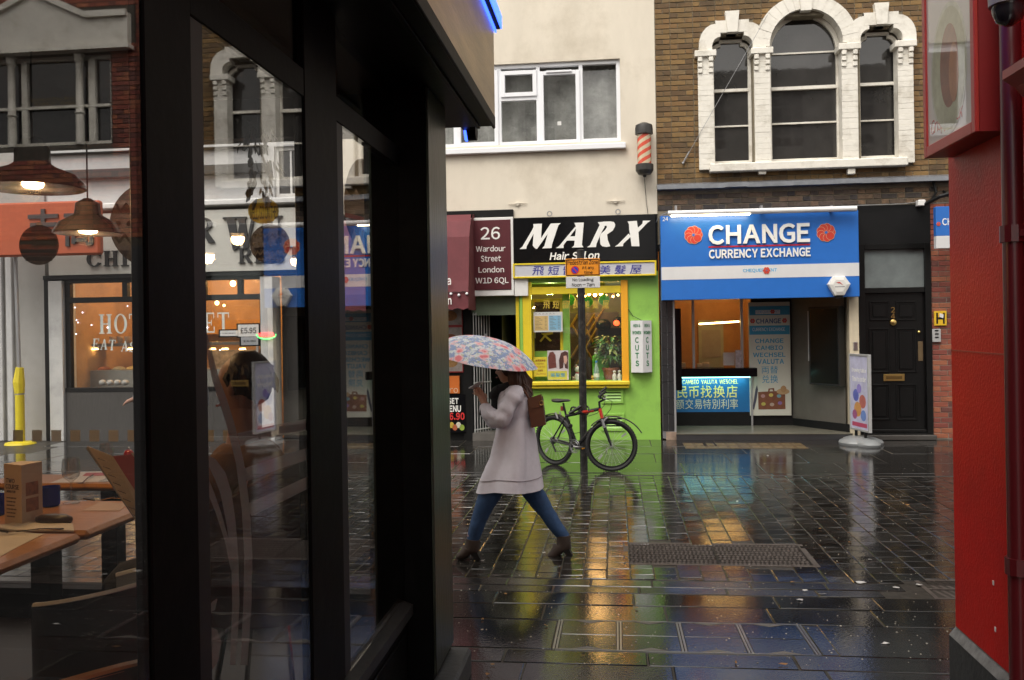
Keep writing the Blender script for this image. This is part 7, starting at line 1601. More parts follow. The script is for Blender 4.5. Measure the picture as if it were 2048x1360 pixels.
for i in range(8): p_ = PY(290, 916 + i * 6, 2.805); b.tube([p_ + Vector((-.02, 0, 0)), p_ + Vector((.05, 0, -.002))], .0009, 4)
b.obj('printed_line', INKB, mn)
# chairs
PLY = mat('grey shell', (.3, .3, .29), .35, var=.08); PLYD = mat('dark shell', (.028, .022, .018), .35, var=.15)
def tub(cx, cy_, r, zs, zt, a0, a1, label, inner, outer, rim, rise=.1):
    t = thing('tub_chair', label, 'chair', (cx, cy_, FZ), 'restaurant tub chairs'); n = 20; o_, i_ = [], []
    for k in range(n + 1):
        a = a0 + (a1 - a0) * k / n; u = sin(pi * k / n); zt_k = zt - rise * (1 - u)
        o_.append([(cx + r * cos(a), cy_ + r * sin(a), z) for z in (zs - .06, (zs + zt_k) / 2, zt_k)]); i_.append([(cx + (r - .02) * cos(a), cy_ + (r - .02) * sin(a), z) for z in (zs, (zs + zt_k) / 2, zt_k)])
    def sk(L, m, nm): b = MB(); b.add([p_ for c in L for p_ in c], [(k * 3 + j, (k + 1) * 3 + j, (k + 1) * 3 + j + 1, k * 3 + j + 1) for k in range(n) for j in range(2)]); return b.obj(nm, m, t, smooth=True)
    sk(o_, outer, 'outer_shell'); sk(i_, inner, 'inner_shell'); b = MB(); b.tube([((a[2][0] + c[2][0]) / 2, (a[2][1] + c[2][1]) / 2, a[2][2]) for a, c in zip(o_, i_)], .011, 6); b.obj('rim', rim, t, smooth=True)
    MB().lathe([(.02, -.04), (r - .02, -.03), (r - .02, .0), (.05, .01)], (cx, cy_, zs), 22).obj('seat', inner, t, smooth=40)
    for k in range(4): a = pi / 4 + k * pi / 2; MB().tube([(cx + .15 * cos(a), cy_ + .15 * sin(a), zs - .04), (cx + .24 * cos(a), cy_ + .24 * sin(a), FZ)], .011, 6).obj('leg', CHROME, t)
    return t
tub(-1.6, 2.66, .21, .74, 1.04, -pi * .75, pi * .62, 'grey tub chair with dark outside drawn up to the near table', PLY, PLYD, mat('pale ply edge', (.6, .56, .5), .4), .06)
tub(-1.28, 1.8, .27, .8, 1.115, -pi * .9, pi * .5, 'tub chair with copper brown rim low in the corner of the glass', mat('copper shell', (.22, .1, .045), .35, var=.15), PLYD, mat('copper rim', (.4, .18, .06), .3), .22)
tub(-1.32, 3.28, .29, .82, 1.36, -pi * .62, pi * .62, 'maroon upholstered tub chair holding the seated diner', mat('maroon upholstery', (.055, .01, .012), .7, var=.1), mat('maroon upholstery', (.055, .01, .012), .7), mat('maroon upholstery', (.055, .01, .012), .7), .2)

# ================================================================== RED HOUSE ON THE RIGHT
RC = 4.2; RX = PY(1906, 900, RC).x
rd = thing('red_building', 'glossy red painted corner building with dark plinth on the right', 'building', (RX + 3, 1, 0))
b = MB(); zpl = PX(1907, 1248, RX).z; b.box(RX, RX + 6, -3.2, RC, zpl, 2.95); b.obj('wall', RED, rd)
PL_ = mat('dark grey plinth', (.03, .032, .033), .7, var=.35, bump=.004, bs=30)
MB().add([(RX - .022, -3.2, 0), (RX + 6, -3.2, 0), (RX + 6, (RC + .022), 0), (RX - .022, (RC + .022), 0), (RX - .022, -3.2, zpl - .045), (RX + 6, -3.2, zpl - .045), (RX + 6, (RC + .022), zpl - .045), (RX - .022, (RC + .022), zpl - .045)], [(0, 3, 2, 1), (4, 5, 6, 7), (0, 1, 5, 4), (2, 3, 7, 6), (3, 0, 4, 7)]).obj('plinth', PL_, rd)
MB().add([(RX - .022, -3.2, zpl - .0449), (RX - .022, (RC + .022), zpl - .0449), (RX + .01, RC + .01, zpl + .004), (RX + .01, -3.2, zpl + .004), (RX + 3, (RC + .022), zpl - .0449), (RX + 3, RC + .01, zpl + .004)], [(0, 1, 2, 3), (1, 4, 5, 2)]).obj('plinth_weathering', mat('worn grey ledge', (.16, .16, .155), .7, var=.5, vs_=20), rd)
z = PX(1900, 700, RX).z; MB().box(RX - .002, RX + .002, 1.0, RC + .002, z - .003, z + .003).obj('wall_joint', REDS, rd)
pw = MB(); 
for px, py in ((1987, 1165), (1991, 1258)): v = PX(px, py, RX - .001); pw.box(v.x - .002, v.x, v.y - .006, v.y + .006, v.z - .01, v.z + .008)
pw.obj('paint_chip', WHITE, rd)
upper(rd, RX, RX + 6, 2.96, RC - .01, 3, (2.6, 4.6, 6.4))
v = PX(2030, 700, RX - .05); DPR = mat('dark red pipe', (.075, .006, .008), .3)
dp = thing('drain_pipe', 'dark red iron downpipe running up the glossy red wall', 'drain pipe', (RX - .05, v.y, 0)); MB().tube([(RX - .05, v.y, .02), (RX - .05, v.y, 3.6)], .036, 12).obj('pipe', DPR, dp, smooth=40)
for z in (.9, 2.1, 3.2): MB().lathe([(.045, -.03), (.045, .03)], (RX - .05, v.y, z), 12).obj('collar', DPR, dp); MB().box(RX - .05, RX, v.y - .05, v.y + .05, z - .012, z + .012).obj('clip', DPR, dp)
v = PX(2005, 160, RX - .13); co = MB(); y1 = v.y
co.prism([(RX - .13, v.z + .03), (RX - .13, v.z), (RX - .09, v.z - .03), (RX - .05, v.z - .08), (RX, v.z - .1), (RX, v.z + .05)], y1 - 1.5, y1, 'y'); co.obj('cornice', REDS, rd)
# projecting picture box
bx_ = PY(1851, 317, 4.14); fX = bx_.x; yF_ = 4.14; yN = fX * 1800 / (1952 - 1230.0); zb = bx_.z
yN = PX(1953, 256, fX).y
sb = thing('picture_box_sign', 'red framed wall box showing a cream Crispy Duck picture under glass', 'sign', (fX, (yN + yF_) / 2, zb))
MB().box(fX + .012, RX - .001, yN, yF_, zb, 3.75).obj('case', mat('box red', (.2, .012, .012), .4, var=.1), sb)
fr = MB(); w = .035
for (ya, yb, za, zc_) in ((yN - .002, yN + w, zb - .002, 3.752), (yF_ - w, yF_ + .002, zb - .002, 3.752), (yN + w, yF_ - w, zb - .002, zb + w + .01), (yN + w, yF_ - w, 3.71, 3.752)): fr.bbox(fX - .006, fX + .0115, ya, yb, za, zc_, .003)
fr.obj('frame', REDS, sb)
MB().box(fX + .002, fX + .0112, yN + w, yF_ - w, zb + w + .01, 3.71).obj('picture', mat('picture cream', (.5, .47, .4), .5, var=.08, vs_=4, coat=1.0, crough=.0), sb)
def onb(pts, m, nm, d=.0008):
    q = [PX(a, c, fX + .001) for a, c in pts]; return MB().prism([(v.y, v.z) for v in q], fX + .002 - d, fX + .002, 'x').obj(nm, m, sb)
def oval(cy_, cz, ry, rz, m, nm, d): return MB().prism([(cy_ + ry * cos(2 * pi * i / 30), cz + rz * sin(2 * pi * i / 30)) for i in range(30)], fX + .0018 - d, fX + .0018, 'x').obj(nm, m, sb)
cyy = (yN + yF_) / 2; czz = PX(1905, 130, fX).z
def pic(n, c): return mat(n, c, .5, var=.3, vs_=14, coat=1.0, crough=.0)
oval(cyy, czz, .2, .27, pic('plate rim', (.42, .42, .3)), 'plate_print', .0006); oval(cyy, czz, .185, .25, pic('plate green', (.34, .34, .2)), 'plate_print', .001); oval(cyy - .01, czz + .01, .1, .17, pic('duck brown', (.2, .07, .03)), 'duck_print', .0014); oval(cyy - .06, czz - .03, .05, .12, pic('duck amber', (.35, .14, .05)), 'duck_print', .0018)
q = PX(1862, 272, fX), PX(1925, 232, fX)
b = MB(); text(b, 'Crispy Duck', 0, q[0].y - q[1].y, zb + .07, zb + .15, 0, .0008, shear=.25, bold=.0, tf=lambda p_: (fX + .0018 + p_[1] - .0, q[0].y - p_[0], p_[2])); b.obj('lettering', pic('script red', (.42, .06, .04)), sb)
v = PX(2018, 18, RX - .2); cc = thing('security_camera', 'dark domed security camera on the wall at the top right corner', 'camera', v); MB().lathe([(.012, -.055), (.038, -.04), (.05, -.01), (.052, .015)], v, 18).obj('dome', mat('smoked dome', (.02, .02, .022), .05, var=.05), cc, smooth=True); MB().lathe([(.06, .012), (.062, .06), (.05, .1), (.02, .11)], v, 18).obj('housing', mat('camera grey', (.22, .2, .2), .4), cc, smooth=40); MB().box(v.x, RX - .0, v.y - .025, v.y + .025, v.z + .05, v.z + .09).obj('arm', BLACK, cc)
# ================================================================== PEOPLE
SKIN = mat('skin', (.5, .28, .2), .5, var=.06); SKIN2 = mat('skin tan', (.36, .2, .14), .5, var=.06)
def hand_chain(V, Ed, Rr, wrist_i, w, d, n, side, curl=.6, s=1.0):
    "palm and five fingers grown from a wrist vertex; d to the fingers, n out of the back of the hand"
    d = d.normalized(); n = (n - d * n.dot(d)).normalized(); x = d.cross(n).normalized() * side
    def addv(p, r): V.append(p); Rr.append(r); return len(V) - 1
    pm = addv(w + d * .045 * s, .026 * s); Ed.append((wrist_i, pm))
    for k, (off, ln) in enumerate(((-.028, .062), (-.01, .075), (.009, .07), (.026, .055))):
        kn = addv(w + d * .082 * s + x * off * s, .0105 * s); Ed.append((pm, kn)); p = V[kn]; prev = kn; dd = d.copy()
        for q, (f, c) in enumerate(((.42, curl), (.33, curl), (.25, curl * .7))):
            dd = (dd - n * tan(min(c, 1.2)) * .8).normalized(); p = p + dd * ln * f * s * 1.05; i = addv(p, (.0095 - .001 * q) * s); Ed.append((prev, i)); prev = i
    t0 = addv(w + d * .025 * s - x * .03 * s, .013 * s); Ed.append((pm, t0)); t1 = addv(V[t0] + (d * .6 - x * .6 - n * .3).normalized() * .034 * s, .011 * s); Ed.append((t0, t1)); t2 = addv(V[t1] + (d * .9 - x * .1 - n * .5).normalized() * .028 * s, .0095 * s); Ed.append((t1, t2))
def body(parent, J, links, m, hands=()):
    "J: name -> (position, radius)"
    names = list(J); V = [Vector(J[k][0]) for k in names]; Rr = [J[k][1] for k in names]; Ed = [(names.index(a), names.index(b)) for a, b in links]
    for (wn, d, n, side, curl, s) in hands: hand_chain(V, Ed, Rr, names.index(wn), Vector(J[wn][0]), Vector(d), Vector(n), side, curl, s)
    off = ROOT[parent.name]; me = bpy.data.meshes.new('body'); me.from_pydata([v - off for v in V], Ed, []); o = bpy.data.objects.new('body', me); COL.objects.link(o); o.parent = parent; ROOT[o.name] = off
    me.materials.append(m); sk = o.modifiers.new('skin', 'SKIN'); sk.use_smooth_shade = True; sk.branch_smoothing = .2
    lay_ = me.skin_vertices[0].data
    for i, r in enumerate(Rr): r_ = r if isinstance(r, tuple) else (r, r); lay_[i].radius = r_; lay_[i].use_root = (i == 0)
    s2 = o.modifiers.new('sub', 'SUBSURF'); s2.levels = 2; s2.render_levels = 2
    return o
def limb(mb, pts, rs, n=14, wr=.0, fr=9.0, seed=0, sub=5):
    "cloth tube through the points with small folds"
    pts = [Vector(p) for p in pts]; P = []; Q = []
    for i in range(len(pts) - 1):
        p0 = pts[max(i - 1, 0)]; p1 = pts[i]; p2 = pts[i + 1]; p3 = pts[min(i + 2, len(pts) - 1)]
        for k in range(sub):
            t = k / sub; P.append(.5 * ((2 * p1) + (p2 - p0) * t + (2 * p0 - 5 * p1 + 4 * p2 - p3) * t * t + (3 * p1 - p0 - 3 * p2 + p3) * t ** 3)); Q.append(rs[i] + (rs[i + 1] - rs[i]) * t)
    P.append(pts[-1]); Q.append(rs[-1]); st = len(mb.v); mb.tube(P, Q, n)
    if wr:
        for i in range(st, len(mb.v)):
            v = Vector(mb.v[i]); c = P[min((i - st) // n, len(P) - 1)]; k = noise.noise(v * fr + Vector((seed, 0, 0))) * wr + .5 * noise.noise(v * fr * 2.3 + Vector((seed, 5, 0))) * wr; dd = v - c
            if dd.length > 1e-5: mb.v[i] = tuple(v + dd.normalized() * k)
    return mb
def head(parent, c, face, m, s=1.0, tilt=0.):
    "head with brow, eye sockets, nose, lips, chin and ears, looking along face"
    face = Vector(face).normalized(); sd_ = Vector((0, 0, 1)).cross(face).normalized(); up = Vector((0, 0, 1)); n, mm = 24, 18; rings = []
    for i in range(mm + 1):
        t = i / mm; z = -.115 + .235 * t; w = .076 * sqrt(max(.0, 1 - ((t - .58) / .6) ** 2 if t < .58 else 1 - ((t - .58) / .425) ** 2)); w = max(w, .004); L = w * 1.22
        ring = []
        for j in range(n):
            a = 2 * pi * j / n; f = cos(a) * L; q = sin(a) * w; fr = max(0, cos(a)); nar = max(0, 1 - abs(a if a < pi else a - 2 * pi) / .32)
            f += .02 * nar * max(0, 1 - abs(t - .42) / .1) * 1.2          # nose
            f += .006 * nar * max(0, 1 - abs(t - .25) / .05)              # lips
            f += .012 * fr * max(0, 1 - abs(t - .08) / .1)                # chin
            ea = abs((a if a < pi else a - 2 * pi)); f -= .012 * max(0, 1 - abs(ea - .5) / .22) * max(0, 1 - abs(t - .52) / .06)  # eye sockets
            f += .004 * fr * max(0, 1 - abs(t - .6) / .05)
            ring.append(Vector(c) + (face * f + sd_ * q + up * z) * s)
        rings.append(ring)
    b = MB().loft(rings); h = b.obj('head', m, parent, smooth=True)
    for e in (-1, 1):
        MB().ball(Vector(c) + (face * .077 + sd_ * e * .031 + up * .008) * s, .011 * s, 8, 6).obj('eye', mat('eye', (.2, .17, .15), .2), h, smooth=True); MB().ball(Vector(c) + (face * .0 + sd_ * e * .078 + up * -.005) * s, (.016 * s, .01 * s, .028 * s), 8, 6).obj('ear', m, h, smooth=True)
        MB().tube([Vector(c) + (face * .085 + sd_ * e * .015 + up * .027) * s, Vector(c) + (face * .08 + sd_ * e * .045 + up * .027) * s], .004 * s, 5).obj('eyebrow', mat('brow', (.03, .018, .012), .8), h)
    MB().tube([Vector(c) + (face * .093 + sd_ * .022 + up * -.058) * s, Vector(c) + (face * .099 + up * -.057) * s, Vector(c) + (face * .093 - sd_ * .022 + up * -.058) * s], .0045 * s, 6).obj('mouth', mat('lips', (.35, .1, .09), .45), h)
    return h
def hairdo(parent, c, s, m, strands, seed=1, cap=(.1, .1, .12), fall=None):
    b = MB(); rr = random.Random(seed); b.ball(c, cap, 18, 12)
    for i in range(len(b.v)): v = Vector(b.v[i]); b.v[i] = tuple(v + (v - Vector(c)).normalized() * noise.noise(v * 18) * .012)
    if fall:
        for i in range(strands):
            p0, p1, p2, r = fall(rr); b.tube([p0, (p0 + p1) / 2 + Vector((rr.gauss(0, .006), rr.gauss(0, .006), 0)), p1, p2], [r, r * 1.1, r, r * .25], 5)
    return b.obj('hair', m, parent, smooth=True)
# ---------------------------------------------------------------- the woman with the umbrella
WY = 6.92
def wp(px, py, dy=0.): return PY(px, py, WY + dy)
gz = PZ(1020, 1120); wo = thing('person', 'woman in a pale lilac coat walking left with phone, jeans and brown ankle boots', 'person', (wp(1022, 1000).x, WY, 0))
NEA, FAR = -.1, .1       # near side (left of the body) and far side
HC = wp(1016, 738, 0.0)
J = {'pelvis': (wp(1018, 925), (.1, .11)), 'waist': (wp(1021, 868), (.1, .105)), 'chest': (wp(1023, 815), (.105, .13)), 'neckbase': (wp(1022, 778), .06), 'neck': (wp(1018, 757), .045), 'skull': (HC + Vector((0, 0, -.03)), .06),
     'ls': (wp(1025, 790, -.155), .05), 'le': (wp(997, 838, -.19), .04), 'lw': (wp(967, 806, -.13), .027),
     'rs': (wp(1018, 790, .155), .05), 're': (wp(985, 842, .16), .04), 'rw': (wp(968, 812, .02), .027),
     'lh': (wp(1002, 950, -.07), .07), 'lk': (wp(963, 1027, -.1), .06), 'lan': (wp(941, 1082, -.1), .042),
     'rh': (wp(1038, 950, .07), .07), 'rk': (wp(1088, 1018, .1), .06), 'ran': (wp(1129, 1076, .1), .042)}
LK = [('pelvis', 'waist'), ('waist', 'chest'), ('chest', 'neckbase'), ('neckbase', 'neck'), ('neck', 'skull'), ('chest', 'ls'), ('ls', 'le'), ('le', 'lw'), ('chest', 'rs'), ('rs', 're'), ('re', 'rw'), ('pelvis', 'lh'), ('lh', 'lk'), ('lk', 'lan'), ('pelvis', 'rh'), ('rh', 'rk'), ('rk', 'ran')]
lw, rw = J['lw'][0], J['rw'][0]
body(wo, J, LK, SKIN, [('lw', (-.35, .06, .9), (.55, -.75, .2), -1, .45, .95), ('rw', (-.25, -.1, .95), (.9, .2, .2), 1, .75, .95)])
head(wo, HC, (-1, -.08, -.12), SKIN, .93)
HAIR = mat('brown hair', (.06, .022, .012), .5, var=.35, vs_=30, stretch=(4, 4, .6))
def fallw(rr):
    a = rr.uniform(-2.0, 2.0); p0 = HC + Vector((.05 + .06 * cos(a), .1 * sin(a), rr.uniform(-.05, .03))); p1 = HC + Vector((.065 + .075 * cos(a) + rr.gauss(0, .015), .115 * sin(a), rr.uniform(-.16, -.08))); p2 = p1 + Vector((rr.uniform(-.02, .05), rr.gauss(0, .02), rr.uniform(-.12, -.03))); return p0, p1, p2, rr.uniform(.014, .024)
hairdo(wo, HC + Vector((.025, 0, .012)), 1, HAIR, 150, 4, (.094, .092, .098), fallw)
SCF = mat('black scarf', (.012, .012, .014), .9, var=.3); b = MB(); limb(b, [wp(1000, 776, -.08), wp(990, 790, -.02), wp(994, 800, .06)], [.03, .045, .04], 10, .01); limb(b, [wp(1034, 770, -.02), wp(1015, 772, -.1), wp(994, 786, -.03), wp(994, 830, -.02), wp(1000, 850, -.02)], [.035, .035, .04, .035, .025], 10, .008); b.obj('scarf', SCF, wo, smooth=True)
COAT = mat('lilac grey wool', (.7, .67, .735), .9, var=.07, vs_=20, bump=.0015, bs=160)
prof = [(768, 1024, 13, .06), (775, 1026, 24, .1), (786, 1027, 32, .145), (800, 1028, 36, .16), (825, 1028, 37, .165), (850, 1027, 37, .165), (880, 1026, 41, .175), (910, 1024, 46, .19), (940, 1019, 55, .215), (962, 1017, 60, .23), (977, 1016, 63, .24)]
rings = []; n = 44
fine = []
for i in range(len(prof) - 1):
    for k in range(5): t_ = k / 5; fine.append(tuple(prof[i][q] + (prof[i + 1][q] - prof[i][q]) * t_ for q in range(4)))
fine.append(prof[-1])
for (py, cx, hw, hd) in fine:
    c = wp(cx, py); rx = hw / 275; ring = []
    for j in range(n):
        a = 2 * pi * j / n; u = (py - 768) / 209; e = .82
        x = rx * math.copysign(abs(cos(a)) ** e, cos(a)); y = hd * math.copysign(abs(sin(a)) ** e, sin(a)); p = Vector((c.x + x, c.y + y, c.z))
        fold = (.016 + .03 * u) * (noise.noise(Vector((a * 1.6 if a < pi else (2 * pi - a) * 1.6 + 9, u * .6, 3))) + .25 * noise.noise(Vector((p.x * 16, p.y * 16, u * 2.5)))); fold += .02 * u * sin(a * 5 + 1.5 * u) + .022 * (u ** .7) * (1 - abs(noise.noise(Vector((a * 2.6, u * .35 + 7, 1)))) * 3) * .3 - .012 * math.exp(-((u - .36 - .06 * sin(a * 2)) / .05) ** 2) * (1 if a > pi else .4)
        d_ = Vector((cos(a), sin(a), 0)); ring.append(p + d_ * fold + Vector((0, 0, .012 * sin(a * 3) * u)))
    rings.append(ring)
b = MB().loft(rings, caps=False); b.loft([rings[-1], [Vector(((p.x - wp(1017, 977).x) * .8 + wp(1017, 977).x, (p.y - WY) * .8 + WY, p.z + .05)) for p in rings[-1]]], caps=False); coat = b.obj('coat', COAT, wo, smooth=True)
b = MB(); limb(b, [wp(1030, 782, -.11), wp(1027, 792, -.165), wp(1015, 815, -.2), wp(998, 838, -.215), wp(985, 832, -.2), wp(970, 812, -.14)], [.06, .076, .07, .068, .058, .046], 18, .024, 13, 2, 7); b.obj('sleeve', COAT, coat, smooth=True)
b = MB(); limb(b, [wp(1020, 785, .1), wp(1015, 795, .155), wp(1000, 822, .17), wp(986, 842, .165), wp(976, 828, .08), wp(970, 818, .03)], [.055, .07, .064, .06, .052, .045], 16, .012, 11, 6); b.obj('sleeve', COAT, coat, smooth=True)
b = MB(); limb(b, [wp(1040, 775, -.1), wp(1046, 768, 0), wp(1030, 770, .1), wp(1008, 778, .06)], [.02, .03, .03, .02], 10, .004); limb(b, [wp(1040, 772, -.08), wp(1020, 778, -.12), wp(1002, 792, -.08)], [.024, .024, .014], 10, .003); b.obj('collar', COAT, coat, smooth=True)
def hem(py, off):
    f = min(fine, key=lambda q: abs(q[0] - py)); i = fine.index(f); return [p + Vector(((p.x - wp(f[1], f[0]).x), (p.y - WY), 0)).normalized() * off for p in rings[i]]
for py in (953,): b = MB(); r = hem(py, .002); b.tube(r + [r[0]], .0035, 5); b.obj('stitch_line', mat('coat seam', (.3, .27, .29), .9), coat)
JEAN = mat('blue denim', (.025, .065, .155), .8, var=.3, vs_=22, bump=.001, bs=200)
b = MB(); limb(b, [wp(1008, 935, -.06), wp(992, 968, -.075), wp(974, 1000, -.1), wp(962, 1030, -.1), wp(953, 1055, -.1), wp(945, 1082, -.1)], [.08, .085, .078, .063, .057, .044], 18, .005, 16, 1, 6); limb(b, [wp(1040, 935, .08), wp(1058, 972, .09), wp(1075, 998, .1), wp(1092, 1022, .1), wp(1110, 1050, .1), wp(1130, 1076, .1)], [.08, .085, .078, .062, .056, .044], 18, .005, 16, 3, 6); b.obj('jeans', JEAN, wo, smooth=True)
SUEDE = mat('brown suede', (.055, .038, .03), .7, var=.2, vs_=30); SOLE = mat('dark sole', (.012, .01, .009), .6)
def boot(top, ank, toe, heel, dyy, nm):
    tp, an, to, he = (wp(*q, dyy) for q in (top, ank, toe, heel)); ball = an.lerp(to, .6) + Vector((0, 0, -.012)); inst = an.lerp(to, .3) + Vector((0, 0, .016)); sd_ = Vector((0, 1, 0)); b = MB(); rings = []
    hl = he + Vector((0, 0, .055))
    def ring(c, up, ru, rs): return [c + up * (ru * cos(2 * pi * i / 16)) + sd_ * (rs * sin(2 * pi * i / 16)) for i in range(16)]
    ax = (tp - an).normalized(); fw = (to - an).normalized(); nu = fw.cross(sd_).normalized(); nu = nu if nu.z > 0 else -nu
    b.loft([ring(tp, ax.cross(sd_), .056, .056), ring(tp.lerp(an, .5), ax.cross(sd_), .055, .053), ring(an, (ax.cross(sd_) + nu * .4).normalized(), .06, .05), ring(inst, (nu + ax.cross(sd_) * .5).normalized() if nu.dot(ax.cross(sd_)) > 0 else (nu - ax.cross(sd_) * .5).normalized(), .05, .046), ring(an.lerp(to, .62) + Vector((0, 0, .0)), nu, .034, .05), ring(an.lerp(to, .85), nu, .026, .042), ring(to, nu, .012, .02)])
    o = b.obj('boot', SUEDE, wo, smooth=True)
    b = MB(); c0 = an + (tp - an) * -.15 - fw * .02; b.loft([[he + Vector((x * .022, y * .024, 0)) for x, y in ((-1, -1), (1, -1), (1, 1), (-1, 1))], [he.lerp(an, .45) + Vector((x * .026, y * .03, 0)) for x, y in ((-1, -1), (1, -1), (1, 1), (-1, 1))], [he.lerp(an, .9) + Vector((x * .034, y * .036, 0)) for x, y in ((-1, -1), (1, -1), (1, 1), (-1, 1))]]); b.obj('heel', SOLE, o)
    b = MB(); q0 = he.lerp(an, .35); b.tube([an.lerp(to, .35) + nu * -.04, an.lerp(to, .62) + nu * -.036, an.lerp(to, .85) + nu * -.024, to + nu * -.012], [.03, .036, .034, .014], 10, sq=.25); b.obj('sole', SOLE, o, smooth=True)
boot((946, 1078), (944, 1098), (913, 1115), (957, 1119), -.1, 'l'); boot((1127, 1070), (1128, 1093), (1094, 1117), (1141, 1112), .1, 'r')
# shoulder bag, phone, umbrella: held things
LEA = mat('chestnut leather', (.11, .035, .014), .45, var=.2, vs_=6)
bc = wp(1074, 826, -.06); bg = thing('shoulder_bag', 'chestnut brown leather bag hanging at the back of the woman in the lilac coat', 'handbag', bc)
q = [wp(1054, 800, -.11), wp(1084, 794, -.11), wp(1091, 850, -.11), wp(1063, 856, -.11)]; q2 = [v + Vector((0, .1, 0)) for v in q]; b = MB(); b.add(q + q2, [(0, 1, 2, 3), (7, 6, 5, 4), (0, 4, 5, 1), (1, 5, 6, 2), (2, 6, 7, 3), (3, 7, 4, 0)]); b.fix = True; b.obj('body', LEA, bg)
f = [wp(1055, 797, -.116), wp(1083, 788, -.116), wp(1086, 812, -.116), wp(1060, 818, -.116)]; b = MB(); b.add(f + [v + Vector((0, .005, 0)) for v in f], [(0, 1, 2, 3), (7, 6, 5, 4), (0, 4, 5, 1), (1, 5, 6, 2), (2, 6, 7, 3), (3, 7, 4, 0)]); b.fix = True; b.obj('flap', mat('chestnut flap', (.13, .045, .018), .4, var=.2), bg)
MB().torus(wp(1083, 806, -.12), .016, .003, 'y', 14, 5).obj('buckle', BRASS, bg); b = MB(); b.tube([wp(1060, 800, -.1), wp(1048, 780, -.13), wp(1034, 776, -.14), wp(1040, 790, -.06), wp(1062, 802, -.03)], .009, 6); b.obj('strap', LEA, bg, smooth=True)
ph = lw + Vector((-.055, .0, .135)); pt = thing('phone', 'pale phone held up in the hand of the walking woman', 'phone', ph); b = MB(); b.bbox(-.03, .03, -.004, .004, -.055, .055, .003); M4 = Matrix.Translation(ph) @ Euler((radians(62), radians(8), radians(62))).to_matrix().to_4x4(); b.v = [tuple(M4 @ Vector(v)) for v in b.v]; b.obj('case', mat('pale phone case', (.6, .6, .62), .3), pt)
uc = wp(978, 737, .05); um = thing('umbrella', 'floral blue and pink umbrella held over the woman in the lilac coat', 'umbrella', uc)
tilt = Matrix.Rotation(radians(11.5), 3, 'Y') @ Matrix.Rotation(radians(5), 3, 'X'); apex = wp(972, 675, .03); URX, UH = .44, .165
def up_(r, a):
    hgt = UH * (1 - r ** 2.5); sc_ = 1 - .045 * (1 - abs(cos(4 * a))) * r; return apex + tilt @ Vector((URX * r * cos(a) * sc_, URX * r * sin(a) * sc_, hgt - UH))
UMB = bpy.data.materials.new('floral fabric'); UMB.use_nodes = True; nt = UMB.node_tree; L_ = nt.links; bs_ = nt.nodes['Principled BSDF']; bs_.inputs['Roughness'].default_value = .7
tc = nd(nt, 'ShaderNodeTexCoord'); fl0 = (.24, .31, .5)
col = None
def layer(prev, scale, thr, c, rnd=1.0, seed=0, soft=.05):
    mp = nd(nt, 'ShaderNodeMapping'); mp.inputs['Location'].default_value = (seed, seed * 2, seed * 3); L_.new(tc.outputs['Object'], mp.inputs[0])
    nz_ = nd(nt, 'ShaderNodeTexNoise'); nz_.inputs['Scale'].default_value = scale * 2.2; L_.new(mp.outputs[0], nz_.inputs['Vector']); ad = nd(nt, 'ShaderNodeMix', data_type='VECTOR'); ad.inputs[0].default_value = .06; L_.new(mp.outputs[0], ad.inputs[4]); L_.new(nz_.outputs['Color'], ad.inputs[5])
    v = nd(nt, 'ShaderNodeTexVoronoi'); v.inputs['Scale'].default_value = scale; v.inputs['Randomness'].default_value = rnd; L_.new(ad.outputs[1], v.inputs['Vector'])
    m_ = nd(nt, 'ShaderNodeMapRange'); m_.inputs[1].default_value = thr; m_.inputs[2].default_value = thr + soft; m_.inputs[3].default_value = 1; m_.inputs[4].default_value = 0; L_.new(v.outputs['Distance'], m_.inputs[0])
    x = nd(nt, 'ShaderNodeMix', data_type='RGBA'); L_.new(m_.outputs[0], x.inputs[0])
    if isinstance(prev, tuple): x.inputs[6].default_value = (*prev, 1)
    else: L_.new(prev, x.inputs[6])
    x.inputs[7].default_value = (*c, 1); return x.outputs[2]
col = layer(fl0, 26, .46, (.6, .64, .66), 1, 0); col = layer(col, 34, .25, (.4, .42, .22), 1, 3); col = layer(col, 10, .33, (.74, .46, .47), .9, 1, .1); col = layer(col, 10, .2, (.68, .18, .2), .9, 1, .12); col = layer(col, 26, .2, (.75, .55, .58), 1, 5)
L_.new(col, bs_.inputs['Base Color'])
nr, na = 10, 48; vs = [up_(0, 0)] + [up_((i + 1) / nr, 2 * pi * j / na) for i in range(nr) for j in range(na)]; fs = [(0, 1 + j, 1 + (j + 1) % na) for j in range(na)] + [(1 + i * na + j, 1 + (i + 1) * na + j, 1 + (i + 1) * na + (j + 1) % na, 1 + i * na + (j + 1) % na) for i in range(nr - 1) for j in range(na)]
b = MB(); b.add(vs, fs); b.add([v - Vector((0, 0, .002)) for v in vs], [f[::-1] for f in fs]); b.obj('canopy', UMB, um, smooth=True)
for k in range(8): a = 2 * pi * (k + .5 * 0) / 8; MB().tube([up_(.02, a) - Vector((0, 0, .006)), up_(.5, a) - Vector((0, 0, .006)), up_(1, a) - Vector((0, 0, .003))], .0022, 5).obj('rib', ALU, um)
MB().tube([apex + Vector((0, 0, .02)), rw + Vector((-.015, -.02, .03)), rw + Vector((-.02, -.03, -.07))], .006, 8).obj('shaft', ALU, um); MB().tube([rw + Vector((-.015, -.02, .03)), rw + Vector((-.02, -.03, -.07))], .013, 8).obj('handle', PLASTK, um); MB().tube([apex, apex + Vector((0, 0, .03))], .006, 6).obj('tip', ALU, um)
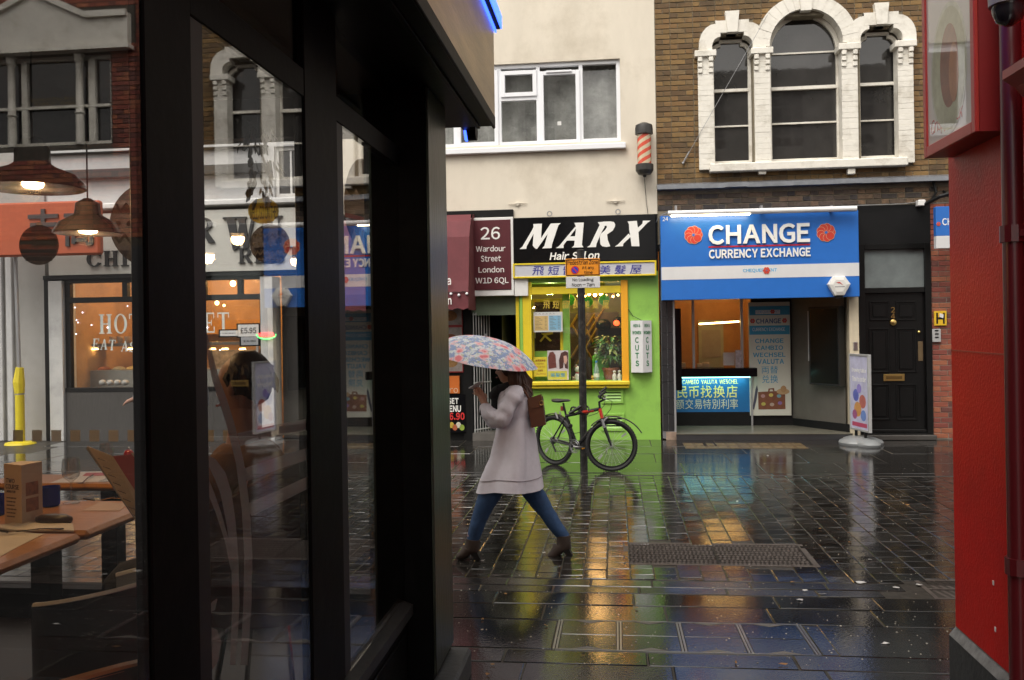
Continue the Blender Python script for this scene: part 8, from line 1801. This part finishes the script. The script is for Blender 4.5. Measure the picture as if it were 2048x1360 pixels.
# ---------------------------------------------------------------- the diner in the tub chair
DX, DY = -1.38, 3.24; dn_ = thing('person', 'dark haired diner in a rust brown top seen from behind through the glass', 'person', (DX, DY, FZ)); D = lambda x, y, z: Vector((DX + x, DY + y, FZ + z))
hc = PY(484, 772, DY); hc = Vector((hc.x, DY, hc.z)); dx = hc.x - DX
J = {'pelvis': (D(0, 0, .55), (.15, .14)), 'waist': (D(-.0, 0, .7), .13), 'chest': (D(-.0, 0, .88), (.14, .17)), 'neckbase': (D(dx * .5, 0, 1.02), .07), 'neck': (D(dx, 0, 1.1), .055), 'skull': (hc, .065), 'ls': (D(.0, -.2, .96), .06), 'le': (D(-.2, -.24, .8), .045), 'lw': (D(-.33, -.14, .86), .03), 'rs': (D(.0, .2, .96), .06), 're': (D(-.2, .24, .78), .045), 'rw': (D(-.36, .1, .84), .03), 'lk': (D(-.42, -.12, .52), .075), 'lan': (D(-.4, -.12, .1), .045), 'rk': (D(-.42, .12, .52), .075), 'ran': (D(-.4, .12, .1), .045), 'lt': (D(-.52, -.12, .04), .035), 'rt': (D(-.52, .12, .04), .035)}
LK2 = [('pelvis', 'waist'), ('waist', 'chest'), ('chest', 'neckbase'), ('neckbase', 'neck'), ('neck', 'skull'), ('chest', 'ls'), ('ls', 'le'), ('le', 'lw'), ('chest', 'rs'), ('rs', 're'), ('re', 'rw'), ('pelvis', 'lk'), ('lk', 'lan'), ('lan', 'lt'), ('pelvis', 'rk'), ('rk', 'ran'), ('ran', 'rt')]
body(dn_, J, LK2, SKIN2, [('lw', (-.7, .2, .5), (.2, -.9, .3), -1, .5, 1), ('rw', (-.7, -.3, .5), (.3, .9, .2), 1, .5, 1)])
head(dn_, hc, (-1, .12, -.15), SKIN2, 1.02)
DH = mat('dark brown hair', (.03, .014, .008), .55, var=.4, vs_=40)
def falld(rr): a = rr.uniform(-2.2, 2.2); e = rr.uniform(.1, 1.1); d_ = Vector((cos(a) * cos(e), sin(a) * cos(e), sin(e))); p0 = hc + Vector((.02, 0, .03)) + d_ * .085; p1 = p0 + d_ * .012 + Vector((.012, 0, -.04)); return p0, p1, p1 + Vector((.004, 0, -.03)), rr.uniform(.008, .014)
hairdo(dn_, hc + Vector((.022, 0, .03)), 1, DH, 120, 8, (.098, .088, .105), falld)
RUSTT = mat('rust brown knit', (.16, .07, .025), .9, var=.2, vs_=24, bump=.002, bs=90); b = MB(); limb(b, [D(0, 0, .56), D(0, 0, .7), D(0, 0, .86), D(dx * .3, 0, .98), D(dx * .7, 0, 1.05)], [.19, .175, .19, .15, .08], 20, .01); limb(b, [D(0, -.14, .97), D(-.08, -.24, .9), D(-.2, -.27, .8), D(-.3, -.16, .85)], [.085, .08, .065, .05], 14, .01); limb(b, [D(0, .14, .97), D(-.08, .24, .88), D(-.2, .27, .78), D(-.32, .12, .83)], [.085, .08, .065, .05], 14, .01); b.obj('jumper', RUSTT, dn_, smooth=True)
b = MB()
for s__ in (-1, 1): limb(b, [D(.0, s__ * .08, .55), D(-.25, s__ * .11, .55), D(-.42, s__ * .12, .52), D(-.41, s__ * .12, .3), D(-.4, s__ * .12, .1)], [.11, .1, .085, .07, .06], 12, .006)
b.obj('trousers', mat('dark trousers', (.02, .02, .025), .9), dn_, smooth=True)
# ---------------------------------------------------------------- passer-by across the road, mostly behind a window post
QY = 9.2; qx = PY(352, 800, QY).x; pz = thing('person', 'passer-by in grey top and blue jeans, mostly hidden by the black window post', 'person', (qx, QY, 0)); D = lambda x, y, z: Vector((qx + x, QY + y, z))
J = {'pelvis': (D(0, 0, .92), (.14, .12)), 'waist': (D(0, 0, 1.08), .115), 'chest': (D(0, 0, 1.28), (.13, .16)), 'neckbase': (D(0, 0, 1.46), .07), 'neck': (D(-.01, 0, 1.52), .05), 'skull': (D(-.02, 0, 1.62), .065), 'ls': (D(0, -.19, 1.4), .055), 'le': (D(-.16, -.22, 1.18), .042), 'lw': (D(-.36, -.2, 1.08), .028), 'rs': (D(0, .19, 1.4), .055), 're': (D(.18, .22, 1.16), .042), 'rw': (D(.22, .2, .92), .028), 'lk': (D(-.2, -.1, .5), .06), 'lan': (D(-.24, -.1, .09), .045), 'lt': (D(-.4, -.1, .04), .035), 'rk': (D(.16, .1, .5), .06), 'ran': (D(.36, .1, .14), .045), 'rt': (D(.24, .1, .04), .035)}
body(pz, J, LK2, SKIN, [('lw', (-.95, 0, -.25), (0, -.4, .9), -1, .4, 1), ('rw', (.1, 0, -1), (.2, .9, 0), 1, .5, 1)]); head(pz, D(-.02, 0, 1.65), (-1, 0, 0), SKIN, 1.02); hairdo(pz, D(.0, 0, 1.69), 1, DH, 0, 3, (.1, .088, .1))
b = MB(); limb(b, [D(0, 0, .86), D(0, 0, 1.08), D(0, 0, 1.3), D(0, 0, 1.44), D(0, 0, 1.5)], [.18, .17, .18, .14, .07], 18, .012); limb(b, [D(0, -.12, 1.42), D(-.05, -.22, 1.33), D(-.16, -.24, 1.18), D(-.33, -.21, 1.09)], [.08, .075, .06, .048], 12, .01); limb(b, [D(0, .12, 1.42), D(.08, .22, 1.32), D(.18, .24, 1.16), D(.22, .21, .97)], [.08, .075, .06, .048], 12, .01); b.obj('jacket', mat('grey jacket', (.2, .21, .23), .8, var=.15), pz, smooth=True)
b = MB(); limb(b, [D(0, -.08, .92), D(-.1, -.1, .7), D(-.2, -.1, .5), D(-.24, -.1, .1)], [.11, .095, .075, .06], 12, .006); limb(b, [D(0, .08, .92), D(.08, .1, .7), D(.16, .1, .5), D(.35, .1, .15)], [.11, .095, .075, .06], 12, .006); b.obj('jeans', JEAN, pz, smooth=True)
b = MB()
for a_, t_ in (('lan', 'lt'), ('ran', 'rt')): limb(b, [J[a_][0], J[a_][0].lerp(J[t_][0], .5), J[t_][0]], [.055, .05, .035], 10)
b.obj('shoes', SOLE, pz, smooth=True)
bpy.data.scenes.remove(TS)
